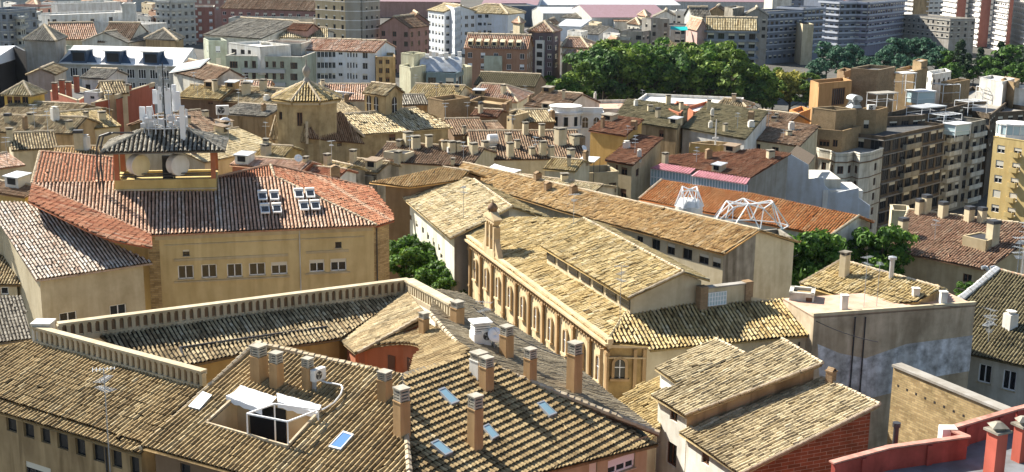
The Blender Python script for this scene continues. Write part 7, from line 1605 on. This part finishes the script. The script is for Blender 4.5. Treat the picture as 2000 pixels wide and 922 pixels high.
def tree_proto(name, kind, H_, Wd, leaf, n, mat, seed, trunk=.22):
    rg = np.random.default_rng(seed); t = thing(name, 'x', 'tree', (0, 0, -100))
    mb = MB(); th = H_*trunk; mb.bar((0, 0, -.5), (.1, 0, th), Wd*.035, n=7, r2=Wd*.026); mb.bar((.1, 0, th), (0, .1, H_*.75), Wd*.026, n=6, r2=.04)
    for i in range(7): a = i*2.4; z = th+(H_*.5)*i/7; mb.bar((0, 0, z), (math.cos(a)*Wd*.33, math.sin(a)*Wd*.33, z+H_*.16), Wd*.014, n=5, r2=.03)
    mb.build('trunk', BARK, t)
    K = 40 if kind != 'poplar' else 22; C = []; 
    for i in range(K):
        u = rg.normal(size=3); u /= np.linalg.norm(u); r = rg.uniform(.45, .95)
        if kind == 'cone': z = rg.uniform(0, 1)**1.2; a = rg.uniform(0, 6.28); rr = (1-z)*.95*rg.uniform(.5, 1); C.append((math.cos(a)*rr, math.sin(a)*rr, z*2-1, .30))
        else: C.append((u[0]*r, u[1]*r, u[2]*r, rg.uniform(.18, .40)))
    C = np.array(C); idx = rg.integers(0, K, n); dr = rg.normal(size=(n, 3)); dr /= np.linalg.norm(dr, axis=1)[:, None]; dr[:, 2] = np.abs(dr[:, 2])*.9+dr[:, 2]*.1
    pos = C[idx, :3]+dr*C[idx, 3][:, None]*rg.uniform(.6, 1.05, n)[:, None]; S = np.array([Wd/2, Wd/2, H_*(1-trunk)/2]); ctr = np.array([0, 0, H_*(1+trunk)/2]); pos = pos*S*.88+ctr
    nn = dr+rg.normal(0, .45, (n, 3)); nn /= np.linalg.norm(nn, axis=1)[:, None]; q = rg.normal(size=(n, 3)); ax = np.cross(nn, q); ax /= np.linalg.norm(ax, axis=1)[:, None]; ay = np.cross(nn, ax); s = leaf*rg.uniform(.6, 1.3, n)[:, None]
    V = np.stack([pos-ax*s*.6, pos-ay*s, pos+ax*s*.6, pos+ay*s], 1).reshape(-1, 3); me = bpy.data.meshes.new('crown'); me.vertices.add(n*4); me.vertices.foreach_set('co', V.ravel()); me.loops.add(n*4); me.loops.foreach_set('vertex_index', np.arange(n*4)); me.polygons.add(n); me.polygons.foreach_set('loop_start', np.arange(n)*4)
    ul = me.uv_layers.new(name='UVMap'); r = np.clip(rg.normal(.5, .22, n)+(C[idx, 3]-.34)*1.5, 0, 1); ul.data.foreach_set('uv', np.repeat(np.stack([r, r], 1), 4, axis=0).ravel()); me.materials.append(mat); me.update(calc_edges=True)
    _link(bpy.data.objects.new('crown', me), t); return t
L_GREEN2 = leafmat('leaves_light_green', [(.03, .065, .01), (.10, .17, .025), (.19, .28, .04), (.30, .38, .07)])
L_GREEN3 = leafmat('leaves_mid_green', [(.015, .04, .012), (.05, .11, .025), (.09, .18, .04), (.15, .26, .06)])
PT = [tree_proto('plane_tree', 'round', 19, 13, .55, 4600, m_, s_) for s_, m_ in ((1, L_GREEN), (2, L_GREEN2), (3, L_GREEN3), (9, L_GREEN2))]
PD = [tree_proto('broadleaf_tree', 'round', 15, 11, .5, 3600, L_BLUE, 4), tree_proto('conifer_tree', 'cone', 14, 9, .45, 3200, L_DARK, 5)]
PS = [tree_proto('small_tree', 'round', 9, 8, .4, 2400, L_GREEN, 6)]; PY = [tree_proto('willow_tree', 'round', 13, 12, .5, 3600, L_YEL, 7)]
PC = [tree_proto('courtyard_tree', 'round', 7, 6, .22, 4200, L_GREEN, 8, .15)]
used_ = set()
def plant(protos, k, px, py, label, group=None, scale=1.0, z=None):
    pr = protos[k % len(protos)]
    if z is None:
        zz = -5
        for _ in range(20): p = P(px, py, zz); zz = gz(p.x, p.y)
    else: zz = z
    p = P(px, py, zz); sc_ = scale*rng.uniform(.93, 1.07)
    if pr.name in used_: t = copy_tree(pr, p, rng.uniform(0, 6.28), label)
    else: used_.add(pr.name); t = pr; t.location = p; t['label'] = label
    t.scale = (sc_*rng.uniform(.95, 1.1),)*2+(sc_,)
    if group: t['group'] = group
    return t
k = 0
for row, (y, xs) in enumerate(((212, range(1140, 1500, 40)), (226, range(1112, 1520, 38)), (242, range(1100, 1520, 36)))):
    for x in xs:
        hx = (.72 if x < 1120 else .98 if x < 1150 else 1.22 if x < 1440 else .92)
        plant(PT, k, x+rng.uniform(-8, 8), y+rng.uniform(-3, 3), 'tall leafy green tree in the dense park grove', 'trees of the park grove', hx*(1.0 if row else .98)); k += 1
for x, y, s in ((1072, 190, .8), (1090, 205, .9), (1058, 205, .6), (1045, 210, .5)): plant(PS, 0, x, y, 'bushy tree at the left fringe of the park grove', 'trees at the left fringe', s)
plant(PD, 1, 990, 168, 'dark spreading conifer in front of the brown dormered apartments', None, .95)
plant(PY, 0, 1540, 232, 'yellow-green willow in front of the blue-grey apartments, right one', None, 1.35); plant(PY, 0, 1508, 226, 'yellow-green willow at the park edge, left one', None, 1.1); plant(PT, 1, 1572, 236, 'green tree below the right willow', None, .85)
for x, y, s in ((1612, 162, 1.16), (1636, 170, 1.04), (1665, 162, 1.04), (1592, 180, 0.88), (1692, 170, 0.88), (1650, 184, 0.88), (1705, 180, 0.8)): plant(PD, 0, x, y, 'blue-green tree in the shade before the blue-grey blocks', 'blue-green trees before the blocks', s)
for x, y, s in ((1722, 160, 0.97), (1748, 154, 1.15), (1775, 154, 1.22), (1800, 156, 1.19), (1825, 160, 1.01), (1760, 172, 0.86), (1790, 174, 0.86)): plant(PD, 0, x, y, 'tall dark blue-green tree left of the pink towers', 'tall dark trees left of the towers', s)
for x, y, s, kk in ((1845, 162, 1.02, 0), (1870, 164, 1.23, 1), (1886, 169, 0.98, 1), (1900, 170, 0.66, 0), (1925, 168, 0.98, 0), (1948, 162, 1.23, 1), (1972, 164, 1.15, 0), (1995, 172, 1.15, 1), (2020, 164, 1.07, 0), (1910, 154, 0.9, 1), (1940, 180, 0.74, 0), (1960, 176, 0.9, 1), (1858, 176, 0.82, 0), (1985, 180, 0.82, 0)):
    plant(PD if kk else PS, 1, x, y, 'dark conifer among the garden trees below the towers' if kk else 'bright green garden tree below the pink and white towers', 'garden conifers below the towers' if kk else 'garden trees below the towers', s if kk else s*1.5)
for i, (x, y, s, l) in enumerate(((1158, 52, 1.4, 'round dark tree in front of the lilac roofed shed'), (1192, 84, 1.1, 'green tree beside the little cream cottage'), (1140, 118, 1.0, 'dark green tree behind the left park trees'), (1060, 30, 1.0, 'small tree beside the navy shed'), (1010, 50, 1.0, 'tree behind the tall mauve apartments'), (1214, 60, 1.0, 'garden tree left of the grey balconied house'), (1205, 88, 1.0, 'green tree just above the park grove'))): plant(PS, 0, x, y, l, None, s)
# courtyard trees and garden trees nearer by
for i, (x, y, s, zz) in enumerate(((790, 480, .85, 6), (808, 510, .9, 6), (795, 545, 1.0, 6), (828, 545, .95, 6), (850, 570, .85, 6), (872, 580, .75, 6), (780, 455, .6, 7))):
    plant(PC, 0, x, y+40, 'leafy green tree in the narrow courtyard below the white convent wall', 'trees in the narrow courtyard', s, zz-2)
for i, (x, y, s, zz, l) in enumerate(((1716, 588, 1.45, 0, 'broad light green tree between the orange roof and the rust-brown roof'), (1668, 570, 1.2, 0, 'tree crown left of the broad light green one'), (1572, 606, 1.4, 0, 'small tree in the shade below the orange-roofed house'), (1612, 596, 1.35, 0, 'green tree against the white wall below the orange roof'), (1522, 602, 1.35, 0, 'dark shaded tree below the grey gable end'), (1760, 565, 1.0, 0, 'low bush in front of the rust-brown roofed house'), (1885, 600, .5, 2, 'small bright bush beside the vent pipes'), (1750, 540, .9, 0, 'small tree at the left corner of the rust-brown house'))):
    plant(PC, 0, x, y, l, None, s, zz)
for pr in PT+PD+PS+PY+PC:
    if pr['label'] == 'x':
        for c in list(pr.children): bpy.data.objects.remove(c)
        bpy.data.objects.remove(pr)
# ================= aerials, dishes, pipes on the roofs =================
NUMW = 'first second third fourth fifth sixth seventh eighth ninth tenth eleventh twelfth'.split()
AER = [(1210, 640, 5.0, 'thin aerial mast in front of the church side wall', 7), (1687, 600, 4.2, 'left one of two thin aerials on the pink roof terrace'), (1712, 598, 3.6, 'right one of two thin aerials on the pink roof terrace'), (1930, 655, 2.4, 'tall aerial on the olive roof above the brick wall'),
 (1225, 596, .9, 'short aerial at the corner of the clerestory roof'), (1120, 440, 3.0, 'thin pole at the top of the clerestory ridge'), (1500, 330, 3.4, 'aerial mast on the dark roof beside the blue-grey gable wall'), (95, 276, 4.2, 'thin mast among the tan roofs at the left edge'), (215, 240, 5, 'thin mast by the brick-red terrace wall'), (68, 250, 3.5, 'aerial beside the yellow turret'),
 (648, 322, 3.2, 'aerial on the small hipped house right of the dome'), (905, 312, 2.6, 'aerial among the chimneys left of the white canopy'), (1045, 300, 2.6, 'aerial behind the white canopy'), (1000, 262, 3, 'aerial on the broad brown centre roof'), (870, 236, 3, 'aerial at the ridge of the church nave'), (1240, 300, 3, 'aerial on the upper ochre house'), (1440, 252, 3, 'aerial on the right olive roof'),
 (1500, 250, 3.5, 'aerial beside the right olive roof ridge'), (480, 178, 3, 'aerial on the tan house left of the dome'), (380, 176, 3.2, 'aerial right of the antenna mast'), (905, 430, 3.6, 'thin lightning rod beside the bell gable'), (1930, 668, 2.2, 'aerial on the olive roof at the right edge'), (945, 652, 2.2, 'thin aerial between the rear vents of the courtyard house'), (800, 300, 2.6, 'aerial on the left terraced brown roof'), (1360, 318, 2.6, 'aerial left of the ochre rooftop box'), (1825, 470, 2.6, 'aerial on the rust-brown roof'), (560, 262, 2.0, 'short aerial on the skirt roof of the domed church')]
for i, a in enumerate(AER):
    q = hit(a[0], a[1])
    if q: aerial(q[0], a[3], a[2], i*.7, 2 if i % 3 else 3, 1.0, r=max(.02, (q[0]-EYE).length*.00022))
    else: print('aerial misses', a)
for i, (x, y, l) in enumerate(((440, 250, 'round grey dish on the brown roof right of the antenna mast'), (583, 322, 'white dish on the ochre gable wall in front of the dome'), (1905, 700, 'white dish under the eaves of the cream house'), (1140, 300, 'small dish on the chimney-crowded roof'), (1275, 262, 'small dish on the left olive roof'))):
    q = hit(x, y)
    if q: dish(q[0], l, .5 if i != 0 else .9, .3*i, .6, .8)
for x, y, l in ((1160, 300, 'small white air conditioner near the white canopy frame'), (880, 300, 'air conditioner beside the chimneys of the left terraced roof'), (1690, 744, 'white air conditioner box against the stained wall')):
    q = hit(x, y)
    if q: ac_unit(0, 0, l, 1.2, .5, .2, q[0])
# extra chimneys on middle roofs
for (rootn, lst) in (('house', [(60, 240), (20, 275), (420, 178), (640, 322), (690, 318), (520, 300)]), ):
    for i, (x, y) in enumerate(lst):
        q = hit(x, y)
        if q:
            own = min([o for o in COL.objects if o.parent is None and o.get('category') == 'house'], key=lambda o: (Vector((o.location.x, o.location.y, 0))-Vector((q[0].x, q[0].y, 0))).length)
            chimney(own, x, y, 1.5+.3*(i % 3), .8, .7, 'flat', rz=.3*i, pos=q[0])
q = hit(155, 292)
if q: chimney([o for o in COL.objects if o.parent is None and 'just behind the left end' in o.get('label', '')][0], 0, 0, 2.6, 1.15, .9, 'dark', rz=.2, pos=q[0])
# rainwater pipes and gutters
def downpipe(root, px, py, ztop, zbot, mat=DMET):
    """pipe on the wall seen at the pixel"""
    q = None
    for o in root.children:
        if 'wall' in o.name and o.type == 'MESH':
            me = o.data; d = ray(px, py).normalized(); L0 = root.location
            for p in me.polygons:
                n = p.normal; k = d.dot(n)
                if k > -1e-4: continue
                v0 = me.vertices[p.vertices[0]].co+L0; t = (v0-EYE).dot(n)/k; h_ = EYE+d*t
                vs_ = [me.vertices[i].co+L0 for i in p.vertices]; ax = Vector((-n.y, n.x, 0)).normalized(); us = [v.dot(ax) for v in vs_]; zs = [v.z for v in vs_]
                if abs(n.z) < .1 and min(us) <= h_.dot(ax) <= max(us) and min(zs) <= h_.z <= max(zs) and (q is None or t < q[0]): q = (t, h_, n.copy())
    if q: mb = MB(); a = q[1]+q[2]*.1; mb.bar((a.x, a.y, zbot), (a.x, a.y, ztop), .06, n=6); mb.build('drainpipe', mat, root, root.location)
downpipe(RB, 735, 500, 15.8, 2); downpipe(RB, 585, 470, 15.7, 6, ZINC); downpipe(lw, 210, 890, 15.7, 8); downpipe(CHU, 1352, 690, 12.2, 2, W_BROWN); downpipe(CHU, 1560, 672, 12.2, 2)

# many small stacks, roof hatches and aerials on the old town roofs
cnt = 0; tries = 0; near_ = []
while cnt < 95 and tries < 900:
    tries += 1; x, y = rng.uniform(10, 1560), rng.uniform(165, 372); q = hit(x, y); own = LAST[0]
    if not q or own is None or q[1].z > .999: continue
    D = (q[0]-EYE).length
    if D < 128 or own in (CHU, RB, tw, AW) or 'church' in own['category'] or any(k_ in own['label'] for k_ in ('pale wing', 'shaded eaves', 'vivid orange', 'turret', 'courtyard', 'convent', 'mansard', 'pink terrace')) or any((q[0]-p).length < 4.2 for p in near_): continue
    if sum(1 for ch in own.children if ch.name.startswith('chimney')) > 13: continue
    near_.append(q[0]); r_ = rng.random()
    if r_ < .62: w_ = rng.uniform(.5, 1.1); chimney(own, 0, 0, rng.choice([1.0, 1.3, 1.6, 2.0]), round(w_, 1), round(w_*rng.uniform(.7, 1), 1), rng.choice(['flat', 'brick', 'brick', 'dark', 'white', 'flat']), rz=rng.uniform(0, 1.5), pos=q[0])
    elif r_ < .80:
        n_ = q[1]; h_ = Vector((n_.x, n_.y, 0)).normalized(); s_ = h_.cross(Z); c_ = q[0]; mb = MB(); w_ = rng.uniform(.7, 1.3)
        mb.obox(c_+Z*.35+h_*.1, s_, h_, Z, w_, .8, .65); dm = mb.build('dormer', rng.choice([W_CREAM, W_TAN, W_WHITE]), own, own.location); mb = MB(); mb.obox(c_+Z*1.06+h_*.1, s_, (h_-Z*.12).normalized(), Z, w_+.15, 1.0, .06); mb.build('dormer_roof', rng.choice([T_BROWN, W_CONC, ZINC]), dm, own.location)
        mb = MB(); mb.obox(c_+Z*.5+h_*.905, s_, h_, Z, w_*.6, .02, .35); mb.build('pane', GLASS, dm, own.location)
    else: aerial(q[0], 'thin television aerial among the old town roofs behind the church', rng.uniform(2, 3.4), rng.uniform(0, 3), 2, 1.0, r=.03)
    cnt += 1
# overhead cables
def wire(a, b, sag, label, r=.03):
    t = thing('cable', label, 'cable', a); mb = MB(); n = 14; P_ = [a.lerp(b, i/n)-Z*sag*4*(i/n)*(1-i/n) for i in range(n+1)]
    for p, q in zip(P_[:-1], P_[1:]): mb.bar(p, q, r)
    mb.build('wire', DMET, t, t.location)
for a, b, sg, l in (((1687, 560, 17.5), (1925, 600, 14), .5, 'thin cable sagging from the pink terrace aerials to the olive roof'), ((925, 600, 19.5), (1130, 705, 18), .5, 'thin cable strung along the rear roof of the courtyard house'), ((1590, 625, 14.2), (1715, 668, 13.6), .2, 'thin cable fixed across the stained wall')):
    wire(P(*a), P(*b), sg, l)
# ---------- ground, sky, sun, camera ----------
gm = plain('street_ground', (.11, .105, .095), .95, noise=.2, scale=.05, stain=.2)
xs = [-3000, -1200, -500, -250]+list(range(-120, 200, 12))+[260, 500, 1200, 3000]; ys = [-200, 0, 60]+list(range(80, 900, 20))+[1100, 1600, 2600, 5000]
mb = MB(); mb.v = [(x, y, gz(x, y)) for y in ys for x in xs]; nx_ = len(xs)
for j in range(len(ys)-1):
    for i in range(nx_-1): mb.f.append((j*nx_+i, j*nx_+i+1, (j+1)*nx_+i+1, (j+1)*nx_+i)); mb.m.append(0); mb.uv += [(0, 0)]*4
g = mb.build('ground', gm, smooth=True); g['kind'] = 'structure'
w = bpy.data.worlds.new('World'); sc.world = w; w.use_nodes = True
nt = w.node_tree; bg = nt.nodes['Background']; sk = nt.nodes.new('ShaderNodeTexSky'); sk.sky_type = 'NISHITA'; sk.sun_disc = False
EL = math.radians(39); TR = math.radians(-38.5)
sd = Vector((-math.cos(TR)*math.cos(EL), -math.sin(TR)*math.cos(EL), math.sin(EL)))  # towards the sun
sk.sun_elevation = EL; sk.sun_rotation = math.atan2(sd.x, sd.y); sk.air_density = 1.2; sk.dust_density = .8
nt.links.new(sk.outputs[0], bg.inputs[0]); bg.inputs[1].default_value = .062
sl = bpy.data.lights.new('sun', 'SUN'); sl.energy = 5.0; sl.angle = math.radians(.5); sl.color = (1, .94, .82)
so = bpy.data.objects.new('sun', sl); COL.objects.link(so); so.rotation_euler = (-sd).to_track_quat('-Z', 'Y').to_euler()
hz = MB(); hz.box((-900, -30, -60), (1100, 1500, 62)); hm = bpy.data.materials.new('haze'); hm.use_nodes = True; hn = hm.node_tree; hn.nodes.remove(hn.nodes['Principled BSDF'])
pv_ = hn.nodes.new('ShaderNodeVolumePrincipled'); pv_.inputs['Density'].default_value = .00002; pv_.inputs['Color'].default_value = (.72, .84, 1, 1); pv_.inputs['Anisotropy'].default_value = .2
hn.links.new(pv_.outputs[0], hn.nodes['Material Output'].inputs['Volume']); ho = hz.build('haze', hm); ho['kind'] = 'stuff'; ho['label'] = 'thin blue air haze over the far city'; ho['category'] = 'haze'
cd = bpy.data.cameras.new('camera'); cd.lens = 36*FL/2000; cd.sensor_width = 36; cd.clip_start = 1; cd.clip_end = 6000
co = bpy.data.objects.new('camera', cd); COL.objects.link(co)
co.matrix_world = Matrix.Translation(EYE) @ Matrix((rt, up, -fw)).transposed().to_4x4()
sc.camera = co
vs = sc.view_settings; vs.view_transform = 'Standard'; vs.look = 'None'; vs.gamma = 1; vs.exposure = 1.28
sc.cycles.max_bounces = 5; sc.cycles.diffuse_bounces = 3; sc.cycles.volume_bounces = 0
print('tiles', TILECOUNT[0], 'objects', len(bpy.data.objects))
for h in HOUSE_LOG:
    if h[1] > 60 or h[2] > 30 or h[1] < 2 or h[2] < 1: print('ODD', h)
